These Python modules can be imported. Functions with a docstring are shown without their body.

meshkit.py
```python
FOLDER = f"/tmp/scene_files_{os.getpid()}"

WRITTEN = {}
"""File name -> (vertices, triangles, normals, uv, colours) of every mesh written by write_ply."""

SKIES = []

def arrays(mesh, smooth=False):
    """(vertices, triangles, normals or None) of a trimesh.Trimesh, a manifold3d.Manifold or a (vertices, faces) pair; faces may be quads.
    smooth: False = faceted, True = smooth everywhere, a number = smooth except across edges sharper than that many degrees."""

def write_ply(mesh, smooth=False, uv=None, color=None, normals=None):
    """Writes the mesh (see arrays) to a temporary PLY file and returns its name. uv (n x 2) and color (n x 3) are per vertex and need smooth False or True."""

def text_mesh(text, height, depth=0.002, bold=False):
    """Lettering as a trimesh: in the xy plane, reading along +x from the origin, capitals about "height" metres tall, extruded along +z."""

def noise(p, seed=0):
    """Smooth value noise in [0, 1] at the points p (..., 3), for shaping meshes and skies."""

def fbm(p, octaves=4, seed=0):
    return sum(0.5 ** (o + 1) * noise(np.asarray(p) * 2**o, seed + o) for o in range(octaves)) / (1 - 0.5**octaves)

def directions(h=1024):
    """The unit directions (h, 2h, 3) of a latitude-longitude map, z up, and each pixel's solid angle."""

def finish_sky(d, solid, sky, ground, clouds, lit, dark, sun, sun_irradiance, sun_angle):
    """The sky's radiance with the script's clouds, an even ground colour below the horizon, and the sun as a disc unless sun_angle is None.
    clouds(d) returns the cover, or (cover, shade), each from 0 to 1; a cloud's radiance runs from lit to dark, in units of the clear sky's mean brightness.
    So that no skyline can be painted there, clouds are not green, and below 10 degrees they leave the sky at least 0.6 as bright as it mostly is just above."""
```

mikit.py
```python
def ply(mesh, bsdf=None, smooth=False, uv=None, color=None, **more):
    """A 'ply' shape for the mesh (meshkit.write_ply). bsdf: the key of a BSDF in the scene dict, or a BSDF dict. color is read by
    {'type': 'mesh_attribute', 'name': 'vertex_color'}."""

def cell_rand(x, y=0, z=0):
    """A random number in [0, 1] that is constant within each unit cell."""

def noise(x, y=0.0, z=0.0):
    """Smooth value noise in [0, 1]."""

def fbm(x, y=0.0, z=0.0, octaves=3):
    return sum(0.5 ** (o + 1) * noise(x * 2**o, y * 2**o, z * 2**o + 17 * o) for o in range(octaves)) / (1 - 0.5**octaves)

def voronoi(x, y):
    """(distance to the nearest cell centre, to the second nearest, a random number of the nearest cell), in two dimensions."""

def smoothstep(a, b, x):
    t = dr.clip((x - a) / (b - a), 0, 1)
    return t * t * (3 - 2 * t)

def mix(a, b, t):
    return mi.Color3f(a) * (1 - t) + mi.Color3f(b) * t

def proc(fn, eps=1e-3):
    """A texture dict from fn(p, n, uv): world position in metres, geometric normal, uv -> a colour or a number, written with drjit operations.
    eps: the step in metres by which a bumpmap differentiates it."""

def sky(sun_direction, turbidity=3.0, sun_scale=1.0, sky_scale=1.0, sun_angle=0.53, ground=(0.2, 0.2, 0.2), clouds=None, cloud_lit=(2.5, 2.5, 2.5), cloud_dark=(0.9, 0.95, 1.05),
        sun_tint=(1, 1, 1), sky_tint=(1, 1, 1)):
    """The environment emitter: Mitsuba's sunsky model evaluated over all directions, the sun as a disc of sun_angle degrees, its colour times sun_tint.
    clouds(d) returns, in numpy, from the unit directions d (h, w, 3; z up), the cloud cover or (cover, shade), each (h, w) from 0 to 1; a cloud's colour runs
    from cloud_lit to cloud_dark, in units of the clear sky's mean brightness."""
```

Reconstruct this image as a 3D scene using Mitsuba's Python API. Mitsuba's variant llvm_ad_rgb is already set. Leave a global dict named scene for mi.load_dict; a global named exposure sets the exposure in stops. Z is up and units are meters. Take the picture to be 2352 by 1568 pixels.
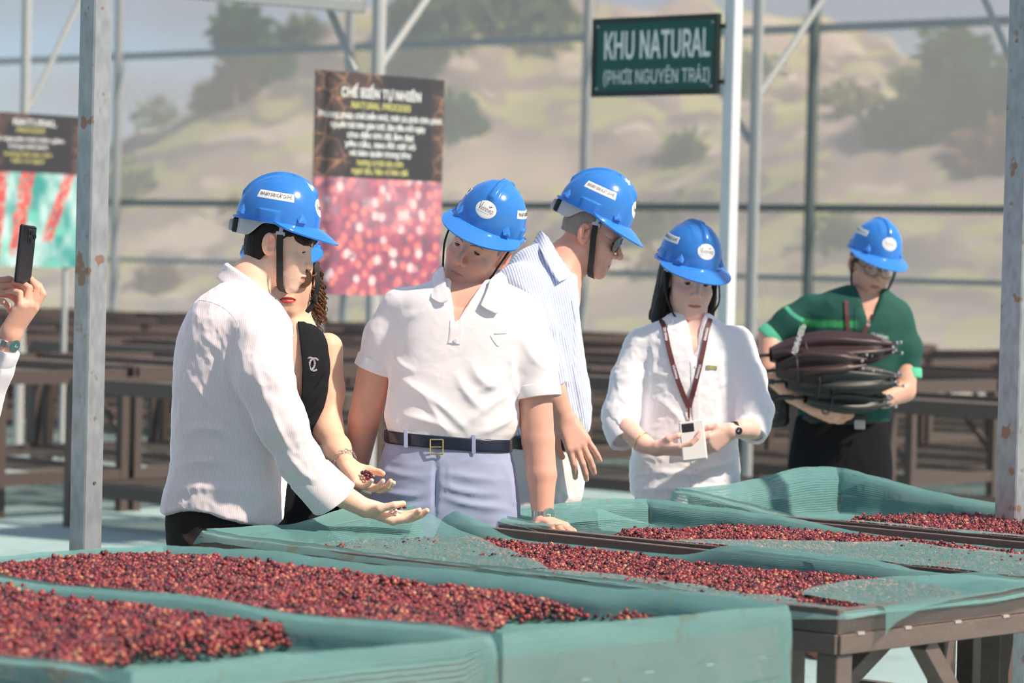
import math, random
import numpy as np, trimesh, mitsuba as mi, mikit, meshkit
import drjit as dr
from scipy import ndimage
from scipy.spatial import cKDTree
from mikit import proc, noise, fbm, voronoi, cell_rand, smoothstep, mix
T = mi.ScalarTransform4f
random.seed(7)
RNG = np.random.default_rng(11)
scene, labels = {}, {}

# ---------------------------------------------------------------- camera, sky, sun, exposure
F_PX, CAM_H, PITCH, ROLL = 7200.0, 1.55, math.radians(1.464), math.radians(1.40)
FWD = np.array([0, math.cos(PITCH), -math.sin(PITCH)])
_r0, _u0 = np.array([1.0, 0, 0]), np.array([0, math.sin(PITCH), math.cos(PITCH)])
UP = math.cos(ROLL) * _u0 - math.sin(ROLL) * _r0
RIGHT = math.cos(ROLL) * _r0 + math.sin(ROLL) * _u0
EYE = np.array([0, 0, CAM_H])
scene['camera'] = {'type': 'thinlens', 'fov': math.degrees(2 * math.atan(1176 / F_PX)), 'fov_axis': 'x',
                   'to_world': T().look_at(origin=EYE.tolist(), target=(EYE + FWD).tolist(), up=UP.tolist()),
                   'aperture_radius': 0.0135, 'focus_distance': 8.75, 'near_clip': 0.1, 'far_clip': 2000.0}
SUN = np.array([0.60, -0.32, 0.73])


def clouds(d):
    p = d / np.maximum(d[..., 2:3] + 0.25, 0.05)
    n = 0.6 * meshkit.noise(p * 3.1) + 0.3 * meshkit.noise(p * 7.3, 3) + 0.1 * meshkit.noise(p * 17, 5)
    return np.clip((n - 0.30) / 0.3, 0, 1) * 0.9


scene['sky'] = mikit.sky(SUN, turbidity=3.0, sun_scale=1.0, sky_scale=1.0, sun_angle=1.6, ground=(0.28, 0.30, 0.28), clouds=clouds,
                         cloud_lit=(1.2, 1.22, 1.32), cloud_dark=(0.85, 0.9, 1.0), sun_tint=(0.955, 0.98, 1.08))
exposure = 1.93


# ---------------------------------------------------------------- helpers
def W(px, py, d):
    """The world point d metres in front of the lens that the photograph shows at (px, py)."""
    return EYE + d * (FWD + (px - 1176) / F_PX * RIGHT - (py - 784) / F_PX * UP)


def PL(px, py, z):
    """The point at height z that the photograph shows at (px, py)."""
    v = FWD + (px - 1176) / F_PX * RIGHT - (py - 784) / F_PX * UP
    return EYE + v * ((z - CAM_H) / v[2])


def PX(p):
    v = np.asarray(p, float) - EYE
    f = v @ FWD
    return np.stack([1176 + F_PX * (v @ RIGHT) / f, 784 - F_PX * (v @ UP) / f], -1)


ANG = math.radians(47.2)
ES = np.array([math.cos(ANG), math.sin(ANG), 0])     # across the beds, to the far right
EL = np.array([-math.sin(ANG), math.cos(ANG), 0])    # along the beds, to the far left
EZ = np.array([0, 0, 1.0])
used = {}


def name_of(base):
    """The next free key for this name."""
    n = used.get(base, -1) + 1
    used[base] = n
    return base if n == 0 else f"{base}_{n:03d}"


def thing(base, label=None, cat=None, group=None):
    k = name_of(base)
    labels[k] = {}
    if label:
        labels[k]['label'] = label
    if cat:
        labels[k]['category'] = cat
    if group:
        labels[k]['group'] = group
    return k


def add(parent, base, mesh, bsdf, smooth=False, label=None, kind=None, **kw):
    k = name_of(f"{parent}__{base}" if parent else base)
    scene[k] = mikit.ply(mesh, bsdf, smooth, **kw)
    if label or kind:
        labels[k] = {**({'label': label} if label else {}), **({'kind': kind} if kind else {})}
    return k


def struct(base, mesh, bsdf, smooth=False, label=None, **kw):
    k = add(None, base, mesh, bsdf, smooth, **kw)
    labels[k] = {'kind': 'structure', **({'label': label} if label else {})}
    return k


def unit(v):
    v = np.asarray(v, float)
    return v / (np.linalg.norm(v, axis=-1, keepdims=True) + 1e-12)


def cat(*ms):
    ms = [m for m in ms if m is not None]
    return trimesh.util.concatenate(ms) if len(ms) > 1 else ms[0]


def obox(c, ax, ay, az, hx, hy, hz, bev=0.0):
    """A box about c with half sizes along three axes, its edges bevelled."""
    if bev:
        b = bev
        pts = [(sx * (hx - (b if k != 0 else 0)), sy * (hy - (b if k != 1 else 0)), sz * (hz - (b if k != 2 else 0)))
               for sx in (-1, 1) for sy in (-1, 1) for sz in (-1, 1) for k in range(3)]
        m = trimesh.convex.convex_hull(np.array(pts))
    else:
        m = trimesh.creation.box((2 * hx, 2 * hy, 2 * hz))
    R = np.stack([unit(ax), unit(ay), unit(az)], 1)
    m = trimesh.Trimesh(np.asarray(m.vertices) @ R.T + np.asarray(c), m.faces, process=False)
    if np.linalg.det(R) < 0:
        m.invert()
    return m


def bar(p, q, w, h, upv=EZ, bev=0.0):
    """A rectangular bar from p to q, w wide sideways and h along upv."""
    p, q = np.asarray(p, float), np.asarray(q, float)
    a = unit(q - p)
    s = np.cross(a, upv)
    s = unit(s if np.linalg.norm(s) > 1e-6 else np.cross(a, [1, 0, 0]))
    u = np.cross(s, a)
    return obox((p + q) / 2, a, s, u, np.linalg.norm(q - p) / 2, w / 2, h / 2, bev)


def spline(pts, n):
    """A smooth curve through the points, n samples."""
    pts = np.asarray(pts, float)
    if len(pts) < 3:
        t = np.linspace(0, 1, n)[:, None]
        return pts[0] * (1 - t) + pts[-1] * t
    from scipy.interpolate import PchipInterpolator
    s = np.concatenate([[0], np.cumsum(np.linalg.norm(np.diff(pts[:, :3], axis=0), axis=1))])
    return PchipInterpolator(s, pts, axis=0)(np.linspace(0, s[-1], n))


def tube(pts, r, sides=8, cap=True):
    p = np.asarray(pts, float)
    r = np.broadcast_to(r, (len(p),))
    t = unit(np.gradient(p, axis=0))
    a = np.cross(t, [0.13, 0.22, 0.97])
    a = unit(a)
    b = np.cross(t, a)
    ang = np.arange(sides) * 2 * np.pi / sides
    v = p[:, None] + r[:, None, None] * (np.cos(ang)[None, :, None] * a[:, None] + np.sin(ang)[None, :, None] * b[:, None])
    n = len(p)
    i, j = np.meshgrid(np.arange(n - 1), np.arange(sides), indexing='ij')
    q = np.stack([i * sides + j, i * sides + (j + 1) % sides, (i + 1) * sides + (j + 1) % sides, (i + 1) * sides + j], -1).reshape(-1, 4)
    f = np.vstack([q[:, [0, 1, 2]], q[:, [0, 2, 3]]])
    v = v.reshape(-1, 3)
    if cap:
        v = np.vstack([v, p[0], p[-1]])
        k = np.arange(sides)
        f = np.vstack([f, np.stack([k * 0 + n * sides, (k + 1) % sides, k], 1), np.stack([k * 0 + n * sides + 1, k + (n - 1) * sides, (k + 1) % sides + (n - 1) * sides], 1)])
    return trimesh.Trimesh(v, f, process=False)


def grid_mesh(P, thick=0.0):
    """(m, n, 3) points -> a sheet (with a back face when thick) and its vertex count."""
    m, n = P.shape[:2]
    i, j = np.meshgrid(np.arange(m - 1), np.arange(n - 1), indexing='ij')
    q = np.stack([i * n + j, i * n + j + 1, (i + 1) * n + j + 1, (i + 1) * n + j], -1).reshape(-1, 4)
    f = np.vstack([q[:, [0, 1, 2]], q[:, [0, 2, 3]]])
    v = P.reshape(-1, 3)
    if not thick:
        return trimesh.Trimesh(v, f, process=False)
    s = trimesh.Trimesh(v, f, process=False)
    nrm = meshkit.arrays(s, True)[2]
    e = np.concatenate([np.arange(n), np.arange(1, m) * n + n - 1, (m - 1) * n + np.arange(n - 2, -1, -1), np.arange(m - 2, 0, -1) * n])
    e2 = np.roll(e, -1)
    N = len(v)
    side = np.vstack([np.stack([e, e2, e2 + N], 1), np.stack([e, e2 + N, e + N], 1)])[:, ::-1]
    return trimesh.Trimesh(np.vstack([v, v - nrm * thick]), np.vstack([f, f[:, ::-1] + N, side]), process=False)


def ribbon(pts, nrm, width, thick=0.002, n=40):
    """A flat strap through the points; nrm (one or one per point) faces away from what it lies on."""
    P = spline(pts, n)
    if np.ndim(nrm) == 2 and len(nrm) == n:
        N = np.asarray(nrm, float)
    elif np.ndim(nrm) == 2:
        s0 = np.concatenate([[0], np.cumsum(np.linalg.norm(np.diff(np.asarray(pts, float), axis=0), axis=1))])
        N = np.stack([np.interp(np.linspace(0, s0[-1], n), s0, np.asarray(nrm, float)[:, i]) for i in range(3)], 1)
    else:
        N = np.broadcast_to(nrm, P.shape)
    t = unit(np.gradient(P, axis=0))
    s = unit(np.cross(t, N))
    N = np.cross(s, t)
    w = np.interp(np.linspace(0, 1, n), np.linspace(0, 1, len(np.atleast_1d(width))), np.atleast_1d(width))[:, None] / 2
    G = np.stack([P - s * w, P - s * w * 0.33, P + s * w * 0.33, P + s * w], 1)
    return grid_mesh(G + N[:, None] * thick, thick * 2)


def zoomgrid(C, m, n, order=3):
    """Control points (a, b, 3) refined to (m, n, 3)."""
    C = np.asarray(C, float)
    from scipy.interpolate import PchipInterpolator
    a, b = C.shape[:2]
    D = PchipInterpolator(np.linspace(0, 1, a), C, axis=0)(np.linspace(0, 1, m))
    return PchipInterpolator(np.linspace(0, 1, b), D, axis=1)(np.linspace(0, 1, n))


def nz(p, seed=0):
    return meshkit.noise(np.asarray(p, float), seed) - 0.5


# ---------------------------------------------------------------- implicit surfaces (bodies, clothes, hands)
def surface(f, lo, hi, h, block=4):
    """The zero surface of f (points -> signed distances) by surface nets, evaluated only in blocks near it."""
    lo, hi = np.asarray(lo, float), np.asarray(hi, float)
    nb = np.maximum(np.ceil((hi - lo) / (h * block)).astype(int), 1)
    n = nb * block + 1
    c = np.stack(np.meshgrid(*[np.arange(k) for k in nb], indexing='ij'), -1).reshape(-1, 3)
    dc = f(lo + (c + 0.5) * block * h)
    D = np.repeat(np.repeat(np.repeat(dc.reshape(nb), block, 0), block, 1), block, 2)
    D = np.pad(D, ((0, 1),) * 3, mode='edge').astype(np.float64)
    near = (np.abs(dc) < block * h * 1.35).reshape(nb)
    M = np.zeros(n, bool)
    R = np.repeat(np.repeat(np.repeat(near, block, 0), block, 1), block, 2)
    for a in np.ndindex(2, 2, 2):
        M[a[0]:a[0] + R.shape[0], a[1]:a[1] + R.shape[1], a[2]:a[2] + R.shape[2]] |= R
    idx = np.argwhere(M)
    D[M] = f(lo + idx * h)
    D[D == 0] = 1e-9
    S = D < 0
    k = S[:-1, :-1, :-1].astype(np.int8)
    tot = np.zeros_like(k)
    for a in np.ndindex(2, 2, 2):
        tot += S[a[0]:a[0] + k.shape[0], a[1]:a[1] + k.shape[1], a[2]:a[2] + k.shape[2]]
    cells = np.argwhere((tot > 0) & (tot < 8))
    if not len(cells):
        raise ValueError('no surface')
    vid = -np.ones(k.shape, np.int64)
    vid[tuple(cells.T)] = np.arange(len(cells))
    acc, cnt = np.zeros((len(cells), 3)), np.zeros(len(cells))
    corners = list(np.ndindex(2, 2, 2))
    val = {a: D[tuple((cells + a).T)] for a in corners}
    for a in corners:
        for ax in range(3):
            if a[ax]:
                continue
            b = tuple(x + (i == ax) for i, x in enumerate(a))
            va, vb = val[a], val[b]
            cross = (va < 0) != (vb < 0)
            t = np.where(cross, va / np.where(cross, va - vb, 1), 0)
            q = np.tile(np.array(a, float), (len(cells), 1))
            q[:, ax] += t
            acc += q * cross[:, None]
            cnt += cross
    V = lo + (cells + acc / cnt[:, None]) * h
    F = []
    for ax in range(3):
        b, c2 = (ax + 1) % 3, (ax + 2) % 3
        sl = [slice(None)] * 3
        sl2 = [slice(None)] * 3
        sl[ax], sl2[ax] = slice(0, -1), slice(1, None)
        e = np.argwhere(S[tuple(sl)] != S[tuple(sl2)])
        e = e[(e[:, b] > 0) & (e[:, c2] > 0) & (e[:, b] < k.shape[b]) & (e[:, c2] < k.shape[c2])]
        ins = S[tuple(e.T)]
        eb, ec = np.zeros(3, int), np.zeros(3, int)
        eb[b], ec[c2] = 1, 1
        q = np.stack([vid[tuple((e - eb - ec).T)], vid[tuple((e - ec).T)], vid[tuple(e.T)], vid[tuple((e - eb).T)]], 1)
        q = np.where(ins[:, None], q, q[:, ::-1])
        F.append(q[(q >= 0).all(1)])
    F = np.vstack(F)
    return trimesh.Trimesh(V, np.vstack([F[:, [0, 1, 2]], F[:, [0, 2, 3]]]), process=False)


def smin(a, b, k):
    if k <= 0:
        return np.minimum(a, b)
    h = np.clip(0.5 + 0.5 * (b - a) / k, 0, 1)
    return b * (1 - h) + a * h - k * h * (1 - h)


def smax(a, b, k):
    return -smin(-a, -b, k)


def capsule(p, a, b, ra, rb=None):
    a, b = np.asarray(a, float), np.asarray(b, float)
    rb = ra if rb is None else rb
    ab = b - a
    t = np.clip((p - a) @ ab / max(ab @ ab, 1e-12), 0, 1)
    return np.linalg.norm(p - a - t[:, None] * ab, axis=1) - (ra + (rb - ra) * t)


def chain(p, pts, rs, k=0.0):
    d = None
    for i in range(len(pts) - 1):
        c = capsule(p, pts[i], pts[i + 1], rs[i], rs[i + 1])
        d = c if d is None else smin(d, c, k)
    return d


def ellipsoid(p, c, r, R=None):
    q = p - np.asarray(c, float)
    if R is not None:
        q = q @ R
    r = np.asarray(r, float)
    k0 = np.linalg.norm(q / r, axis=1)
    k1 = np.linalg.norm(q / (r * r), axis=1) + 1e-9
    return k0 * (k0 - 1) / k1


def loft(p, rows, e=2.3):
    """Stacked oval slices: rows of (z, x centre, y centre, half width, half depth)."""
    rows = np.asarray(sorted(rows, key=lambda r: r[0]), float)
    z = p[:, 2]
    from scipy.interpolate import PchipInterpolator
    zc = np.clip(z, rows[0, 0], rows[-1, 0])
    zt = np.linspace(rows[0, 0], rows[-1, 0], 300)
    tab = PchipInterpolator(rows[:, 0], rows[:, 1:], axis=0)(zt)
    v = np.stack([np.interp(zc, zt, tab[:, i]) for i in range(tab.shape[1])], 1)
    a, b = v[:, 2], v[:, 3]
    qx, qy = np.abs((p[:, 0] - v[:, 0]) / a), np.abs((p[:, 1] - v[:, 1]) / b)
    k = (qx ** e + qy ** e + 1e-12) ** (1 / e)
    g = np.sqrt((qx / a) ** 2 + (qy / b) ** 2) / np.maximum(np.sqrt(qx ** 2 + qy ** 2), 1e-6)
    d = (k - 1) / np.maximum(g, 1e-6)
    return np.maximum(d, np.abs(z - zc) - 1e-4 * 0) if False else np.where(z == zc, d, np.maximum(d, np.abs(z - zc)))


def mesh_displace(m, fn):
    """Moves the vertices along their normals by fn(vertices, normals)."""
    v, f, n = meshkit.arrays(m, True)
    q = trimesh.Trimesh(v + n * np.asarray(fn(v, n))[:, None], f, process=False)
    d = np.linalg.norm(q.vertices - v, axis=1)
    return q


def taubin(m, it=6, lam=0.45):
    """Plain neighbour averaging, which leaves no spikes at thin edges."""
    v, f = np.array(m.vertices), np.asarray(m.faces)
    e = np.vstack([f[:, [0, 1]], f[:, [1, 2]], f[:, [2, 0]]])
    e = np.unique(np.sort(e, 1), axis=0)
    deg = np.bincount(e.ravel(), minlength=len(v)).astype(float)[:, None]
    for _ in range(it):
        a = np.stack([np.bincount(e[:, 0], v[e[:, 1], k], len(v)) + np.bincount(e[:, 1], v[e[:, 0], k], len(v)) for k in range(3)], 1)
        v = v + lam * (a / np.maximum(deg, 1) - v)
    return trimesh.Trimesh(v, f, process=False)
# ---------------------------------------------------------------- materials
def pr(key, col, rough=0.5, two=True, **kw):
    c = col if isinstance(col, dict) else {'type': 'rgb', 'value': list(col)}
    b = {'type': 'principled', 'base_color': c, 'roughness': rough, **kw}
    scene[key] = {'type': 'twosided', 'bsdf': b} if two else b


def bumped(key, col, rough, fn, scale, eps=1e-3, **kw):
    c = col if isinstance(col, dict) else {'type': 'rgb', 'value': list(col)}
    scene[key] = {'type': 'twosided', 'bsdf': {'type': 'bumpmap', 'arbitrary': proc(fn, eps), 'scale': scale,
                                              'bsdf': {'type': 'principled', 'base_color': c, 'roughness': rough, **kw}}}


def lin(r, g, b):
    """sRGB bytes -> linear."""
    c = np.array([r, g, b]) / 255.0
    return np.where(c <= 0.04045, c / 12.92, ((c + 0.055) / 1.055) ** 2.4).tolist()


def galv(p, n, uv):
    a = fbm(p.x * 60, p.y * 60, p.z * 22, 3)
    r = smoothstep(0.66, 0.74, fbm(p.x * 26 + 3, p.y * 26, p.z * 17 + 2, 4))
    return mix(mix((0.32, 0.345, 0.36), (0.55, 0.57, 0.60), a), (0.36, 0.16, 0.07), r * 0.75)


pr('m_galvanised', proc(galv), 0.45, metallic=0.6, specular=0.5)
pr('m_white_post', (0.66, 0.69, 0.73), 0.4)
pr('m_frame_grey', (0.42, 0.44, 0.44), 0.5)
pr('m_frame_dark', (0.16, 0.20, 0.19), 0.5)


def brown(p, n, uv):
    a = fbm(p.x * 14, p.y * 14, p.z * 40, 3)
    s = smoothstep(0.80, 0.88, noise(p.x * 160, p.y * 160, p.z * 160))
    return mix(mix((0.120, 0.090, 0.080), (0.165, 0.126, 0.113), a), (0.30, 0.26, 0.24), s * 0.25)


pr('m_brown_steel', proc(brown), 0.42, specular=0.5)
pr('m_brown_far', (0.092, 0.071, 0.064), 0.45, specular=0.5)
pr('m_wire_mesh', (0.30, 0.285, 0.26), 0.5)
scene['m_mesh_far'] = {'type': 'mask', 'opacity': 0.45, 'bsdf': {'type': 'twosided', 'bsdf': {'type': 'diffuse', 'reflectance': {'type': 'rgb', 'value': [0.26, 0.245, 0.225]}}}}
pr('m_weld', (0.42, 0.38, 0.36), 0.5)


def floor_c(p, n, uv):
    a = fbm(p.x * 0.8, p.y * 0.8, 0.3, 4)
    b = fbm(p.x * 9, p.y * 9, 1.3, 3)
    return mix(mix((0.24, 0.37, 0.38), (0.35, 0.46, 0.445), a), (0.20, 0.30, 0.30), smoothstep(0.58, 0.75, b) * 0.5)


pr('m_floor', proc(floor_c), 0.6)


def hill_c(p, n, uv):
    a = fbm(p.x * 0.35, p.y * 0.35, p.z * 0.35, 4)
    b = fbm(p.x * 1.3 + 9, p.y * 1.3, p.z * 1.3, 3)
    c = mix((0.40, 0.325, 0.265), (0.13, 0.11, 0.10), smoothstep(0.25, 0.75, a))
    c = mix(c, (0.50, 0.42, 0.34), smoothstep(0.60, 0.72, fbm(p.x * 0.9 + 4, p.y * 0.9, p.z * 0.5, 3)) * 0.7)
    return mix(c, (0.33, 0.33, 0.14), smoothstep(0.50, 0.64, b) * 0.8)


pr('m_hill', proc(hill_c), 0.9)
pr('m_added_hill', (0.06, 0.075, 0.04), 0.9)  # dark green of the added hillside out of view
pr('m_bark', (0.16, 0.11, 0.08), 0.9)
for k, c in (('m_leaf_dark', (0.045, 0.135, 0.02)), ('m_leaf_mid', (0.16, 0.21, 0.06)), ('m_leaf_straw', (0.36, 0.32, 0.16)), ('m_leaf_brown', (0.25, 0.15, 0.08))):
    scene[k] = {'type': 'principledthin', 'base_color': {'type': 'rgb', 'value': list(c)}, 'roughness': 0.6, 'diff_trans': 0.7}
# see-through sheets: woven shade net too fine to see its threads from here, and clear greenhouse film above it
scene['m_wall_net'] = {'type': 'mask', 'opacity': 0.50, 'bsdf': {'type': 'principledthin', 'base_color': {'type': 'rgb', 'value': [0.93, 0.90, 0.88]}, 'roughness': 0.8, 'diff_trans': 1.0}}
scene['m_wall_film'] = {'type': 'mask', 'opacity': 0.42, 'bsdf': {'type': 'principledthin', 'base_color': {'type': 'rgb', 'value': [0.80, 0.82, 0.86]}, 'roughness': 0.4, 'diff_trans': 1.0}}


# knitted drying net: uv in metres, 5.2 mm square holes between threads
def net_threads(cell, fill):
    def fn(p, n, uv):
        a, b = uv.x / cell, uv.y / cell
        fa, fb = a - dr.floor(a), b - dr.floor(b)
        on = (fa < fill) | (fb < fill)
        return dr.select(on, mi.Float(1.0), mi.Float(0.0))
    return fn


def net_col(p, n, uv):
    a = fbm(uv.x * 3, uv.y * 3, 0.5, 3)
    st = smoothstep(0.64, 0.74, fbm(uv.x * 22, uv.y * 16, 4.5, 4))
    return mix(mix((0.12, 0.30, 0.30), (0.215, 0.415, 0.405), a), (0.25, 0.26, 0.15), st * 0.5)


def net_weave(p, n, uv):
    a, b = uv.x / 0.0036, uv.y / 0.0036
    fa, fb = a - dr.floor(a), b - dr.floor(b)
    return dr.select((fa < 0.44) | (fb < 0.44), mi.Float(1.0), mi.Float(0.0))


_net = {'type': 'principledthin', 'base_color': proc(net_col), 'roughness': 0.7, 'diff_trans': 0.15}
scene['m_net_dense'] = {'type': 'mask', 'opacity': proc(net_weave), 'bsdf': _net}
scene['m_net_open'] = {'type': 'mask', 'opacity': proc(net_threads(0.0054, 0.30)), 'bsdf': _net}

def net_skirt(p, n, uv):
    a, b = uv.x / 0.0036, uv.y / 0.0036
    fa, fb = a - dr.floor(a), b - dr.floor(b)
    return dr.select((fa < 0.33) | (fb < 0.33), mi.Float(1.0), mi.Float(0.0))


def skirt_col(p, n, uv):
    a = fbm(uv.x * 3, uv.y * 3, 0.5, 3)
    st = smoothstep(0.60, 0.70, fbm(uv.x * 16, uv.y * 13, 4.5, 4))
    return mix(mix((0.23, 0.47, 0.465), (0.35, 0.58, 0.56), a), (0.34, 0.29, 0.17), st * 0.5)


scene['m_net_skirt'] = {'type': 'mask', 'opacity': proc(net_skirt), 'bsdf': {**_net, 'base_color': proc(skirt_col), 'diff_trans': 0.7}}
# ---------------------------------------------------------------- the setting: floor, hill, greenhouse wall and frame
def quad_sheet(a, b, c, d, m=2, n=2):
    u, v = np.meshgrid(np.linspace(0, 1, m), np.linspace(0, 1, n), indexing='ij')
    P = (np.asarray(a)[None, None] * ((1 - u) * (1 - v))[..., None] + np.asarray(b) * (u * (1 - v))[..., None] + np.asarray(c) * (u * v)[..., None] + np.asarray(d) * ((1 - u) * v)[..., None])
    return P


struct('floor', trimesh.Trimesh([[-60, -12, 0], [60, -12, 0], [60, 48, 0], [-60, 48, 0]], [[0, 1, 2], [0, 2, 3]], process=False), 'm_floor', label='pale green painted concrete floor of the drying house')

WA = np.array([-6.86, 42.0, 0])          # the far wall runs along EL through here


def wall_pt(px, z=0.0):
    """Where the far wall stands behind photograph column px."""
    k = (px - 1176) / F_PX
    t = (k * WA[1] - WA[0]) / (-EL[0] + k * EL[1])
    return WA - EL * t + EZ * z


def wall_z(px, py):
    q = wall_pt(px)
    return (W(px, py, q[1] / FWD[1]))[2]


WL, WR = WA + EL * 9, WA - EL * 26
Z_TOP, Z_MID, Z_LOW, Z_CEIL = 4.05, 2.18, 1.45, 6.2
n = 40
P = np.zeros((n, 2, 3))
for i, t in enumerate(np.linspace(0, 1, n)):
    q = WL * (1 - t) + WR * t
    P[i, 0], P[i, 1] = q + EZ * 0.05, q + EZ * Z_TOP
wn = struct('wall_far', grid_mesh(P), 'm_wall_net', label='grey see-through shade net wall behind the drying tables')
P2 = P.copy()
P2[:, 0, 2], P2[:, 1, 2] = Z_TOP + 0.04, Z_CEIL
struct('window_1', grid_mesh(P2), 'm_wall_film', label='clear film strip above the shade net wall')
for z, lab in ((Z_TOP, 'upper'), (Z_MID, 'middle'), (Z_LOW, 'lower'), (0.1, 'bottom'), (Z_CEIL, 'top')):
    add('wall_far', 'rail', bar(WL - ES * 0.06 + EZ * z, WR - ES * 0.06 + EZ * z, 0.05, 0.09 if z == Z_TOP else (0.06 if z == Z_LOW else 0.08)), 'm_frame_dark' if z == Z_MID else 'm_frame_grey')
for px in (-260, 275, 805, 1350, 1868, 2420):
    q = wall_pt(px) - ES * 0.12
    add('wall_far', 'post', bar(q, q + EZ * Z_CEIL, 0.09, 0.09, ES, 0.008), 'm_frame_grey' if px != 1868 else 'm_frame_dark')

# slim inner columns with their knee braces, nearer than the wall
POLES = []


def column(px, d, r, braces, mat, lab):
    k = thing('steel_column', lab, 'column')
    q = PL(px, 784, 0) * 0 + W(px, 600, d)
    q[2] = 0
    POLES.append(q)
    add(k, 'pole', tube([q, q + EZ * 6.0], r, 12), mat, 50)
    add(k, 'base_plate', obox(q + EZ * 0.006, ES, EL, EZ, 0.09, 0.09, 0.006), mat)
    for (x0, y0, x1, y1, dd) in braces:
        a, b = W(x0, y0, d), W(x1, y1, d + dd)
        b2 = a + (b - a) * 1.25
        add(k, 'brace', tube([a, b2], r * 0.62, 8), mat, 50)
    return k


column(50, 24.0, 0.037, [(68, 248, 185, 0, 0.2)], 'm_frame_grey', 'slim grey steel column with one knee brace behind the left poster')
column(858, 18.6, 0.040, [(818, 165, 748, 0, 0.2), (876, 150, 978, 0, 0.2)], 'm_frame_grey', 'grey steel column with two spreading braces behind the red cherry poster')
column(1727, 20.0, 0.036, [(1742, 222, 1888, 0, 0.2), (1722, 325, 1655, 205, 0.1)], 'm_frame_grey', 'pale steel column with knee braces just right of the green sign post')
column(2420, 19.0, 0.036, [(2392, 300, 2258, -10, 0.2)], 'm_frame_grey', 'steel column past the right edge whose brace crosses the upper right corner')
# roof beam in view along the top edge
bm = thing('roof_beam', 'light grey horizontal roof truss beam crossing the top edge', 'roof beam')
a, b = W(470, -14, 18.6), W(838, 16, 18.6)
add(bm, 'chord', bar(a - (b - a) * 1.2, b, 0.07, 0.07, EZ, 0.005), 'm_frame_grey')
add(bm, 'chord', bar(a - (b - a) * 1.2 + EZ * 0.28, b + EZ * 0.28, 0.07, 0.07, EZ, 0.005), 'm_frame_grey')
for t in np.linspace(-0.9, 0.9, 6):
    q = a + (b - a) * t
    add(bm, 'web', bar(q, q + (b - a) * 0.15 + EZ * 0.28, 0.03, 0.03), 'm_frame_grey')


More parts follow.
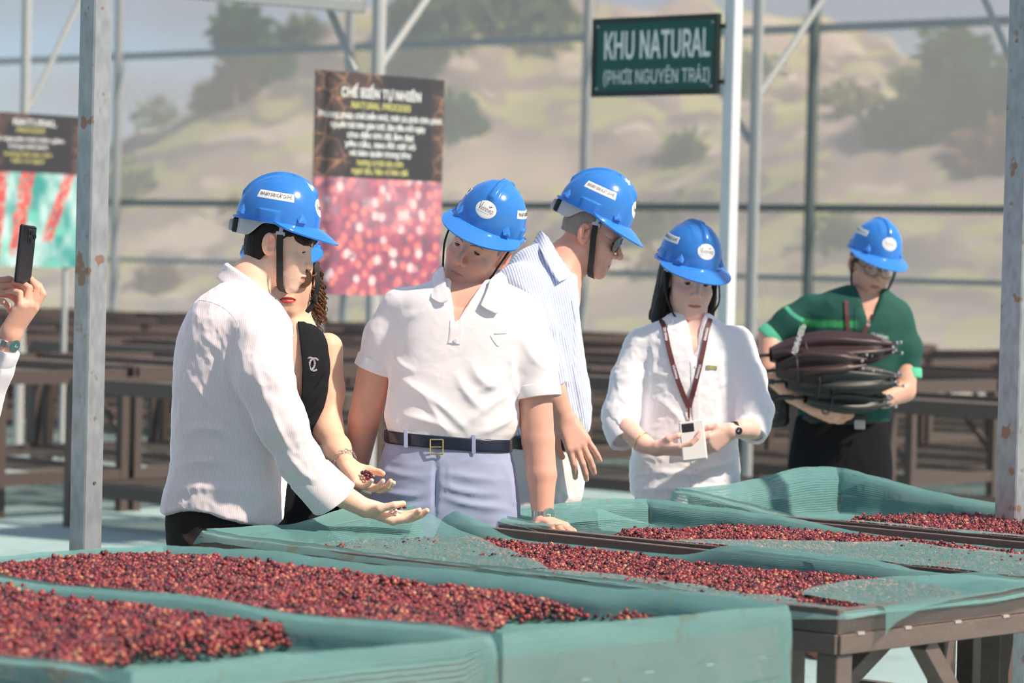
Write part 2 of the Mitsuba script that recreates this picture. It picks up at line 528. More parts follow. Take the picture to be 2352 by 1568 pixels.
# square tube posts among the beds
def square_post(c, w, top, mat, lab, rust=()):
    k = thing('square_post', lab, 'post')
    c = np.array([c[0], c[1], 0.0])
    add(k, 'tube', bar(c, c + EZ * top, w, w, EL, 0.004), mat, 40)
    add(k, 'foot_plate', obox(c + EZ * 0.005, ES, EL, EZ, w, w, 0.005), mat)
    for z in rust:
        add(k, 'bolt', tube([c - ES * 0 + (-EL) * (w / 2 - 0.002) + EZ * z, c - EL * (w / 2 + 0.004) + EZ * z], 0.004, 8), 'm_brown_steel')
    return k


LPOST = W(196, 1240, 8.15)
square_post(LPOST, 0.062, 5.0, 'm_galvanised', 'galvanised square post with rust spots at left, behind the nearest bed', (0.95,))
RPOST = W(2325, 1140, 9.75)
square_post(RPOST, 0.078, 5.0, 'm_galvanised', 'galvanised square post with a rust spot at the right edge', (1.5,))
MPOST = W(1667, 740, 15.0)
square_post(MPOST, 0.064, 6.0, 'm_white_post', 'pale painted square post carrying the green sign')

# hillside beyond the wall
nx, ny = 150, 70
gx, gy = np.meshgrid(np.linspace(-1, 1, nx), np.linspace(0, 1, ny), indexing='ij')
hp = WA[None, None] + EL * (-14) - EL[None, None] * gx[..., None] * 34 + ES * (gy[..., None] * 46 + 2.2)
along = gx * 34
_ix = (PX(hp + EZ * 5.0)[..., 0])[:, 30:31]
crest = 4.7 + 2.3 * np.exp(-((along - float(along[np.argmin(np.abs(_ix[:, 0] - 1120)), 0])) / 4.5) ** 2) + 0.5 * np.sin(along * 0.45)
rise = np.clip((gy - 0.03) / 0.42, 0, 1)
hz = crest * (rise * rise * (3 - 2 * rise)) * (1 - 0.25 * np.clip((gy - 0.6) / 0.4, 0, 1))
hp[..., 2] = hz + (nz(hp * 0.5, 2) * 1.1 + nz(hp * 1.7, 5) * 0.5) * rise - 0.02
struct('hill', grid_mesh(hp[:, ::-1]), 'm_hill', True, label='brown and dry green earth bank behind the greenhouse wall')


gx2, gy2 = np.meshgrid(np.linspace(-1, 1, 60), np.linspace(0, 1, 24), indexing='ij')  # unseen hillside added behind the camera to cut fill from the low sky
h2 = -ES * 24 + EL[None, None] * (gx2[..., None] * 55) - ES[None, None] * (gy2[..., None] * 30)
h2[..., 2] = 9.5 * np.clip(gy2 / 0.45, 0, 1) ** 1.3 * (1 + 0.25 * np.sin(gx2 * 9)) + nz(h2 * 0.4, 8) * 1.2 * np.clip(gy2 * 4, 0, 1) - 0.02
struct('hill', grid_mesh(h2), 'm_added_hill', True, label='unseen wooded hillside added behind the camera to block low sky light')
HT = cKDTree(hp[..., :2].reshape(-1, 2))
HZ = hp[..., 2].ravel()


def on_hill(px, py, up=0.0):
    """The first point of the bank along the line of sight through (px, py)."""
    ds = np.linspace(34, 95, 400)
    P = np.array([W(px, py, d) for d in ds])
    z = HZ[HT.query(P[:, :2])[1]]
    k = np.argmax(P[:, 2] < z)
    return P[k] + EZ * up if P[k, 2] < z[k] else None


def leaf_cloud(centres, radii, n, size, seed):
    """Leaf blades scattered in rounded clumps, one mesh."""
    r = np.random.default_rng(seed)
    centres, radii = np.asarray(centres, float), np.asarray(radii, float)
    i = r.choice(len(centres), n, p=radii ** 2 / (radii ** 2).sum())
    u = unit(r.normal(size=(n, 3)))
    c = centres[i] + u * (radii[i] * r.uniform(0.45, 1.0, n) ** 0.6)[:, None]
    a = unit(r.normal(size=(n, 3)) + [0, 0, -0.4])
    b = unit(np.cross(a, r.normal(size=(n, 3))))
    s = size * r.uniform(0.6, 1.3, n)[:, None]
    v = np.stack([c, c + a * s * 0.5 + b * s * 0.24, c + a * s, c + a * s * 0.5 - b * s * 0.24], 1).reshape(-1, 3)
    k = np.arange(n)[:, None] * 4
    return trimesh.Trimesh(v, np.vstack([k + [0, 1, 2], k + [0, 2, 3]]), process=False)


def plant(base, lab, cat, c, R, n, mat, seed, leaf, group=None, flat=0.8, trunk=0.0):
    """A bush or crown at c, standing on the bank."""
    k = thing(base, lab, cat, group)
    r = np.random.default_rng(seed)
    cs = np.vstack([c] + [c + unit(r.normal(size=3)) * R * 0.75 * [1, 1, flat] for _ in range(9)])
    rs = np.array([R * 0.6] + [R * r.uniform(0.3, 0.55) for _ in range(9)])
    add(k, 'foliage', leaf_cloud(cs, rs, n, leaf, seed), mat, kind='stuff')
    z = HZ[HT.query(c[:2])[1]]
    g = np.array([c[0], c[1], min(z - 0.1, c[2] - 0.3)])
    pts = spline([g, (g + c) / 2 + [0.08 * R, 0, 0], c], 8)
    add(k, 'trunk' if cat == 'tree' else 'stem', tube(pts, np.linspace(0.05, 0.02, 8) * (R + 0.6), 7), 'm_bark', 50)
    for q in range(2):
        e = cs[1 + q]
        add(k, 'branch', tube(spline([pts[5 + q], (pts[5 + q] + e) / 2 + EZ * 0.05, e], 6), np.linspace(0.02, 0.008, 6) * (R + 0.6), 6), 'm_bark', 50)
    return k


trees_at = []
for (px, py, R, n, mat, lab, base, leaf) in (
        (540, 85, 0.5, 900, 'm_leaf_dark', 'dark leafy tree on the crest, left of the middle column', 'tree', 0.4),
        (680, 105, 0.45, 500, 'm_leaf_mid', 'yellow green tree on the crest beside the roof beam', 'tree', 0.4),
        (1010, 60, 0.9, 900, 'm_leaf_mid', 'light green tree on the crest right of the middle column', 'tree', 0.4),
        (1190, 70, 0.9, 900, 'm_leaf_mid', 'light green tree on the crest left of the green sign', 'tree', 0.4),
        (2230, 255, 1.1, 3600, 'm_leaf_dark', 'broad dark green tree behind the net at upper right', 'tree', 0.34),
        (2110, 310, 0.7, 1500, 'm_leaf_dark', 'smaller dark green tree left of the broad tree at upper right', 'tree', 0.3),
        (600, 185, 0.6, 1300, 'm_leaf_dark', 'dark overhanging bush high on the bank left of the red cherry poster', 'shrub', 0.3),
        (520, 225, 0.5, 700, 'm_leaf_brown', 'brown green bush on the bank between the left post and the red cherry poster', 'shrub', 0.3),
        (1040, 300, 0.5, 900, 'm_leaf_dark', 'dark green bush at the right edge of the red cherry poster', 'shrub', 0.3),
        (960, 150, 0.5, 900, 'm_leaf_dark', 'small dark green bush above the red cherry poster', 'shrub', 0.3),
        (2290, 380, 0.6, 1200, 'm_leaf_brown', 'brown leaved bush below the dark trees at upper right', 'shrub', 0.3)):
    c = on_hill(px, py, R * 0.25)
    if c is None:
        c = W(px, py, 60.0)
    trees_at.append(c)
    plant(base, lab, base, c, R, n, mat, int(px), leaf)
rr = np.random.default_rng(5)
shrubs_at = []
for i in range(70):
    px, py = rr.uniform(260, 2340), rr.uniform(170, 660)
    c = on_hill(px, py, 0.1)
    if c is None or any(np.linalg.norm(c - q) < 2.3 for q, *_ in shrubs_at) or any(np.linalg.norm(c - q) < 3.2 for q in trees_at):
        continue
    green = (px > 1000) * 0.5 + (py < 420) * 0.25
    shrubs_at.append((c, px, int(rr.choice(3, p=[0.45, 0.2 + 0.3 * green, 0.35 - 0.3 * green])), rr.uniform(0.35, 0.75), 200 + i))
shrubs_at.sort(key=lambda q: q[1])
NTH = ['leftmost', 'second from the left', 'third from the left', 'fourth from the left', 'fifth from the left', 'sixth from the left', 'seventh from the left', 'eighth from the left', 'ninth from the left', 'tenth from the left', 'eleventh from the left', 'twelfth from the left', 'thirteenth from the left']
seen = [0, 0, 0]
for c, px, m_, R_, sd in shrubs_at:
    lab = f"low {['straw coloured', 'green', 'brown'][m_]} bush on the earth bank, {NTH[min(seen[m_], 12)]} of its colour"
    seen[m_] += 1
    plant('bank_shrub', lab, 'shrub', c, R_, 260, ['m_leaf_straw', 'm_leaf_mid', 'm_leaf_brown'][m_], sd, 0.26, 'dry shrubs on the earth bank', 0.5)

# ---------------------------------------------------------------- empty drying tables further back
def far_table(c0, L, Wd, h, lab, group, low=True):
    """A steel table: c0 its near corner, L along EL, Wd along ES."""
    k = thing('drying_table', lab, 'table', group)
    c0 = np.array([c0[0], c0[1], 0.0])
    A, B, C, D = c0, c0 + ES * Wd, c0 + ES * Wd + EL * L, c0 + EL * L
    z = EZ * (h - 0.04)
    for p, q in ((A, B), (B, C), (C, D), (D, A)):
        add(k, 'rail', bar(p + z, q + z, 0.045, 0.08), 'm_brown_far')
    for p in (A, B, C, D):
        add(k, 'leg', bar(p, p + EZ * (h - 0.08), 0.055, 0.055, ES), 'm_brown_far')
    zl = EZ * 0.22
    for p, q in ((A, D), (B, C), (A, B), (D, C)):
        add(k, 'stretcher', bar(p + zl, q + zl, 0.045, 0.07), 'm_brown_far')
    add(k, 'brace', bar(A + EZ * 0.3, A + EL * 0.45 + EZ * (h - 0.09), 0.03, 0.03), 'm_brown_far')
    P = quad_sheet(A + EZ * (h - 0.03), B + EZ * (h - 0.03), C + EZ * (h - 0.03), D + EZ * (h - 0.03))
    add(k, 'wire_top', grid_mesh(P), 'm_mesh_far')
    add(k, 'shelf_mesh', grid_mesh(quad_sheet(A + zl * 1.1, B + zl * 1.1, C + zl * 1.1, D + zl * 1.1)), 'm_mesh_far')
    for t in (0.33, 0.67):
        add(k, 'cross_bar', bar(A + EL * (L * t) + EZ * (h - 0.06), B + EL * (L * t) + EZ * (h - 0.06), 0.03, 0.04), 'm_brown_far')
    return k


ORD = ['first', 'second', 'third', 'fourth', 'fifth', 'sixth', 'seventh', 'eighth', 'ninth', 'tenth', 'eleventh', 'twelfth', 'thirteenth', 'fourteenth', 'fifteenth', 'sixteenth', 'seventeenth', 'eighteenth', 'nineteenth', 'twentieth']
base = W(-60, 860, 18.2)
cnt = 0
PB = W(-68, 600, 22.2)
for row in range(0, 9):
    spots = []
    for colm in range(-9, 26):
        c = base + ES * (colm * 1.02) + EL * (row * 2.75 - 8.5)
        mid = c + ES * 0.47 + EL * 1.05
        if mid[1] < 17.2 or mid[1] > 41 or (mid - WA) @ ES > -1.6:
            continue
        px = PX(np.array([mid[0], mid[1], 0.8]))[0]
        if not -140 < px < 2500:
            continue
        far = lambda q, w: max(abs((np.asarray(q) - mid) @ ES) - 0.46, abs((np.asarray(q) - mid) @ EL) - 1.05) > w
        if not all(far(q, 0.12) for q in (MPOST, PB, PB + ES * 0.5, PB + ES * 0.98, *POLES)):
            continue
        if 1080 < px < 1500 and mid[1] < 19:
            continue
        spots.append((px, c, colm))
    for i, (px, c, colm) in enumerate(sorted(spots, key=lambda q: q[0])):
        far_table(c, 2.1, 0.92, 0.85 + 0.015 * math.sin(row * 2.1 + colm), f'empty brown drying table, {ORD[i]} from the left in the {ORD[row]} row from the right', 'empty drying tables in the back rows')
        cnt += 1
print('far tables', cnt)
# ---------------------------------------------------------------- drying beds in front: steel frames, nets, cherries
C12 = np.array([-0.013, 5.86, 0])          # near corner shared by the two nearest beds


def bed_frame(corner, L, Wd, h, lab, legs, braces=(), group=None):
    k = thing('drying_bed', lab, 'drying bed', group)
    A = np.array([corner[0], corner[1], 0.0])
    B, C, D = A + ES * Wd, A + ES * Wd + EL * L, A + EL * L
    t = 0.022
    for p, q, o in ((A, B, -EL), (B, C, ES), (C, D, EL), (D, A, -ES)):
        i = -o
        add(k, 'fascia', bar(p + EZ * (h - 0.028) + i * 0.012, q + EZ * (h - 0.028) + i * 0.012, 0.022, 0.056, EZ, 0.002), 'm_brown_steel')
        add(k, 'angle_rail', bar(p + EZ * (h - 0.078) + i * 0.008, q + EZ * (h - 0.078) + i * 0.008, 0.034, 0.044, EZ, 0.002), 'm_brown_steel')
        for s in (0.08, 0.28, 0.5, 0.72, 0.92):
            add(k, 'weld', obox(p + (q - p) * s + EZ * (h - 0.056) - i * 0.008, unit(q - p), o, EZ, 0.012, 0.004, 0.003), 'm_weld')
    for p, s, l in ((A, 1, 1), (B, -1, 1), (C, -1, -1), (D, 1, -1)):
        q = p + ES * s * 0.03 + EL * l * 0.03
        add(k, 'leg', bar(q, q + EZ * (h - 0.1), 0.058, 0.058, EL, 0.003), 'm_brown_steel')
    for s in legs:
        for l in (0, Wd):
            q = A + EL * s + ES * (l + (0.03 if l == 0 else -0.03))
            add(k, 'leg', bar(q, q + EZ * (h - 0.1), 0.058, 0.058, EL, 0.003), 'm_brown_steel')
    for q1, q2 in braces:
        add(k, 'brace', bar(A + ES * q1[0] + EL * q1[1] + EZ * q1[2], A + ES * q2[0] + EL * q2[1] + EZ * q2[2], 0.045, 0.045, EL, 0.002), 'm_brown_steel')
    for s in (0.35, 0.7):
        add(k, 'cross_bar', bar(A + EL * (L * s) + EZ * (h - 0.115), B + EL * (L * s) + EZ * (h - 0.115), 0.03, 0.03), 'm_brown_steel')
    add(k, 'stretcher', bar(A + EL * 0.03 + ES * 0.03 + EZ * 0.18, D - EL * 0.03 + ES * 0.03 + EZ * 0.18, 0.04, 0.04), 'm_brown_steel')
    add(k, 'stretcher', bar(B + EL * 0.03 - ES * 0.03 + EZ * 0.18, C - EL * 0.03 - ES * 0.03 + EZ * 0.18, 0.04, 0.04), 'm_brown_steel')
    add(k, 'wire_top', grid_mesh(quad_sheet(A + EZ * (h - 0.098), B + EZ * (h - 0.098), C + EZ * (h - 0.098), D + EZ * (h - 0.098)), 0.004), 'm_wire_mesh')
    return k, A


def bed_net(corner, L, Wd, h, drop, floor_z, lab, seed, rim=None, wall_in=0.035, wav=0.012):
    """A net lining: outer skirt, over the rim, down the inner wall, and across the floor. drop: lengths of the outer skirt on the sides A-B, B-C, C-D, D-A; rim(s_es, s_el) raises it."""
    A = np.array([corner[0], corner[1], 0.0])
    per = 2 * (L + Wd)
    n = int(per / 0.018)
    s = np.linspace(0, per, n, endpoint=False)
    x = np.where(s < Wd, s, np.where(s < Wd + L, Wd, np.where(s < 2 * Wd + L, 2 * Wd + L - s, 0)))
    y = np.where(s < Wd, 0, np.where(s < Wd + L, s - Wd, np.where(s < 2 * Wd + L, L, per - s)))
    side = np.where(s < Wd, 0, np.where(s < Wd + L, 1, np.where(s < 2 * Wd + L, 2, 3)))
    cen = np.stack([x - Wd / 2, y - L / 2], 1)
    q = np.abs(cen) - np.array([Wd / 2, L / 2]) + 0.06
    nrm = np.where(side[:, None] == 0, [0, -1.0], np.where(side[:, None] == 1, [1.0, 0], np.where(side[:, None] == 2, [0, 1.0], [-1.0, 0])))
    nrm = np.stack([ndimage.uniform_filter1d(nrm[:, k], 7, mode='wrap') for k in range(2)], 1)
    nrm = unit(nrm)
    dr_ = np.asarray(drop, float)[side]
    dr_ = ndimage.uniform_filter1d(dr_, 9, mode='wrap')
    rz = np.array([rim(a, b) if rim else 0.0 for a, b in zip(x, y)])
    w1 = nz(np.stack([s * 3.5, s * 0 + seed, s * 0], 1), seed) + 0.5 * nz(np.stack([s * 11, s * 0, s * 0 + 3], 1), seed)
    w1[-8:] += (w1[0] - w1[-1]) * np.linspace(0, 1, 8)
    w2 = nz(np.stack([s * 8, s * 0 + seed + 9, s * 0], 1), seed)
    prof = [(0.034, -1.0), (0.030, -0.8), (0.026, -0.6), (0.020, -0.4), (0.016, -0.2), (0.012, -0.08), (0.007, -0.012), (0.0, 0.003), (-0.008, 0.0),
            (-wall_in * 0.85, -0.25), (-wall_in, -0.5), (-wall_in - 0.005, -0.75), (-wall_in - 0.011, -0.93), (-wall_in - 0.026, -1.0), (-wall_in - 0.07, -1.0)]
    rows, V = [], []
    for i, (o, zz) in enumerate(prof):
        outer = i <= 5
        if i < 9:
            z = h + rz + (dr_ * zz if outer else zz)
            amp = wav * (1.8 * abs(zz) * dr_ / 0.2 + 0.3)
        else:
            z = h + rz * (1 + zz) + (h - floor_z) * zz
            amp = wav * (1.0 if zz > -0.98 else 0.2)
        oo = o + amp * (w1 + w2 * 0.7)
        z = z + 0.5 * wav * w1 * (1 if i in (6, 7, 8) else 0.4)
        if i == 0:
            z = z + 0.03 * w2 * (dr_ > 0.1)
        rows.append(np.stack([x + nrm[:, 0] * oo, y + nrm[:, 1] * oo, z], 1))
    G = np.stack(rows, 0)
    G = np.concatenate([G, G[:, :1]], 1)
    loc = lambda g: A + g[..., :1] * ES + g[..., 1:2] * EL + g[..., 2:] * EZ
    vv = np.concatenate([[0], np.cumsum(np.linalg.norm(np.diff(G, axis=0), axis=2).mean(1))])
    uvs = np.stack(np.meshgrid(vv, np.append(s, per), indexing='ij')[::-1], -1)
    PG = loc(G)
    PG = PG + (0.007 * nz(PG * 16, seed) + 0.004 * nz(PG * 45, seed + 1))[..., None] * (0.6 * EZ + 0.5 * ES)
    m0, uv0 = grid_mesh(PG[:8][:, ::-1]), uvs[:8][:, ::-1].reshape(-1, 2)
    m1, uv1 = grid_mesh(PG[7:][:, ::-1]), uvs[7:][:, ::-1].reshape(-1, 2)
    inx = wall_in + 0.026
    gx, gy = np.meshgrid(np.linspace(inx, Wd - inx, 24), np.linspace(inx, L - inx, 50), indexing='ij')
    gp = np.stack([gx, gy, floor_z + 0.004 * nz(np.stack([gx * 9, gy * 9, gx * 0 + seed], -1), seed)], -1)
    m2 = grid_mesh(loc(gp))
    uv2 = np.stack([gx, gy], -1).reshape(-1, 2)
    k = thing('drying_net', lab, 'net')
    add(k, 'lining', cat(m1, m2), 'm_net_dense', True, uv=np.vstack([uv1, uv2]))
    add(k, 'skirt', m0, 'm_net_skirt', True, uv=uv0)
    return k


BED_L, BW, PITCH_B = 1.98, 0.892, 0.985
def corner_of(i, base):
    return base + ES * (i * PITCH_B)


H1, H2 = 0.845, 0.80
b1, b2 = C12 - ES * BW, C12.copy()
b0 = b1 - ES * 0.96 - EL * 0.02
B3 = PL(1926, 1400, 0.80)
B3[2] = 0
b3 = B3
b4, b5 = b3 + ES * 0.975, b3 + ES * 1.95
bed_frame(b0 + ES * 0.016 + EL * 0.014, BED_L - 0.03, BW - 0.035, H1 - 0.045, 'brown steel drying bed frame at the lower left corner under lumpy net', (), ())
bed_frame(b1 + ES * 0.016 + EL * 0.014, BED_L - 0.03, BW - 0.035, H1 - 0.045, 'brown steel drying bed frame nearest the camera, under the left heap of cherries', (0.9,))
bed_frame(b2 + ES * 0.016 + EL * 0.014, BED_L - 0.03, BW - 0.035, H1 - 0.045, 'brown steel drying bed frame second from the left, hidden behind hanging net', (0.9,))
far_br = (((0.03, 0.12, 0.2), (0.42, 0.12, 0.70)), ((0.87, 0.10, 0.1), (0.50, 0.10, 0.70)))
bed_frame(b3, 2.12, BW, H2, 'bare brown steel bed frame at right whose end rail and legs show', (0.16, 1.0), (((0.86, 0.03, 0.15), (0.36, 0.03, 0.70)), ((0.03, 0.5, 0.15), (0.40, 0.16, 0.70))))
bed_frame(b4, 2.12, BW, H2, 'brown steel bed frame fourth from the left with a long bare side rail', (1.0,))
bed_frame(b5, 2.12, BW, H2, 'brown steel bed frame farthest right, below the man with umbrellas', (1.0,))


def rim12(x, y):
    return -0.028 * (y / BED_L) + 0.004 * math.sin(y * 9)


bed_net(b0, BED_L, BW, H1, (0.3, 0.02, 0.2, 0.2), 0.775, 'teal knitted net lining the bed at the lower left corner', 3, lambda x, y: -0.02 - 0.03 * math.exp(-((y - 0.1) / 0.3) ** 2), 0.046)
bed_net(b1, BED_L, BW - 0.012, H1 + 0.004, (0.38, 0.05, 0.12, 0.05), 0.770, 'teal net lining the nearest bed of cherries, dirt stained at its hanging end', 1, rim12, 0.046)
bed_net(b2 + ES * 0.012, BED_L, BW - 0.012, H1 + 0.004, (0.40, 0.34, 0.10, 0.05), 0.770, 'teal net lining the long second bed, hanging in a pleated skirt at its right end', 2, rim12, 0.046)


def sm(a, b, x):
    t = min(max((x - a) / (b - a), 0.0), 1.0)
    return t * t * (3 - 2 * t)


def rim3(x, y):
    return 0.05 * math.exp(-((y - 2.12) / 0.16) ** 2) * (0.15 + 0.85 * sm(0.3, 0.6, x)) - 0.012 * sm(0.6, 0.4, y) + sm(0.6, 0.8, x) * (0.012 * sm(1.15, 0.95, y) - 0.026 * sm(0.98, 1.2, y) * sm(1.95, 1.75, y))


def rim4(x, y):
    return 0.022 * math.exp(-((y - 2.12) / 0.5) ** 2) - 0.03 * sm(0.4, 0.1, x) * sm(2.0, 1.6, y) - 0.026 * sm(0.5, 0.75, x) * sm(1.6, 1.2, y)


def rim5(x, y):
    return 0.075 * math.exp(-((y - 2.12) / 0.3) ** 2) * (0.35 + 0.65 * math.exp(-((x - 0.7) / 0.3) ** 2)) - 0.03 * sm(0.4, 0.1, x) * sm(2.05, 1.5, y) + 0.02 * sm(1.2, 1.7, y)


bed_net(b3 + ES * 0.02, 2.12, BW - 0.04, H2 + 0.004, (0.004, 0.012, 0.05, 0.02), 0.745, 'open teal net lining the bed with a bare steel end rail', 4, rim3, 0.04)
bed_net(b4 + ES * 0.03, 2.12, BW - 0.06, H2 + 0.004, (0.03, 0.01, 0.10, 0.012), 0.745, 'teal net lining the bed under the hand of the man in the white polo', 5, rim4, 0.04)
bed_net(b5 + ES * 0.03, 2.12, BW - 0.06, H2 + 0.004, (0.03, 0.03, 0.14, 0.012), 0.745, 'teal net lining the rearmost bed, its far end pulled up in a ridge', 6, rim5, 0.04)


# cherries: heaps bounded by outlines on the bed floor
def inside(poly, p):
    from matplotlib.path import Path
    return Path(poly).contains_points(p)


def poly_dist(poly, p):
    import shapely
    P = shapely.Polygon(poly)
    pts = shapely.points(p)
    d = shapely.distance(P.exterior, pts)
    return np.where(shapely.contains_xy(P, p[:, 0], p[:, 1]), d, -d)


def heap(corner, Wd, L, poly, floor_z, top, holes, seed, dia=0.0128):
    """Cherry centres (local es, el, z) over a heap: a top layer on a hummocky surface, with some more on top of it."""
    r = np.random.default_rng(seed)
    out = []
    step = dia * 0.92
    gx, gy = np.meshgrid(np.arange(0.03, Wd - 0.03, step), np.arange(0.03, L - 0.03, step * 0.9), indexing='ij')
    gx = gx + (np.arange(gx.shape[1]) % 2) * step / 2
    p = np.stack([gx.ravel(), gy.ravel()], 1)
    p += r.uniform(-0.28, 0.28, p.shape) * dia
    d = poly_dist(poly, p)
    for (hx, hy, hr) in holes:
        e = np.hypot(p[:, 0] - hx, p[:, 1] - hy) - hr
        d = np.minimum(d, e)
    d = d + 0.02 * nz(np.stack([p[:, 0] * 18, p[:, 1] * 18, p[:, 0] * 0 + seed], 1), seed)
    hgt = top * np.clip(d / 0.045, 0, 1) ** 0.7 * (0.72 + 0.6 * (nz(np.stack([p[:, 0] * 6, p[:, 1] * 4, p[:, 0] * 0 + seed * 3], 1), seed) + 0.5))
    k = d > 0
    z = floor_z + dia * 0.5 + hgt + r.uniform(-0.2, 0.28, len(p)) * dia
    out.append(np.column_stack([p, z])[k])
    ex = r.random(len(p)) < 0.13
    q = np.column_stack([p + r.uniform(-0.5, 0.5, p.shape) * dia, z + dia * r.uniform(0.25, 0.6, len(p))])[k & ex]
    out.append(q)
    return np.vstack(out)


def loc2(corner, pts):
    """Photograph points -> (es, el) on a bed at height z: pts rows of (px, py, z)."""
    o = []
    for px, py, z in pts:
        v = PL(px, py, z) - np.array([corner[0], corner[1], 0])
        o.append((float(v @ ES), float(v @ EL)))
    return o


z1 = 0.80
heaps = []
p1 = loc2(b1, [(795, 1466, 0.785), (560, 1410, 0.80), (330, 1378, 0.80), (150, 1352, 0.8)]) + [(0.80, 1.90), (0.06, 1.90), (0.06, 0.28)] + loc2(b1, [(310, 1508, 0.785), (480, 1502, 0.785)])
heaps.append((b1, BW, BED_L, p1, 0.772, 0.035, [], 21))
p2 = [(0.83, 0.33), (0.84, 0.8), (0.84, 1.75), (0.72, 1.9), (0.06, 1.9), (0.06, 0.16)] + loc2(b2, [(1165, 1432, 0.775), (1330, 1424, 0.775), (1515, 1404, 0.775)])
hl = loc2(b2, [(915, 1388, 0.775), (960, 1383, 0.775)])
heaps.append((b2, BW, BED_L, p2, 0.772, 0.032, [(hl[0][0], hl[0][1], 0.035), (hl[1][0], hl[1][1], 0.03)], 22))
p3 = [(0.80, 0.22), (0.81, 1.3), (0.80, 1.75), (0.5, 1.95), (0.08, 1.95), (0.06, 0.9), (0.06, 0.10), (0.5, 0.08)]
heaps.append((b3, BW, 2.12, p3, 0.748, 0.022, [], 23))
p4 = [(0.82, 0.1), (0.80, 1.2), (0.74, 1.80)] + loc2(b4, [(1600, 1218, 0.77), (1480, 1222, 0.77), (1385, 1234, 0.765)]) + [(0.07, 1.4), (0.07, 0.1)]
heaps.append((b4, BW, 2.12, p4, 0.748, 0.026, [], 24))
p5 = [(0.82, 0.1), (0.82, 1.4)] + loc2(b5, [(2050, 1186, 0.775), (1930, 1198, 0.765)]) + [(0.3, 1.55), (0.10, 1.1), (0.08, 0.1)]
heaps.append((b5, BW, 2.12, p5, 0.748, 0.026, [], 25))


def sphere_unit(level):
    m = trimesh.creation.icosphere(subdivisions=level)
    return np.array(m.vertices), np.array(m.faces)


_oct = trimesh.creation.icosahedron()
OV, OF = sphere_unit(1)
_o = trimesh.Trimesh([[1, 0, 0], [-1, 0, 0], [0, 1, 0], [0, -1, 0], [0, 0, 1], [0, 0, -1]], [[0, 2, 4], [2, 1, 4], [1, 3, 4], [3, 0, 4], [2, 0, 5], [1, 2, 5], [3, 1, 5], [0, 3, 5]], process=False).subdivide()
LV, LF = unit(np.array(_o.vertices)), np.array(_o.faces)
CHERRY = np.array([lin(142, 34, 46), lin(164, 42, 48), lin(112, 30, 44), lin(76, 28, 42), lin(178, 66, 54), lin(196, 116, 74), lin(52, 26, 36), lin(152, 58, 58), lin(206, 150, 104), lin(124, 48, 54)])
CHERRY = np.clip((CHERRY * 0.80 + CHERRY.mean(1, keepdims=True) * 0.20) * 0.90, 0, 1)
CP = np.array([0.17, 0.14, 0.16, 0.13, 0.09, 0.055, 0.09, 0.09, 0.015, 0.06])
CP = CP / CP.sum()


def berries(pts, r, seed, V, Fc, dia):
    """One mesh of many cherries with a colour each."""
    n = len(pts)
    R = np.random.default_rng(seed)
    sc = dia / 2 * R.uniform(0.82, 1.15, (n, 1)) * np.stack([np.ones(n), R.uniform(0.88, 1.0, n), R.uniform(0.95, 1.22, n)], 1)
    Q = unit(R.normal(size=(n, 4)))
    w, x, y, z = Q.T
    M = np.stack([1 - 2 * (y * y + z * z), 2 * (x * y - w * z), 2 * (x * z + w * y), 2 * (x * y + w * z), 1 - 2 * (x * x + z * z), 2 * (y * z - w * x),
                  2 * (x * z - w * y), 2 * (y * z + w * x), 1 - 2 * (x * x + y * y)], 1).reshape(n, 3, 3)
    v = np.einsum('nij,nkj->nki', M, V[None] * sc[:, None]) + pts[:, None]
    f = Fc[None] + (np.arange(n) * len(V))[:, None, None]
    ci = R.choice(len(CHERRY), n, p=CP)
    col = CHERRY[ci] * R.uniform(0.8, 1.2, (n, 1))
    col = np.repeat(np.clip(col, 0, 1), len(V), 0)
    return trimesh.Trimesh(v.reshape(-1, 3), f.reshape(-1, 3), process=False), col


pr('m_cherry', {'type': 'mesh_attribute', 'name': 'vertex_color'}, 0.30, two=False, specular=0.55)
for i, c in enumerate(CHERRY):
    pr(f'm_cherry_{i}', c.tolist(), 0.30, two=False, specular=0.55)
allp, single = [], []
for (c, w_, l_, poly, fz, top, holes, sd) in heaps:
    q = heap(c, w_, l_, poly, fz, top, holes, sd)
    g = np.array([c[0], c[1], 0]) + q[:, :1] * ES + q[:, 1:2] * EL + q[:, 2:] * EZ
    px = PX(g)
    see = (px[:, 0] > -60) & (px[:, 0] < 2410) & (px[:, 1] < 1600)
    side = (px[:, 0] > -170) & (px[:, 0] < 2520) & (px[:, 1] < 1640)
    allp.append(g[side])
G = np.vstack(allp)
px = PX(G)
vis = (px[:, 0] > 5) & (px[:, 0] < 2347) & (px[:, 1] < 1560)
order = np.argsort(np.where(vis, G[:, 1], 99) - 0.6 * (G[:, 2] - 0.8))[:300]
pick = np.zeros(len(G), bool)
pick[order] = True
rest = G[~pick]
bm_, bc_ = berries(rest, None, 5, LV, LF, 0.0128)
add(None, 'coffee_cherries', bm_, 'm_cherry', True, color=bc_)
labels['coffee_cherries'] = {'label': 'ripe red and dark coffee cherries spread over the net lined beds', 'category': 'coffee cherries', 'kind': 'stuff'}
_cm = trimesh.Trimesh(OV * [1, 0.94, 1.06], OF, process=False)
_plys = [mikit.ply(_cm, f'm_cherry_{i}', True) for i in range(len(CHERRY))]
R = np.random.default_rng(77)
for p in G[pick]:
    k = thing('coffee_cherry', 'single ripe coffee cherry at the near edge of the nearest heap, lower left', 'coffee cherry', 'nearest cherries of the closest bed')
    a = unit(R.normal(size=3)).tolist()
    scene[k] = {**_plys[R.choice(len(CHERRY), p=CP)], 'to_world': T().translate(p.tolist()).rotate(a, float(R.uniform(0, 360))).scale(0.0064 * float(R.uniform(0.88, 1.15)))}
print('cherries', len(G))


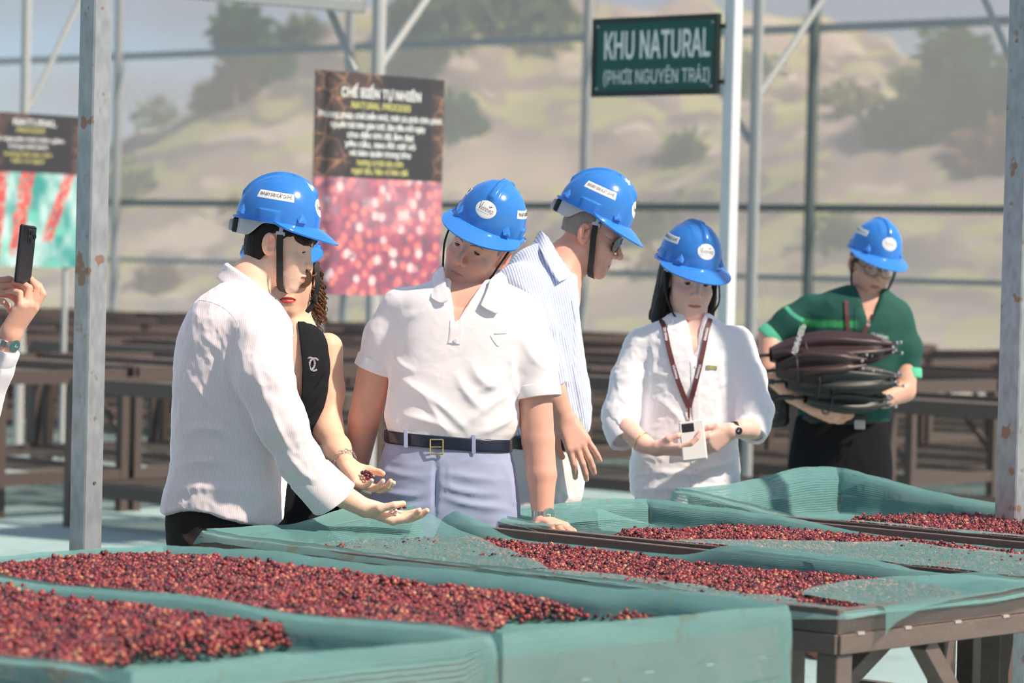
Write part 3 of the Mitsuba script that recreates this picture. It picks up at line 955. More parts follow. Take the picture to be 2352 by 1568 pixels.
# loose net flaps lying over parts of the heaps
def flap(corner, pts, z, lab, seed, m=40, n=60, amp=0.006, mat='m_net_open'):
    """pts: control rows of (es, el, dz) on a bed."""
    C = np.array(pts, float)
    Gd = zoomgrid(C, m, n)
    Gd[..., 2] += z + amp * (nz(np.stack([Gd[..., 0] * 10, Gd[..., 1] * 10, Gd[..., 0] * 0 + seed], -1), seed) + 0.5 * nz(np.stack([Gd[..., 0] * 28, Gd[..., 1] * 20, Gd[..., 0] * 0], -1), seed))
    edge = np.zeros((m, n))
    Wp = np.array([corner[0], corner[1], 0]) + Gd[..., :1] * ES + Gd[..., 1:2] * EL + Gd[..., 2:] * EZ
    u = np.concatenate([np.zeros((1, n)), np.cumsum(np.linalg.norm(np.diff(Wp, axis=0), axis=2), 0)], 0)
    v = np.concatenate([np.zeros((m, 1)), np.cumsum(np.linalg.norm(np.diff(Wp, axis=1), axis=2), 1)], 1)
    k = thing('net_flap', lab, 'net')
    scene[k] = mikit.ply(grid_mesh(Wp), mat, True, uv=np.stack([u, v], -1).reshape(-1, 2))
    return k


flap(b3, [[(0.02, 2.08, 0.012), (0.02, 1.75, 0.006), (0.01, 1.45, 0.006), (0.01, 1.1, 0.010)], [(0.4, 2.10, 0.016), (0.35, 1.75, 0.0), (0.25, 1.45, 0.0), (0.14, 1.08, 0.0)], [(0.80, 2.10, 0.06), (0.62, 1.7, 0.012), (0.42, 1.35, 0.004), (0.22, 1.06, 0.0)]],
     0.790, 'loose teal net flap covering the left end of the cherries in the middle bed', 31)
flap(b3, [[(-0.01, 1.1, 0.012), (-0.02, 0.7, 0.013), (-0.02, 0.35, 0.013), (-0.02, 0.06, 0.012)], [(0.12, 1.1, 0.0), (0.16, 0.75, 0.0), (0.14, 0.4, 0.0), (0.10, 0.03, 0.0)], [(0.2, 1.05, 0.0), (0.26, 0.78, 0.0), (0.2, 0.4, 0.0), (0.19, 0.0, -0.02)]],
     0.789, 'narrow teal net strip folded along the front edge of the middle bed', 32)
flap(b3, [[(0.20, 0.25, 0.0), (0.16, 0.1, 0.0), (0.14, -0.022, 0.0), (0.12, -0.04, -0.07)], [(0.45, 0.33, 0.01), (0.42, 0.15, 0.0), (0.36, -0.01, 0.004), (0.26, -0.03, -0.015)], [(0.86, 0.20, 0.02), (0.86, 0.1, 0.015), (0.86, 0.02, 0.018), (0.86, -0.01, 0.012)]],
     0.799, 'ragged teal net corner lying over the bare end rail', 33)
flap(b4, [[(-0.03, 1.30, 0.012), (-0.03, 0.8, 0.012), (-0.03, 0.4, 0.012), (-0.03, 0.02, 0.012)], [(0.12, 1.12, 0.016), (0.12, 0.8, 0.004), (0.12, 0.4, 0.004), (0.12, 0.02, 0.004)], [(0.38, 1.0, 0.012), (0.40, 0.8, 0.0), (0.42, 0.4, 0.0), (0.45, 0.02, 0.0)], [(0.60, 0.95, 0.004), (0.62, 0.75, -0.002), (0.66, 0.4, -0.002), (0.72, 0.02, -0.002)]],
     0.796, 'wide open mesh net sheet over the cherries at right, pinned up at its corner', 34)
flap(b4, [[(0.0, 2.12, 0.02), (0.0, 1.95, 0.014), (0.0, 1.75, 0.012)], [(0.25, 2.14, 0.028), (0.25, 1.98, 0.022), (0.25, 1.8, 0.016)], [(0.6, 2.14, 0.02), (0.6, 2.0, 0.0), (0.6, 1.85, -0.02)]],
     0.795, 'open mesh net fold lying over the fingers of the man in the white polo', 35)
flap(b5, [[(-0.01, 1.5, 0.010), (-0.02, 0.9, 0.010), (-0.02, 0.3, 0.010)], [(0.12, 1.5, 0.0), (0.12, 0.9, 0.0), (0.14, 0.3, 0.0)], [(0.2, 1.45, -0.01), (0.22, 0.9, -0.008), (0.24, 0.3, 0.0)]],
     0.796, 'narrow teal net strip along the front of the rearmost bed', 36)
# ---------------------------------------------------------------- people: heads, hands, clothes
pr('m_skin', {'type': 'mesh_attribute', 'name': 'vertex_color'}, 0.48, specular=0.35)
pr('m_eye', {'type': 'mesh_attribute', 'name': 'vertex_color'}, 0.12, specular=0.6)
pr('m_hair_black', (0.010, 0.008, 0.008), 0.5, specular=0.25)
pr('m_hair_grey', (0.25, 0.225, 0.20), 0.6)
pr('m_hair_brown', (0.16, 0.075, 0.035), 0.5)


def head_frame(o, yaw, pitch, roll):
    """Head axes in the world. yaw turns the face from the camera to the right, pitch bows it, roll tips the crown to the right."""
    y, t, r = map(math.radians, (yaw, pitch, roll))
    F0 = np.array([math.sin(y), -math.cos(y), 0])
    Fw = math.cos(t) * F0 - math.sin(t) * EZ
    U = math.cos(t) * EZ + math.sin(t) * F0
    X = np.cross(Fw, U)
    U2 = math.cos(r) * U - math.sin(r) * X if False else U
    # roll in the picture plane, about the view axis
    c, s = math.cos(r), math.sin(r)
    Ry = np.array([[c, 0, s], [0, 1, 0], [-s, 0, c]])
    return np.asarray(o, float), np.stack([Ry @ X, Ry @ Fw, Ry @ U2], 1)


def head_sdf(p, q):
    """p in head axes: x sideways, y to the face, z up; origin between the ears. q: the person's proportions."""
    g = q.get
    fw, jl, nl, mz, cz = g('face_w', 1.0), g('jaw', 1.0), g('nose', 1.0), g('muzzle', 0.003), g('chin_drop', 0.0)
    ax = np.abs(p[:, 0])
    s = np.stack([ax, p[:, 1], np.where(p[:, 2] < 0, p[:, 2] / g('long', 1.0), p[:, 2])], 1)
    d = ellipsoid(s, (0, -0.004, 0.034), (0.076 * fw, 0.090, 0.086))
    d = smin(d, ellipsoid(s, (0, 0.030, -0.030), (0.061 * fw, 0.060, 0.080)), 0.03)
    d = smin(d, capsule(s, (0.046 * fw * jl, 0.006, -0.066), (0.016, 0.070, -0.106 - cz), 0.020, 0.017), 0.030)
    d = smin(d, ellipsoid(s, (0, 0.074 + g('chin', 0), -0.104 - cz), (0.021 * jl, 0.017, 0.017)), 0.022)
    d = smin(d, ellipsoid(s, (0.043 * fw, 0.054, -0.032), (0.023, 0.024, 0.020)), 0.02)
    d = smin(d, ellipsoid(s, (0.028, 0.060, -0.060), (0.024, 0.022, 0.030)), 0.03)
    d = smin(d, capsule(s, (0, 0.078, 0.020), (0.040 * fw, 0.064, 0.017), 0.011, 0.009), 0.020)
    d = smax(d, -ellipsoid(s, (0.032 * fw, 0.100, -0.004), (0.020, 0.021, 0.0125)), 0.010)
    # lids over the eyeball
    ec = np.array([0.0315 * fw, 0.0695, -0.003])
    lid = ellipsoid(s, ec, (0.0150, 0.0148, 0.0145))
    op = g('eye_open', 0.0035)
    cut = ellipsoid(s, ec + [0, 0.012, -0.0012], (0.0125, 0.012, op))
    lid = smax(lid, -cut, 0.0012)
    d = smin(d, lid, 0.0035)
    # nose
    nt = 0.112 * (0.55 + 0.45 * nl) + 0.004
    d = smin(d, capsule(s, (0, 0.082, 0.008), (0, nt - 0.008, -0.031), 0.0065, 0.0085 * g('nose_w', 1.0)), 0.011)
    d = smin(d, ellipsoid(s, (0, nt - 0.007, -0.036), (0.0105 * g('nose_w', 1.0), 0.011, 0.0095)), 0.007)
    d = smin(d, ellipsoid(s, (0.0135 * g('nose_w', 1.0), nt - 0.020, -0.041), (0.0075, 0.010, 0.0075)), 0.005)
    d = smax(d, -ellipsoid(s, (0.0075 * g('nose_w', 1.0), nt - 0.013, -0.0480), (0.0042, 0.006, 0.0040)), 0.003)
    # mouth
    d = smin(d, ellipsoid(s, (0, 0.068 + mz, -0.073), (0.027, 0.023, 0.022)), 0.018)
    mo = g('mouth_open', 0.0)
    lw = g('lip', 1.0)
    up = chain(s, [(0, 0.0905 + mz, -0.0685), (0.010, 0.0885 + mz, -0.0678), (0.022, 0.079 + mz * 0.6, -0.0725)], [0.0042 * lw, 0.0044 * lw, 0.0016])
    lo = chain(s, [(0, 0.0890 + mz, -0.0785 - mo), (0.011, 0.0870 + mz, -0.0782 - mo), (0.022, 0.079 + mz * 0.6, -0.0735)], [0.0052 * lw, 0.0048 * lw, 0.0016])
    d = smin(d, up, 0.005)
    d = smin(d, lo, 0.005)
    cutm = chain(s, [(0, 0.096 + mz, -0.0731 - mo / 2), (0.012, 0.0925 + mz, -0.0733 - mo / 2), (0.024, 0.083 + mz * 0.6, -0.0730)], [0.0013 + mo * 0.5, 0.0012 + mo * 0.4, 0.0010])
    d = smax(d, -cutm, 0.0025)
    # ears
    a = math.radians(14)
    Re = np.array([[math.cos(0.45), -math.sin(0.45), 0], [math.sin(0.45), math.cos(0.45), 0], [0, 0, 1.0]]) @ np.array([[1, 0, 0], [0, math.cos(a), -math.sin(a)], [0, math.sin(a), math.cos(a)]])
    eo = np.array([0.078 * fw, -0.010, -0.010])
    ear = ellipsoid(s, eo, (0.0105, 0.0210, 0.033), Re)
    ear = smax(ear, -ellipsoid(s, eo + Re @ [0.011, 0.002, 0.004], (0.0115, 0.0135, 0.0230), Re), 0.0025)
    ear = smin(ear, capsule(s, eo + Re @ [0.006, -0.006, -0.008], eo + Re @ [0.006, -0.005, 0.016], 0.0032, 0.0026), 0.003)
    ear = smin(ear, ellipsoid(s, eo + Re @ [0.0, 0.008, -0.001], (0.005, 0.005, 0.009), Re), 0.004)
    d = smin(d, ear, 0.006)
    return d


def skin_col(base, p, q):
    """Skin colours in head axes: lips, and the warmer nose, cheeks and ears."""
    base = np.asarray(base)
    p = np.stack([p[:, 0], p[:, 1], np.where(p[:, 2] < 0, p[:, 2] / q.get('long', 1.0), p[:, 2])], 1)
    c = np.tile(base, (len(p), 1))
    ax, mo = np.abs(p[:, 0]), q.get('mouth_open', 0)
    red = base * [1.05, 0.72, 0.70]
    w = np.exp(-((ax - 0.04) / 0.02) ** 2 - ((p[:, 2] + 0.035) / 0.018) ** 2 - ((p[:, 1] - 0.07) / 0.03) ** 2) * q.get('blush', 0.35)
    w = np.maximum(w, np.exp(-(ax / 0.014) ** 2 - ((p[:, 2] + 0.04) / 0.014) ** 2) * (p[:, 1] > 0.09) * q.get('nose_red', 0.4))
    w = np.maximum(w, (ax > 0.074) * (np.abs(p[:, 1] + 0.008) < 0.035) * (np.abs(p[:, 2] + 0.01) < 0.045) * 0.45)
    c = c * (1 - w[:, None]) + red * w[:, None]
    lx = np.clip(1 - (ax / 0.0245) ** 2, 0, 1)
    zc = -0.0732 - mo / 2
    half = (0.0068 * q.get('lip', 1) + mo / 2) * lx ** 0.6
    l = np.clip((half - np.abs(p[:, 2] - zc)) / 0.0015, 0, 1) * (p[:, 1] > 0.07)
    c = c * (1 - l[:, None]) + np.asarray(q.get('lip_col', base * [0.95, 0.5, 0.5])) * l[:, None]
    if mo > 0.002:
        t = np.clip((mo * 0.55 - np.abs(p[:, 2] - zc)) / 0.001, 0, 1) * (ax < 0.017) * (p[:, 1] > 0.07)
        c = c * (1 - t[:, None]) + np.array(q.get('teeth', [0.75, 0.70, 0.66])) * t[:, None]
    st = q.get('stubble', 0)
    if st:
        t = st * np.clip((-0.055 - p[:, 2]) / 0.02, 0, 1) * (p[:, 1] > 0.0) * (p[:, 2] > -0.125) * (1 - l)
        c = c * (1 - t[:, None]) + base * [0.62, 0.62, 0.66] * t[:, None]
    return np.clip(c, 0, 1)


FING = {'index': (0.0265, 0.090, (0.043, 0.026, 0.021)), 'middle': (0.0070, 0.094, (0.047, 0.030, 0.022)), 'ring': (-0.0125, 0.090, (0.043, 0.028, 0.021)), 'little': (-0.0305, 0.081, (0.034, 0.021, 0.018))}


def make_hand(wrist, fdir, back, thumb_side, curls, thumb, spread=(8, 2, -4, -10), s=1.0):
    """A hand: fdir along the fingers, back out of the back of the hand, thumb_side a rough vector to the thumb.
    curls: bend in degrees at the three joints of index, middle, ring, little; thumb: four points in hand axes. Returns a distance function and tips."""
    y = unit(fdir)
    z = unit(np.asarray(back, float) - np.dot(back, y) * y)
    x = np.cross(y, z)
    if np.dot(x, thumb_side) < 0:
        x = -x
    M = np.stack([x, y, z], 1)
    wrist = np.asarray(wrist, float)
    segs, tips = [], []
    for (nm, (bx, by, ls)), cu, sp in zip(FING.items(), curls, spread):
        p = np.array([bx, by, 0.002])
        mc = np.array([bx * 0.55, 0.012, 0.0])
        pts, a = [p], 0.0
        for l, c in zip(ls, cu):
            a += math.radians(c)
            sr = math.radians(sp)
            p = p + l * np.array([math.sin(sr) * math.cos(a), math.cos(sr) * math.cos(a), -math.sin(a)])
            pts.append(p)
        r0 = 0.0094 if nm != 'little' else 0.0080
        segs.append((mc, pts, r0))
        tips.append(pts[-1])
    th = [np.asarray(t, float) for t in thumb]

    def f(P):
        q = (P - wrist) @ M / s
        d = None
        for mc, pts, r0 in segs:
            c = capsule(q, mc, pts[0], 0.0145, 0.0115)
            d = c if d is None else smin(d, c, 0.016)
        d = smin(d, capsule(q, (0.014, 0.018, -0.006), th[1], 0.0165, 0.0125), 0.015)
        d = smin(d, capsule(q, (-0.02, 0.02, -0.006), (-0.026, 0.06, -0.005), 0.0135, 0.011), 0.012)
        d = smin(d, chain(q, [th[1], th[2], th[3]], [0.0118, 0.0105, 0.0085], 0.003), 0.006)
        for mc, pts, r0 in segs:
            c = chain(q, pts, [r0 + 0.0008, r0, r0 * 0.93, r0 * 0.80], 0.0025)
            d = smin(d, c, 0.0045)
        return d * s

    R = max(np.linalg.norm(t) for t in tips) * s + 0.03
    bounds = [wrist + s * (M @ t) for t in tips + [th[3], th[2], np.zeros(3)]]
    return {'f': f, 'pts': np.array(bounds), 'M': M, 'o': wrist, 's': s, 'tips': [wrist + s * (M @ t) for t in tips], 'thumb': wrist + s * (M @ th[3]), 'segs': segs}


def nails(hand, v, col, nail):
    """Nail colours on the back of each fingertip."""
    q = (v - hand['o']) @ hand['M'] / hand['s']
    for mc, pts, r0 in hand['segs']:
        a = unit(pts[-1] - pts[-2])
        b = np.cross([1, 0, 0], a)
        b = b if b[2] > 0 or True else -b
        rel = q - pts[-1]
        t, w, h = rel @ a, rel[:, 0], rel @ b
        on = (t > -0.006) & (t < 0.008) & (np.abs(w) < 0.0058) & (h > 0.0025)
        col[on] = nail
    return col


def limb(pts, rs, hand=None, k=0.008, flat=None):
    """Distance function of an arm through pts, blended into its hand."""
    pts = [np.asarray(p, float) for p in pts]

    def f(P):
        d = chain(P, pts, rs, k)
        if hand is not None:
            d = smin(d, hand['f'](P), 0.016)
        return d
    b = np.vstack([pts] + ([hand['pts']] if hand is not None else []))
    return f, b.min(0) - 0.075, b.max(0) + 0.075


def rows_px(d, rows, ydepth=None):
    """Silhouette rows of the photograph (py, left px, right px, half depth[, y shift]) at distance d -> loft rows."""
    out = []
    for r in rows:
        a, b = W(r[1], r[0], d), W(r[2], r[0], d)
        c = (a + b) / 2
        out.append((c[2], c[0], c[1] + (r[4] if len(r) > 4 else 0), np.linalg.norm(b - a) / 2, r[3]))
    return out


def folds(v, n, lines):
    """Creases: lines of (points (x, z) ..., width, height), acting on cloth that faces the camera side."""
    out = np.zeros(len(v))
    f = np.clip(-n[:, 1] * 1.5 + 0.3, 0, 1)
    for pts, w, a in lines:
        P = spline(np.array([[x, z] for x, z in pts], float), 80)
        t = np.sin(np.linspace(0.12, np.pi - 0.12, 80))
        e, i = cKDTree(P).query(v[:, [0, 2]], distance_upper_bound=w * 3.2)
        m = np.isfinite(e)
        out[m] += (f[m] * a * t[i[m]] * np.exp(-(e[m] / w) ** 2))
    return out


def fold_px(d, lines):
    """Creases drawn in photograph points -> (x, z) at distance d."""
    o = []
    for pts, w, a in lines:
        o.append(([tuple(W(x, y, d)[[0, 2]]) for x, y in pts], w, a))
    return o


def crumple(v, amp, scale, seed, stretch=(1, 1, 1), ridge=0.5):
    q = v * np.asarray(stretch) / scale
    q = q + 0.35 * np.stack([nz(q * 0.7, seed + 1), nz(q * 0.7 + 5, seed + 2), nz(q * 0.7 + 9, seed + 3)], -1) * 2
    a = nz(q, seed) * 2
    r = 1 - np.abs(nz(q * 1.6 + 3, seed + 4) * 2) * 2
    return amp * ((1 - ridge) * a + ridge * r * 0.7 + 0.35 * nz(q * 3.1, seed + 7))


def hit(mesh, pts, off=0.0):
    """Where the photograph's points (n, 2) meet the camera side of a mesh, off metres in front of it."""
    v = np.asarray(mesh.vertices)
    nrm = meshkit.arrays(mesh, True)[2]
    e = v - EYE
    fr = (nrm * unit(e)).sum(1) < 0.15
    v2, dep = v[fr], e[fr] @ FWD
    t = cKDTree(PX(v2))
    dist, i = t.query(np.asarray(pts, float), k=10)
    D = dep[i]
    near = D < D.min(1, keepdims=True) + 0.05
    w = near / (dist + 0.3) ** 2
    dd = (D * w).sum(1) / w.sum(1) - off
    return np.array([W(x, y, q) for (x, y), q in zip(pts, dd)])


def patch_px(mesh, ctrl, m, n, off, thick):
    """A sheet laid on a mesh: ctrl rows of photograph points."""
    C = np.array(ctrl, float)
    C = np.concatenate([C, np.zeros(C.shape[:2] + (1,))], -1)
    G = zoomgrid(C, m, n)[..., :2]
    P = hit(mesh, G.reshape(-1, 2), off).reshape(m, n, 3)
    g = grid_mesh(P, 0)
    if (meshkit.arrays(g, True)[2] * unit(P.reshape(-1, 3) - EYE)).sum() > 0:
        P = P[:, ::-1]
    return grid_mesh(P, thick)


def strip_px(mesh, pts, width, off, thick, n=40):
    P = hit(mesh, spline(np.array(pts, float), n), off)
    return ribbon(P, -FWD, width, thick / 2, n)


def text_on(mesh_or_plane, text, height, place, depth=0.0006, bold=False):
    """Lettering mapped through place(x, y) -> (point, normal)."""
    m = meshkit.text_mesh(text, height, depth, bold)
    v = np.array(m.vertices)
    p, nr = place(v[:, 0], v[:, 1])
    return trimesh.Trimesh(p + nr * (v[:, 2:3] + 0.0002), m.faces, process=False), v[:, 0].max()


def collar(o, R, rx, ry, stand, flap, tip, open_deg, tilt=0.0, drop=0.02, thick=0.0022, n=64, seed=0, flare=0.016):
    """A shirt collar about a neck: o its centre, R columns (side, front, up); the flap is longer at the front tips."""
    ph = np.radians(np.linspace(open_deg, 360 - open_deg, n))
    fr = (np.cos(ph) + 1) / 2
    side, front = np.sin(ph), np.cos(ph)
    prof = [(0.0, 0.0, 0), (0.002, 0.55, 0), (0.000, 1.0, 0), (0.004, 1.06, 0), (0.010, 0.95, 0), (0.4, 0, 1), (0.7, 0, 1), (1.0, 0, 1)]
    L = flap + (tip - flap) * np.clip((fr - 0.45) / 0.5, 0, 1) ** 1.5
    G = []
    for (a, b, fl) in prof:
        if not fl:
            rr, z = a, stand * b
            rr = rr + np.zeros(n)
            z = z + np.zeros(n)
        else:
            rr = 0.006 + flare * (0.3 + 0.7 * fr) * a ** 0.8 + 0.003 * np.sin(ph * 3 + seed) * a
            z = stand * 0.95 - L * a
        z = z - drop * fr ** 2
        rr = rr + 0.010 * fr * (1 if fl else 0) * (a if fl else 0)
        G.append(o + R[:, :1].T * ((rx + rr) * side)[:, None] + R[:, 1:2].T * ((ry + rr) * front)[:, None] + R[:, 2:].T * z[:, None])
    P = np.stack(G, 0)
    P = np.stack([spline(P[:, i], 16) for i in range(n)], 1)
    return grid_mesh(P, thick)


def patch3(fn, ctrl, m, n, thick):
    """A sheet through control rows of (px, py, depth offset), given by fn."""
    C = np.array([[fn(*c) for c in row] for row in ctrl])
    P = zoomgrid(C, m, n)
    g = grid_mesh(P, 0)
    if (meshkit.arrays(g, True)[2] * unit(P.reshape(-1, 3) - EYE)).sum() > 0:
        P = P[:, ::-1]
    return grid_mesh(P, thick)
# ---------------------------------------------------------------- hard hats
pr('m_helmet', (0.034, 0.215, 0.67), 0.16, specular=0.55, clearcoat=0.6, clearcoat_gloss=0.92)
pr('m_sticker', (0.86, 0.86, 0.88), 0.35)
pr('m_print', (0.03, 0.03, 0.04), 0.5)
pr('m_strap', (0.012, 0.013, 0.016), 0.6)
pr('m_plastic_grey', (0.52, 0.54, 0.56), 0.35)
pr('m_plastic_black', (0.02, 0.022, 0.024), 0.35)
HA, HB, HH = 0.102, 0.119, 0.133       # half width, half length, height of the shell


def shell_point(th, t):
    """Shell surface in helmet axes (x side, y front, z up; rim at z = 0). th: angle from the front; t: 0 at the crown, 1 at the rim."""
    s = np.sin(t * np.pi / 2)
    c = np.cos(t * np.pi / 2)
    rr = s ** (0.96 - 0.16 * np.cos(th))
    z = HH * c ** 0.92
    x = HA * rr * np.sin(th)
    y = HB * rr * np.cos(th) - 0.002
    return np.stack([x, y, z], -1)


def shell_rel(th, t):
    """How far the ridges stand out."""
    p = shell_point(th, t)
    x, y, z = p[..., 0], p[..., 1], p[..., 2]
    front = np.where(y > 0, 1.0, 0.75)
    w = 0.0135 + 0.006 * np.clip(-y / 0.1, -0.6, 1)
    mid = np.clip((w - np.abs(x)) / 0.0035 + 0.5, 0, 1)
    ext = np.clip((z - 0.080) / 0.012, 0, 1) * (y > 0) + np.clip((z - 0.052) / 0.016, 0, 1) * (y <= 0)
    rid = 0.0075 * mid * ext
    side = np.clip((0.042 - np.abs(x)) / 0.002 + 0.5, 0, 1) * np.clip((z - 0.075) / 0.02, 0, 1) * 0.0016
    # slot housings low on the sides
    sb = np.clip((0.030 - np.abs(y + 0.012)) / 0.002 + 0.5, 0, 1) * np.clip((0.031 - z) / 0.0022 + 0.5, 0, 1) * np.clip((np.abs(x) - 0.078) / 0.004, 0, 1) * 0.0045
    return rid + side + sb


def shell_at(th, t, off=0.0):
    th, t = np.asarray(th, float), np.asarray(t, float)
    e = 1e-3
    p = shell_point(th, t)
    n = np.cross(shell_point(th + e, t) - p, shell_point(th, t - e) - p)
    n = unit(n)
    n = np.where((n * p).sum(-1, keepdims=True) < 0, -n, n)
    return p + n * (shell_rel(th, t)[..., None] * (off >= 0) + off), n


def helmet_mesh():
    nt = 108
    th = np.linspace(0, 2 * np.pi, nt + 1)
    ts = np.concatenate([np.linspace(0.004, 0.5, 20), np.linspace(0.515, 1.0, 36)])
    TH, TT = np.meshgrid(th, ts, indexing='ij')
    P, N = shell_at(TH, TT)
    front = np.clip(np.cos(th), 0, 1)
    vis = np.clip((np.cos(th) - 0.12) / 0.88, 0, 1) ** 0.75
    brim = 0.009 + 0.052 * vis
    rim = P[:, -1]
    outd = np.stack([np.sin(th) * HB, np.cos(th) * HA, 0 * th], 1)
    outd = unit(np.stack([np.sin(th) * 0.9 * (1 - 0.35 * vis), np.cos(th), 0 * th], 1))
    rows = []
    for a in (0.12, 0.35, 0.65, 0.9, 1.0):
        dz = -0.033 * vis * a ** 1.3 - 0.002 * a + 0.0035 * (a >= 0.99) * (1 - vis)
        rows.append(rim + outd * (brim * a)[:, None] + np.stack([0 * th, 0 * th, dz], 1))
    under = []
    for a in (1.0, 0.65, 0.12):
        dz = -0.033 * vis * a ** 1.3 - 0.002 * a - 0.0032
        under.append(rim + outd * (brim * a * 0.985)[:, None] + np.stack([0 * th, 0 * th, dz], 1))
    inn, _ = shell_at(TH[:, ::-1][:, ::3], np.minimum(TT[:, ::-1][:, ::3], 1.0), -0.004)
    A = np.concatenate([P] + [r[:, None] for r in rows] + [u[:, None] for u in under] + [inn], 1)
    g = grid_mesh(A)
    v = np.array(g.vertices)
    g = trimesh.Trimesh(v, g.faces, process=False)
    g.merge_vertices(digits_vertex=6)
    if g.volume < 0:
        g.invert()
    return g


def side_place(side, c_th, c_t, ang, flip=1):
    """Maps flat label coordinates (metres) onto the shell about (c_th, c_t)."""
    def f(x, y):
        ca, sa = math.cos(ang), math.sin(ang)
        X, Y = x * ca - y * sa, x * sa + y * ca
        th = c_th + side * X / 0.118
        t = c_t - Y / 0.165
        return shell_at(th, t, 0.0)
    return f


def label_quad(place, w, h, off, oval=False, lift=0.0):
    m, n = 8, 30
    if oval:
        r, a = np.meshgrid(np.linspace(0.02, 1, 7), np.linspace(0, 2 * np.pi, 41), indexing='ij')
        x, y = r * np.cos(a) * w / 2, r * np.sin(a) * h / 2
    else:
        y, x = np.meshgrid(np.linspace(-h / 2, h / 2, m), np.linspace(-w / 2, w / 2, n), indexing='ij')
    p, nr = place(x.ravel(), y.ravel())
    P = (p + nr * off).reshape(x.shape + (3,))
    g = grid_mesh(P)
    nn = meshkit.arrays(g, True)[2]
    if (nn * nr).sum() < 0:
        P = P[:, ::-1]
    return grid_mesh(P, off * 0.8)


_HELM = {}


def helmet_parts():
    if _HELM:
        return _HELM
    _HELM['shell'] = (helmet_mesh(), 'm_helmet', 38)
    bumps = []
    for th, sy in ((0.82, 1), (-0.82, 1), (2.45, 1), (-2.45, 1)):
        p, nr = shell_at(np.array([th]), np.array([0.93]))
        p, nr = p[0], unit(nr[0] * [1, 1, 0.2])
        s = unit(np.cross(nr, EZ))
        u = np.cross(s, nr)
        pts = [p + s * a * 0.014 + u * b - nr * 0.004 for a in (-1, 1) for b in (-0.010, 0.006)] + [p + s * a * 0.012 + nr * 0.010 + u * -0.009 for a in (-1, 1)] + [p + u * 0.019 - nr * 0.001, p + nr * 0.010 + u * -0.002]
        bumps.append(trimesh.convex.convex_hull(np.array(pts)))
    _HELM['bump'] = bumps
    lab = []
    for side, th in ((1, math.pi / 2), (-1, -math.pi / 2)):
        pl = side_place(-side if side > 0 else 1, th + side * 0.02, 0.665, -0.07 * 1)
        pl = side_place(-1, th, 0.655, 0.0) if side > 0 else side_place(-1, th, 0.655, 0.0)
        q = label_quad(pl, 0.122, 0.0205, 0.0009)
        tx = meshkit.text_mesh('NHÀ MÁY SẢN XUẤT CÀ PHÊ', 0.0090, 0.0003, True)
        v = np.array(tx.vertices)
        k = 0.106 / (v[:, 0].max() - v[:, 0].min())
        x = (v[:, 0] - v[:, 0].min()) * k - 0.053
        y = v[:, 1] - 0.0042
        p, nr = pl(x, y)
        lab.append((q, trimesh.Trimesh(p + nr * (v[:, 2:3] + 0.0011), tx.faces, process=False)))
    _HELM['label'] = lab
    pl = side_place(-1, 0.0, 0.735, 0.0)
    q = label_quad(pl, 0.078, 0.043, 0.0011, oval=True)
    parts = []
    for (s, h, x0, y0, wdt) in (('V', 0.0190, -0.0305, -0.0050, 0.013), ('inhhiep', 0.0104, -0.0190, -0.0056, 0.047)):
        tx = meshkit.text_mesh(s, h, 0.0003, False)
        v = np.array(tx.vertices)
        k = wdt / (v[:, 0].max() - v[:, 0].min())
        p, nr = pl(v[:, 0] * k + x0, v[:, 1] + y0)
        parts.append(trimesh.Trimesh(p + nr * (v[:, 2:3] + 0.0013), tx.faces, process=False))
    for (xa, ya, xb, yb) in ((0.0110, 0.0068, 0.0075, 0.0105), (0.0110, 0.0068, 0.0180, 0.0108), (-0.028, -0.0098, 0.016, -0.0098)):
        wv = 0.0011 if ya > 0 else 0.00035
        t = np.linspace(0, 1, 8)
        x, y = xa + (xb - xa) * t, ya + (yb - ya) * t
        nx, ny = -(yb - ya), (xb - xa)
        l = math.hypot(nx, ny)
        gx = np.stack([x + nx / l * wv, x - nx / l * wv], 0)
        gy = np.stack([y + ny / l * wv, y - ny / l * wv], 0)
        p, nr = pl(gx.ravel(), gy.ravel())
        P = (p + nr * 0.0016).reshape(2, 8, 3)
        g = grid_mesh(P)
        if (meshkit.arrays(g, True)[2] * nr).sum() < 0:
            P = P[:, ::-1]
        parts.append(grid_mesh(P, 0.0003))
    _HELM['logo'] = (q, cat(*parts))
    # head band, ratchet and hangers inside
    a = np.linspace(math.radians(62), math.radians(298), 50)
    band = []
    for (w, z) in ((0, 0.012), (0, -0.004), (0, -0.020), (0, -0.036)):
        bk = np.clip((-np.cos(a) - 0.12) / 0.5, 0, 1)
        zz = np.where(z < 0.0, z * (0.12 + 1.15 * bk * bk * (3 - 2 * bk)), z)
        band.append(np.stack([0.0905 * np.sin(a), 0.110 * np.cos(a) - 0.003, zz - 0.002], 1))
    _HELM['band'] = grid_mesh(np.stack(band, 0), 0.002)
    y0 = -0.116
    _HELM['ratchet'] = cat(obox([0, y0 + 0.002, -0.026], [1, 0, 0], [0, 1, 0], EZ, 0.030, 0.009, 0.021, 0.004), obox([0.0, y0 + 0.01, -0.002], [1, 0, 0], [0, 1, 0], EZ, 0.022, 0.008, 0.012, 0.003))
    kn = trimesh.creation.cylinder(0.0165, 0.014, sections=18)
    kn.apply_transform(trimesh.transformations.rotation_matrix(math.pi / 2, [1, 0, 0]))
    kn.apply_translation([0, y0 - 0.012, -0.028])
    _HELM['knob'] = kn
    return _HELM


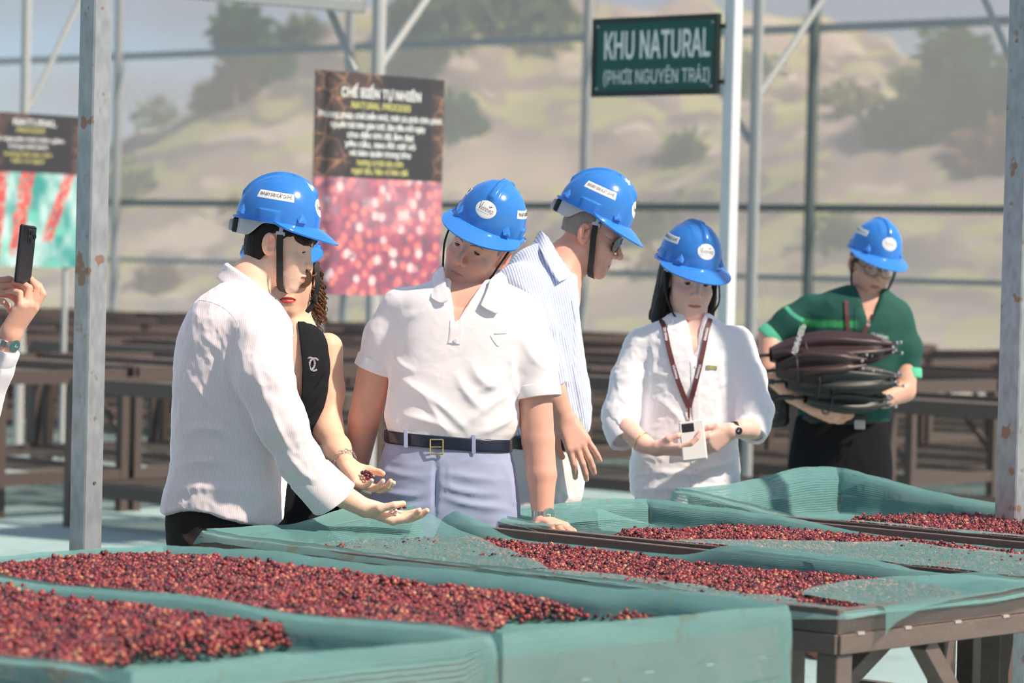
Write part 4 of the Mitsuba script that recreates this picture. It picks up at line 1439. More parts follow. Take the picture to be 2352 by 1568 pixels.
def helmet(o, R, label, strap=None, seed=0):
    """A blue hard hat at o with axes R (columns side, front, up). strap: side -> list of (points, face normals, width)."""
    H = helmet_parts()
    k = thing('hard_hat', label, 'helmet', 'blue hard hats')
    M4 = np.eye(4)
    M4[:3, :3], M4[:3, 3] = R, o

    def put(parent, base, mesh, mat, smooth=False, **kw):
        m = mesh.copy()
        m.apply_transform(M4)
        return add(parent, base, m, mat, smooth, **kw)
    put(k, 'shell', *H['shell'])
    sh = k + '__shell'
    for b in H['bump']:
        put(sh, 'bump', b, 'm_helmet')
    for q, tx in H['label']:
        l = put(k, 'side_label', q, 'm_sticker', True, label='white label reading NHÀ MÁY SẢN XUẤT CÀ PHÊ')
        put(l, 'lettering', tx, 'm_print')
    l = put(k, 'front_badge', H['logo'][0], 'm_sticker', True, label='white oval badge with thin dark lettering')
    put(l, 'lettering', H['logo'][1], 'm_print')
    put(k, 'head_band', H['band'], 'm_plastic_grey', True)
    put(k, 'ratchet', H['ratchet'], 'm_plastic_black')
    put(k + '__ratchet', 'knob', H['knob'], 'm_plastic_grey', 40)
    for side in (1, -1):
        c = np.array([0.0925 * side, 0.030, -0.008])
        put(k, 'hanger', cat(obox(c, [1, 0, 0], [0, 1, 0], EZ, 0.002, 0.0055, 0.017, 0.001), obox(c + [0, 0, -0.021], [1, 0, 0], [0, 1, 0], EZ, 0.0028, 0.0125, 0.0055, 0.001)), 'm_plastic_grey')
    for (pts, nr, w) in strap or []:
        if isinstance(nr, float):
            add(k, 'chin_strap', tube(spline(pts, 30), nr, 8), 'm_strap', 50)
        else:
            add(k, 'chin_strap', ribbon(pts, nr, w, 0.0012, 36), 'm_strap', 40)
    return k
def build_body(k, o, R, q, neck, skin, arms, core=None, h=0.0024, chest=None, under=None):
    """The skin of a person as one mesh: head and neck, arms with hands, and a plain core under the clothes. neck: points from under the head to between the shoulders with radii."""
    skin = np.asarray(skin, float)
    npts = [(np.asarray(p, float) - o) @ R for p, r in neck]
    nr = [r for p, r in neck]

    def fh(p):
        d = head_sdf(p, q)
        d = smin(d, chain(p, npts, nr, 0.02), 0.022)
        if chest is not None:
            for (c, r) in chest:
                d = smin(d, ellipsoid(p, (np.asarray(c) - o) @ R, r, None), 0.03)
        if under is not None:
            w = p @ R.T + o
            d = smin(d, smax(smax(under[0](w) + 0.008, np.linalg.norm(w - under[1], axis=1) - under[2], 0.02), w[:, 2] - under[1][2] - 0.02, 0.07), 0.03)
        return d
    lo = np.array([-0.11, -0.13, min(-0.17, min(p[2] for p in npts) - 0.03)])
    hi = np.array([0.11, 0.15, 0.135])
    lo[:2] = np.minimum(lo[:2], np.min([p[:2] for p in npts], 0) - 0.075)
    hi[:2] = np.maximum(hi[:2], np.max([p[:2] for p in npts], 0) + 0.075)
    for c, r in chest or []:
        c_ = (np.asarray(c) - o) @ R
        lo, hi = np.minimum(lo, c_ - np.asarray(r) - 0.02), np.maximum(hi, c_ + np.asarray(r) + 0.02)
    if under is not None:
        c_ = (under[1] - o) @ R
        lo, hi = np.minimum(lo, c_ - under[2]), np.maximum(hi, c_ + under[2])
    m = surface(fh, lo, hi, h)
    v = np.array(m.vertices)
    for (pts, w, a) in q.get('lines', []):
        P = spline(np.array(pts, float), 14)
        n = meshkit.arrays(m, True)[2]
        dd = np.full(len(v), 9.0)
        tt = np.zeros(len(v))
        prof = np.sin(np.linspace(0.2, np.pi - 0.2, 14))
        for sgn in ((1, -1) if not q.get('lines_one') else (1,)):
            for i in range(len(P)):
                e = np.hypot(v[:, 0] * sgn - P[i, 0], v[:, 2] - P[i, 1])
                mm = e < dd
                dd[mm], tt[mm] = e[mm], prof[i]
        v = v + n * (a * tt * np.exp(-(dd / w) ** 2) * (v[:, 1] > 0.02))[:, None]
    cols = [skin_col(skin, v, q)]
    head_local = trimesh.Trimesh(v, m.faces, process=False)
    parts = [trimesh.Trimesh(v @ R.T + o, m.faces, process=False)]
    for a in arms:
        f, lo, hi = a['f']
        am = surface(f, lo, hi, a.get('h', 0.0033))
        av = np.array(am.vertices)
        c = np.tile(skin * a.get('tone', 1.0), (len(av), 1))
        mott = nz(av * 26, 3) * 0.10 + nz(av * 70, 5) * 0.05
        c = c * (1 + mott)[:, None] * [1.0, 1 - 0.0, 1.0]
        hd = a.get('hand')
        if hd is not None:
            pr_ = np.zeros(len(av))
            for t in hd['tips'] + [hd['thumb']]:
                pr_ = np.maximum(pr_, np.exp(-(np.linalg.norm(av - t, axis=1) / 0.013) ** 2))
            c = c * (1 - 0.35 * pr_[:, None]) + c * [1.06, 0.74, 0.72] * 0.35 * pr_[:, None]
            c = nails(hd, av, c, a.get('nail', np.clip(skin * [1.1, 0.95, 0.95], 0, 1)))
        parts.append(am)
        cols.append(np.clip(c, 0, 1))
    if core is not None:
        f, lo, hi = core
        cm = surface(f, lo, hi, 0.016)
        parts.append(cm)
        cols.append(np.tile(skin, (len(cm.vertices), 1)))
    add(k, 'body', cat(*[trimesh.Trimesh(p.vertices, p.faces, process=False) for p in parts]), 'm_skin', True, color=np.vstack(cols))
    return head_local


def eyes(k, o, R, q, look=(0, 0), iris=(0.05, 0.028, 0.018)):
    fw = q.get('face_w', 1.0)
    for s in (1, -1):
        e = trimesh.creation.icosphere(subdivisions=3, radius=0.0128)
        v = np.array(e.vertices)
        g = unit([math.sin(math.radians(look[0])), math.cos(math.radians(look[0])) * math.cos(math.radians(look[1])), math.sin(math.radians(look[1]))])
        a = unit(v) @ g
        c = np.where((a > 0.955)[:, None], [0.006, 0.005, 0.005], np.where((a > 0.80)[:, None], np.asarray(iris), [0.42, 0.36, 0.33]))
        w = (v + [0.0315 * fw * s, 0.0695, -0.003]) @ R.T + o
        add(k, 'eye', trimesh.Trimesh(w, e.faces, process=False), 'm_eye', True, color=c)


def brows(k, o, R, head_local, q, mat, z0=0.019, thick=0.0024):
    v = np.array(head_local.vertices)
    f = v[v[:, 1] > 0.03]
    t = cKDTree(f[:, [0, 2]])
    fw = q.get('face_w', 1.0)
    for s in (1, -1):
        pts = []
        for x, z in ((0.013, z0 - 0.002), (0.022, z0 + 0.001), (0.034, z0 + 0.003), (0.046, z0 - 0.003)):
            x = x * fw * s
            i = t.query([x, z], k=6)[1]
            pts.append([x, f[i, 1].max() + 0.0004, z])
        P = spline(np.array(pts), 16)
        m = tube(P, thick * np.sin(np.linspace(0.5, 2.9, 16)) ** 0.6, 6)
        w = np.array(m.vertices) @ R.T + o
        add(k, 'eyebrow', trimesh.Trimesh(w, m.faces, process=False), mat, True)


def lashes(k, o, R, q, drop=0.0, up=True):
    fw = q.get('face_w', 1.0)
    for s in (1, -1):
        a = np.radians(np.linspace(-62, 62, 14))
        r = 0.0158
        op = q.get('eye_open', 0.0035)
        x = 0.0315 * fw + 0.0128 * np.sin(a)
        y = 0.0695 + r * np.cos(a) * 0.98
        z = -0.0042 + op * np.cos(a) * 0.95 + 0.0006 - 0.0014 * np.sin(a)
        P = np.stack([x * s, y, z], 1)
        m = tube(P, 0.0011 * np.sin(np.linspace(0.5, 2.8, 14)) ** 0.7 + 0.0002, 6)
        add(k, 'eyelash', trimesh.Trimesh(np.array(m.vertices) @ R.T + o, m.faces, process=False), 'm_hair_black', True)


def hair_shell(k, o, R, q, keep, mat, off=0.006, h=0.003, extra=None, label=None, rough=0.0):
    """Hair on the skull where keep(p) < 0 (a distance, head axes)."""
    fw = q.get('face_w', 1.0)

    def f(p):
        s = np.stack([np.abs(p[:, 0]), p[:, 1], p[:, 2]], 1)
        d = ellipsoid(s, (0, -0.004, 0.034), (0.076 * fw, 0.090, 0.086))
        d = smin(d, ellipsoid(s, (0, -0.016, -0.030), (0.066 * fw, 0.066, 0.070)), 0.03) - off
        st = nz(p * [260, 260, 40], 8) * rough
        d = smax(d + st, keep(p), 0.003)
        if extra is not None:
            d = smin(d, extra(p), 0.006)
        return d
    m = surface(f, (-0.13, -0.14, -0.26), (0.13, 0.13, 0.14), h)
    w = np.array(m.vertices) @ R.T + o
    return add(k, 'hair', trimesh.Trimesh(w, m.faces, process=False), mat, True, label=label)


def garment(f, lo, hi, h=0.0045, smooth_it=2, disp=None):
    m = surface(f, lo, hi, h)
    if smooth_it:
        m = taubin(m, smooth_it)
    if disp is not None:
        m = mesh_displace(m, disp)
    return m


def sleeve_cut(d, pts, r, hem, inner):
    """Opens the end of a sleeve so that the arm comes out of a hem."""
    return d


def shirt_sdf(rows, sleeves, k=0.035, e=2.3, hem=None, extra=None):
    """rows: loft slices; sleeves: (points, radii, opening radius or 0, flatten). hem(p) > 0 cuts the lower edge off."""
    def f(p):
        d = loft(p, rows, e)
        for (pts, rs, op) in sleeves:
            s = chain(p, pts, rs, 0.025)
            a, b = np.asarray(pts[-2], float), np.asarray(pts[-1], float)
            ax = unit(b - a)
            s = smax(s, (p - b) @ ax, 0.004)
            d = smin(d, s, k)
        if extra is not None:
            d = extra(p, d)
        if hem is not None:
            d = smax(d, hem(p), 0.004)
        return d
    return f


def neck_cut(c, R, r, vdepth=0.0, vhalf=0.05, ry=None):
    """A neck hole about c (axes R: side, front, up) with a V in front, to pass as extra to shirt_sdf."""
    ry = ry or r

    def ex(p, d):
        q = (p - c) @ R
        k = np.sqrt((q[:, 0] / r) ** 2 + (q[:, 1] / ry) ** 2)
        hole = smax((k - 1) * min(r, ry), -(q[:, 2] + 0.035 + 0.25 * q[:, 1]), 0.006)
        d = smax(d, -hole, 0.005)
        if vdepth:
            half = vhalf * np.clip((q[:, 2] + vdepth) / vdepth, 0, 3)
            v = np.maximum(np.maximum(np.abs(q[:, 0]) - half, -(q[:, 2] + vdepth)), -(q[:, 1] + 0.0))
            d = smax(d, -v, 0.004)
        return d
    return ex


def bbox_rows(rows, pts=(), pad=0.06):
    r = np.array([x[:5] for x in rows])
    lo = np.array([(r[:, 1] - r[:, 3]).min(), (r[:, 2] - r[:, 4]).min(), r[:, 0].min()])
    hi = np.array([(r[:, 1] + r[:, 3]).max(), (r[:, 2] + r[:, 4]).max(), r[:, 0].max()])
    for p in pts:
        lo, hi = np.minimum(lo, p), np.maximum(hi, p)
    return lo - pad - 0.06, hi + pad + 0.06


def trousers_sdf(rows, legs, k=0.03, e=2.4, seam=None):
    """rows: hips from the waist down; legs: (points, radii)."""
    def f(p):
        d = loft(p, rows, e)
        for pts, rs in legs:
            d = smin(d, chain(p, pts, rs, 0.03), k)
        if seam is not None:
            d = d + seam(p)
        return d
    return f


def shoe(k, heel, toe_dir, mat, base='shoe'):
    heel = np.asarray(heel, float)
    t = unit(np.asarray(toe_dir, float) * [1, 1, 0])

    def f(p):
        d = smin(capsule(p, heel + EZ * 0.035, heel + t * 0.09 + EZ * 0.035, 0.036, 0.038), capsule(p, heel + t * 0.09 + EZ * 0.03, heel + t * 0.2 + EZ * 0.022, 0.038, 0.026), 0.02)
        d = smin(d, capsule(p, heel + EZ * 0.04, heel + EZ * 0.10, 0.04, 0.042), 0.02)
        return smax(d, 0.002 - p[:, 2], 0.004)
    c = heel + t * 0.1
    m = surface(f, c - [0.2, 0.2, 0.05], c + [0.2, 0.2, 0.17], 0.008)
    return add(k, base, m, mat, True)


def chin_strap_pts(o, R, q, side, jaw=((0.083, 0.022, -0.01), (0.078, 0.042, -0.072), (0.062, 0.050, -0.106), (0.034, 0.054, -0.122), (0.0, 0.058, -0.128))):
    """Strap from the hanger down the cheek and under the chin, in the world."""
    P = [o + R @ [a * side * (q.get('face_w', 1)), b, c] for a, b, c in jaw]
    N = [R @ unit([side, 0.0, 0.05]), R @ unit([side, 0.0, -0.1]), R @ unit([side, 0.0, -0.5]), R @ unit([side * 0.4, 0.0, -0.9]), R @ unit([0.02 * side, 0, -1])]
    return P, N




def keep_short(p, side=0.020, back=-0.055):
    yy = p[:, 1]
    line = np.where(yy < -0.02, back, back + (yy + 0.02) * 1.2)
    line = np.where(yy > 0.030, 0.06, line)
    ear = ellipsoid(np.stack([np.abs(p[:, 0]), p[:, 1], p[:, 2]], 1), (0.085, -0.004, -0.016), (0.04, 0.026, 0.042))
    return smax(line - p[:, 2], -ear, 0.006)


pr('m_belt_blue', (0.012, 0.018, 0.040), 0.28, specular=0.6)
pr('m_belt_black', (0.012, 0.012, 0.013), 0.35)
scene['m_gold'] = {'type': 'roughconductor', 'material': 'Au', 'alpha': 0.15}
pr('m_steel_bright', (0.62, 0.63, 0.65), 0.22, metallic=0.9)
def belt_ring(d, rows, y0l, y0r, xl, xr, h, depth_half, off=0.006, yshift=0.0, n=80):
    a, b = W(xl, y0l, d), W(xr, y0r, d)
    c, hx = (a + b) / 2, np.linalg.norm(b - a) / 2
    ax = unit(b - a)
    ph = np.linspace(0, 2 * np.pi, n)
    cs, sn = np.cos(ph), np.sin(ph)
    e = 2 / 2.4
    x, y = np.sign(cs) * np.abs(cs) ** e * (hx + off), np.sign(sn) * np.abs(sn) ** e * (depth_half + off)
    base = c + ax * x[:, None] + np.array([0, 1, 0]) * (y[:, None] + yshift)
    P = np.stack([base - EZ * h / 2, base - EZ * h * 0.4 + unit(base - c) * 0.0012, base + EZ * h * 0.4 + unit(base - c) * 0.0012, base + EZ * h / 2], 0)
    return grid_mesh(P[::-1], 0.003), base


def watch(c, ax, face_dir, r, label, metal, dial, band=None, w=0.018, face_r=0.019, sc=(1.0, 0.86)):
    """A watch around a wrist: c centre, ax along the arm, face_dir where the dial looks."""
    k = thing('wrist_watch', label, 'watch')
    ax = unit(ax)
    f = unit(np.asarray(face_dir, float) - np.dot(face_dir, ax) * ax)
    s = np.cross(ax, f)
    n = 26
    links = []
    for i in range(n):
        a = 2 * np.pi * i / n
        if math.cos(a) > 0.82:
            continue
        d_ = math.cos(a) * f * sc[1] + math.sin(a) * s * sc[0]
        t_ = -math.sin(a) * f * sc[1] + math.cos(a) * s * sc[0]
        links.append(obox(c + d_ * r, ax, t_, np.cross(ax, t_), w / 2, 2 * np.pi * r / n * 0.46, 0.0016, 0.0006))
    if band is None:
        add(k, 'bracelet', cat(*links), metal)
    else:
        ph = np.radians(np.linspace(35, 325, 40))
        P = np.stack([c + (np.cos(ph)[:, None] * f * sc[1] + np.sin(ph)[:, None] * s * sc[0]) * r + ax * o_ for o_ in (-w / 2, w / 2)], 0)
        add(k, 'bracelet', grid_mesh(P, 0.002), band, True)
    def disc(rad, h, off):
        m = trimesh.creation.cylinder(rad, h, sections=28)
        M = np.eye(4)
        M[:3, 0], M[:3, 1], M[:3, 2], M[:3, 3] = s, np.cross(f, s), f, c + f * (r * sc[1] + off)
        m.apply_transform(M)
        return m
    add(k, 'case', disc(face_r, 0.008, 0.001), metal, 40)
    add(k, 'dial', disc(face_r * 0.82, 0.0010, 0.0056), dial, 40)
    q0 = c + f * (r * sc[1] + 0.0065)
    add(k, 'hand', bar(q0, q0 + s * face_r * 0.6, 0.0012, 0.0006, f), 'm_sticker')
    add(k, 'hand', bar(q0, q0 + ax * face_r * 0.45 + s * 0.002, 0.0014, 0.0006, f), 'm_sticker')
    return k
pr('m_dial_green', (0.10, 0.22, 0.20), 0.25)
def spectacles(o, R, q, label, lens, frame, lw=0.026, lh=0.019, y=0.098, z=-0.004, wire=0.0013):
    k = thing('glasses', label, 'glasses')
    fw = q.get('face_w', 1.0)
    for s in (1, -1):
        a = np.linspace(0, 2 * np.pi, 33)
        cx = 0.034 * fw * s
        e = 0.8
        X = cx + np.sign(np.cos(a)) * np.abs(np.cos(a)) ** e * lw
        Z = z + np.sign(np.sin(a)) * np.abs(np.sin(a)) ** e * lh
        Y = y - 0.010 * (np.abs(X) / 0.06) ** 2 + 0 * a
        P = np.stack([X, Y, Z], 1) @ R.T + o
        add(k, 'rim', tube(P, wire, 6, False), frame, True)
        c = np.array([cx, y - 0.010 * (abs(cx) / 0.06) ** 2 + 0.001, z]) @ R.T + o
        ring = P * 0.98 + c * 0.02
        i = np.arange(32)
        add(k, 'lens', grid_mesh(np.stack([ring, np.repeat(c[None], 33, 0)], 0), 0.001), lens, True)
        h0 = np.array([(0.034 * fw + lw) * s, y - 0.012, z + 0.006])
        add(k, 'temple', tube(spline(np.array([h0, [0.079 * fw * s, 0.06, z + 0.010], [0.083 * fw * s, 0.0, z + 0.012], [0.083 * fw * s, -0.012, z - 0.004]]) @ R.T + o, 16), wire * 1.1, 6), frame, True)
    add(k, 'bridge', tube(spline(np.array([[-0.010, y, z + 0.004], [0, y + 0.003, z + 0.008], [0.010, y, z + 0.004]]) @ R.T + o, 8), wire, 6), frame, True)
    return k


scene['m_lens_dark'] = {'type': 'principled', 'base_color': {'type': 'rgb', 'value': [0.02, 0.018, 0.016]}, 'roughness': 0.06, 'specular': 0.7}
scene['m_lens_dark'] = {'type': 'twosided', 'bsdf': scene['m_lens_dark']}
scene['m_lens_clear'] = {'type': 'thindielectric', 'int_ior': 1.5}
pr('m_frame_wire', (0.30, 0.27, 0.22), 0.25, metallic=0.8)
def roll_cuff(parent, a, b, r, mat, seed):
    ax = unit(b - a)
    s_ = unit(np.cross(ax, [0, 1, 0.01]))
    u_ = np.cross(s_, ax)
    ph = np.linspace(0, 2 * np.pi, 49)
    L = np.linalg.norm(b - a)
    ring = lambda t, rr: a + ax * (L * t) + (np.cos(ph)[:, None] * s_ + np.sin(ph)[:, None] * u_) * (rr + 0.0025 * np.sin(ph * 2 + seed) + 0.0012 * np.sin(ph * 5 + t * 5))[:, None]
    G = grid_mesh(np.stack([ring(0, r - 0.004), ring(0.02, r), ring(0.35, r + 0.002), ring(0.7, r + 0.002), ring(0.98, r), ring(1.0, r - 0.003), ring(0.9, r - 0.008)], 0), 0.0015)
    return add(parent, 'cuff', G, mat, True)


def bob(o, R, k, mat, front=0.050, length=-0.150, width=0.094, seed=1, curl=0.0):
    """A chin length bob: hair falling from the crown on both sides and behind."""
    def f(p):
        ax_ = np.abs(p[:, 0])
        z = p[:, 2]
        fl = 1 + 0.10 * np.clip(-z / 0.15, 0, 1)
        s = np.stack([ax_ / fl, p[:, 1], np.maximum(z, 0.0)], 1)
        d = ellipsoid(s, (0, -0.014, 0.0), (width, 0.106, 0.135))
        st = nz(p * [210, 210, 22], seed) * 0.006 + nz(p * [60, 60, 14], seed + 1) * 0.008
        d = d + st
        inner = ellipsoid(np.stack([ax_, p[:, 1] - 0.0, np.minimum(p[:, 2], 0.01)], 1), (0, 0.035, 0.0), (0.075, 0.115, 0.34))
        d = smax(d, -inner, 0.006)
        cutf = p[:, 1] - front - 0.25 * np.clip(z - 0.02, 0, 1)
        d = smax(d, cutf, 0.006)
        tip = length + 0.012 * nz(p * [90, 90, 1], seed + 3) * 2 + 0.03 * np.clip((-p[:, 1] - 0.02) / 0.1, 0, 1) - z
        return smax(d, tip, 0.006)
    m = surface(f, (-0.14, -0.17, -0.24), (0.14, 0.12, 0.15), 0.0032)
    return add(k, 'hair', trimesh.Trimesh(np.array(m.vertices) @ R.T + o, m.faces, process=False), mat, True)


def lanyard(mesh, left, right, meet, d, label, text=True, width=0.016, badge=None):
    k = thing('lanyard', label, 'lanyard')
    for pts in (left, right):
        P = hit(mesh, spline(np.array(pts + [meet], float), 40), 0.006)
        s = add(k, 'strap', ribbon(P, -FWD, width, 0.0008, 40), 'm_lanyard', 40)
        if text:
            for t0 in (0.12, 0.52):
                i = int(40 * t0)
                a = unit(P[i + 6] - P[i])
                side = unit(np.cross(-FWD, a))
                nr = np.cross(a, side)
                nr = nr if nr @ -FWD > 0 else -nr
                if side @ RIGHT > 0 and False:
                    side = -side
                m = meshkit.text_mesh('Vinhhiep', 0.0085, 0.0003, True)
                v = np.array(m.vertices)
                y = np.cross(nr, a)
                w = P[i] + a * v[:, :1] + y * (v[:, 1:2] - 0.004) + nr * (v[:, 2:3] + 0.0022)
                add(s, 'lettering', trimesh.Trimesh(w, m.faces, process=False), 'm_sticker')
    return k


pr('m_lanyard', lin(96, 52, 56), 0.5)
pr('m_clear_plastic', (0.80, 0.82, 0.86), 0.15, specular=0.6)
def stripes(base, line, period, w, dirn):
    def fn(p, n, uv):
        t = (p.x * dirn[0] + p.y * dirn[1] + p.z * dirn[2]) / period
        fr = t - dr.floor(t)
        s = smoothstep(w, w * 0.5, dr.abs(fr - 0.5))
        return mix(base, line, s)
    return fn


pr('m_black_cloth', (0.010, 0.010, 0.012), 0.9, specular=0.2)
pr('m_shoe', (0.03, 0.02, 0.016), 0.4)
# ---------------------------------------------------------------- the man in the pale linen shirt
D1 = 8.70
w1 = lambda x, y, dd=0.0: W(x, y, D1 + dd)
k1 = thing('person', 'man in a pale pink striped linen shirt reaching over the bed with his palm up', 'person')
q1 = dict(muzzle=0.009, face_w=0.98, nose=0.86, nose_w=1.0, eye_open=0.0022, mouth_open=0.003, teeth=(0.25,0.12,0.11), lip=1.05, blush=0.35, nose_red=0.25, lip_col=(0.52, 0.16, 0.16), jaw=1.02, chin=-0.004)
o1, R1 = head_frame(w1(641, 556, 0.078), 83, 15, 2)
SK1 = np.array(lin(243, 204, 180))
hand1 = make_hand(w1(838, 1166, -0.10), (0.97, -0.12, -0.26), (-0.22, 0.34, -0.92), (0.1, -1, 0.3), [(26, 22, 16), (20, 20, 14), (16, 18, 12), (12, 16, 10)],
                  [(0.018, 0.018, -0.012), (0.034, 0.046, -0.026), (0.026, 0.082, -0.046), (0.010, 0.104, -0.052)], spread=(5, 1, -3, -8), s=0.98)
arm1 = limb([w1(694, 1066, -0.165), w1(765, 1126, -0.13), w1(834, 1164, -0.105)], [0.042, 0.036, 0.026], hand1)
rows1 = rows_px(D1, [(652, 505, 590, 0.07), (676, 474, 622, 0.12), (700, 446, 645, 0.155), (740, 424, 668, 0.185), (800, 408, 672, 0.195), (900, 399, 672, 0.185), (1000, 397, 668, 0.175), (1060, 393, 664, 0.172), (1110, 382, 656, 0.172), (1165, 370, 650, 0.175), (1235, 366, 648, 0.175)])
sh1 = [w1(588, 776, -0.16), w1(606, 860, -0.20), w1(646, 968, -0.20), w1(690, 1062, -0.165), w1(748, 1140, -0.14)]


def hem1(p):
    x0, x1 = w1(365, 1180)[0], w1(648, 1210)[0]
    t = (p[:, 0] - x0) / (x1 - x0)
    zc = w1(500, 1178)[2] + 0.012 * np.sin(t * 6.0) - 0.038 * np.clip(t - 0.45, 0, 1) ** 1.3 + 0.006 * np.sin(p[:, 1] * 40)
    return zc - p[:, 2]


cR = head_frame(o1, 88, 0, 27)[1]
f1p = shirt_sdf(rows1, [(sh1, [0.080, 0.076, 0.064, 0.056, 0.052], 0)], k=0.04)
f1 = shirt_sdf(rows1, [(sh1, [0.080, 0.076, 0.064, 0.056, 0.052], 0)], k=0.04, hem=hem1, extra=neck_cut(w1(566, 672, 0.03), cR, 0.068, 0, ry=0.078))
lines1 = fold_px(D1, [([(430, 830), (480, 900), (520, 940)], 0.012, 0.006), ([(420, 1000), (490, 975), (560, 1010)], 0.013, 0.008), ([(400, 1085), (470, 1050), (560, 1060)], 0.014, 0.008), ([(390, 1130), (470, 1110), (600, 1125)], 0.012, 0.006),
                       ([(545, 760), (530, 850), (560, 960), (590, 1040)], 0.010, 0.010), ([(560, 960), (600, 1030), (640, 1080)], 0.012, 0.008), ([(440, 900), (430, 960), (470, 990)], 0.014, 0.006), ([(470, 760), (520, 800), (545, 850)], 0.012, 0.006),
                       ([(600, 800), (625, 900), (650, 960)], 0.010, 0.005), ([(640, 900), (660, 980), (700, 1040)], 0.009, 0.006), ([(660, 1000), (690, 1050), (730, 1090)], 0.009, 0.006), ([(590, 1090), (610, 1140), (600, 1190)], 0.011, 0.006)])
m1 = garment(f1, *bbox_rows(rows1, sh1), h=0.0055, disp=lambda v, n: crumple(v, 0.0058, 0.085, 3, (1, 1, 0.8)) + crumple(v, 0.0030, 0.034, 5, (1, 1, 0.7), 0.7) + folds(v, n, lines1))
scene['m_linen'] = {'type': 'twosided', 'bsdf': {'type': 'principled', 'base_color': proc(stripes(lin(245, 240, 242), lin(238, 221, 227), 0.0052, 0.30, (0.98, 0.05, 0.16))), 'roughness': 0.85, 'sheen': 0.3}}
add(k1, 'shirt', m1, 'm_linen', True)
# rolled cuff: a wide flared band
ca, cb = w1(708, 1088, -0.155), w1(766, 1147, -0.135)
ax = unit(cb - ca)
sd = unit(np.cross(ax, [0, 1, 0]))
up_ = np.cross(sd, ax)
ph = np.linspace(0, 2 * np.pi, 61)
cg = []
for t, r0, fl in ((0.0, 0.060, 0), (0.05, 0.064, 0), (0.5, 0.066, 0.3), (1.0, 0.070, 1.0), (1.02, 0.067, 1.0), (0.6, 0.058, 0.4)):
    rr_ = r0 + 0.003 * np.sin(ph * 3 + 1) + 0.012 * fl * np.exp(-((np.mod(ph - 1.3, 2 * np.pi) - 0.4) / 0.7) ** 2)
    cg.append(ca + ax * (np.linalg.norm(cb - ca) * t) + np.cos(ph)[:, None] * sd * (rr_ * 0.95)[:, None] + np.sin(ph)[:, None] * up_ * (rr_ * 0.85)[:, None] + ax * (0.010 * np.cos(ph + 0.6))[:, None])
cm = grid_mesh(np.stack(cg, 0), 0.002)
add(k1 + '__shirt', 'cuff', mesh_displace(cm, lambda v, n: crumple(v, 0.002, 0.03, 9)), 'm_linen', True)
col1 = collar(w1(566, 670, 0.03), cR, 0.070, 0.080, 0.044, 0.046, 0.080, 22, drop=0.022, flare=0.018)
add(k1 + '__shirt', 'collar', col1, 'm_linen', True)
# yoke and side seams as raised stitched lines
for pts in ([(456, 690), (500, 700), (548, 745)], [(548, 745), (532, 830), (545, 900), (560, 980)], [(548, 960), (552, 1060), (545, 1172)]):
    add(k1 + '__shirt', 'seam', strip_px(m1, pts, 0.0028, 0.0003, 0.0008), 'm_linen', True)
tr1 = rows_px(D1, [(1150, 386, 640, 0.15), (1200, 380, 640, 0.155), (1250, 384, 636, 0.155), (1300, 388, 630, 0.15)])
hip = w1(510, 1250)
legs1 = [([hip + [0.0, s * 0.085, -0.05], hip + [0.01, s * 0.09, -0.42], np.array([hip[0] + 0.0, hip[1] + s * 0.09, 0.07])], [0.115, 0.08, 0.068]) for s in (-1, 1)]
ft1 = trousers_sdf(tr1, legs1)
lo, hi = bbox_rows(tr1, [l for a, b in legs1 for l in a], 0.08)
tl1 = fold_px(D1, [([(420, 1200), (440, 1230), (470, 1250)], 0.01, 0.008), ([(550, 1200), (545, 1240), (560, 1280)], 0.006, -0.006), ([(560, 1215), (620, 1205)], 0.008, 0.005)])
mt1 = garment(ft1, lo, hi, 0.008, 3, lambda v, n: crumple(v, 0.003, 0.07, 13) + folds(v, n, tl1))
pr('m_brown_trousers', (0.024, 0.020, 0.019), 0.85, specular=0.25)
add(k1, 'trousers', mt1, 'm_brown_trousers', True)
for s in (-1, 1):
    shoe(k1, legs1[(s + 1) // 2][0][-1] + [-0.03, 0, 0], (1, 0.1, 0), 'm_shoe')
neck1 = [(o1 + R1 @ [0, -0.018, -0.06], 0.056), (w1(578, 640, 0.06), 0.058), (w1(562, 690, 0.04), 0.065), (w1(552, 740, 0.02), 0.08)]
core1 = (lambda p: np.minimum(f1p(p), ft1(p)) + 0.024, *bbox_rows(rows1 + tr1, [l for a, b in legs1 for l in a], 0.08))
hl1 = build_body(k1, o1, R1, q1, neck1, SK1, [dict(f=arm1, hand=hand1)], core1, under=(f1p, w1(566, 680, 0.03), 0.11))
eyes(k1, o1, R1, q1, (0, -12))
lashes(k1, o1, R1, q1)
brows(k1, o1, R1, hl1, q1, 'm_hair_black')


def keep1(p):
    # nape and fringe: hair above a line that runs from the nape up over the ear to the temple
    yy = p[:, 1]
    line = np.where(yy < -0.03, -0.070 + 0.10 * np.clip((-0.03 - yy) * 0, 0, 1), -0.070 + (yy + 0.03) * 1.55)
    line = np.minimum(line, 0.030)
    ear = ellipsoid(np.stack([np.abs(p[:, 0]), p[:, 1], p[:, 2]], 1), (0.085, 0.004, -0.016), (0.04, 0.028, 0.044))
    return smax(line - p[:, 2] + 0.004 * np.sin(yy * 300), -ear, 0.006)


def fringe1(p):
    ax_ = np.abs(p[:, 0])
    d = ellipsoid(np.stack([ax_, p[:, 1], p[:, 2]], 1), (0.03, 0.062, 0.036), (0.036, 0.036, 0.026))
    tips = 0.012 + 0.006 * np.sin(p[:, 0] * 230) + 0.004 * np.sin(p[:, 0] * 520 + 1)
    return smax(d, tips - p[:, 2], 0.002)


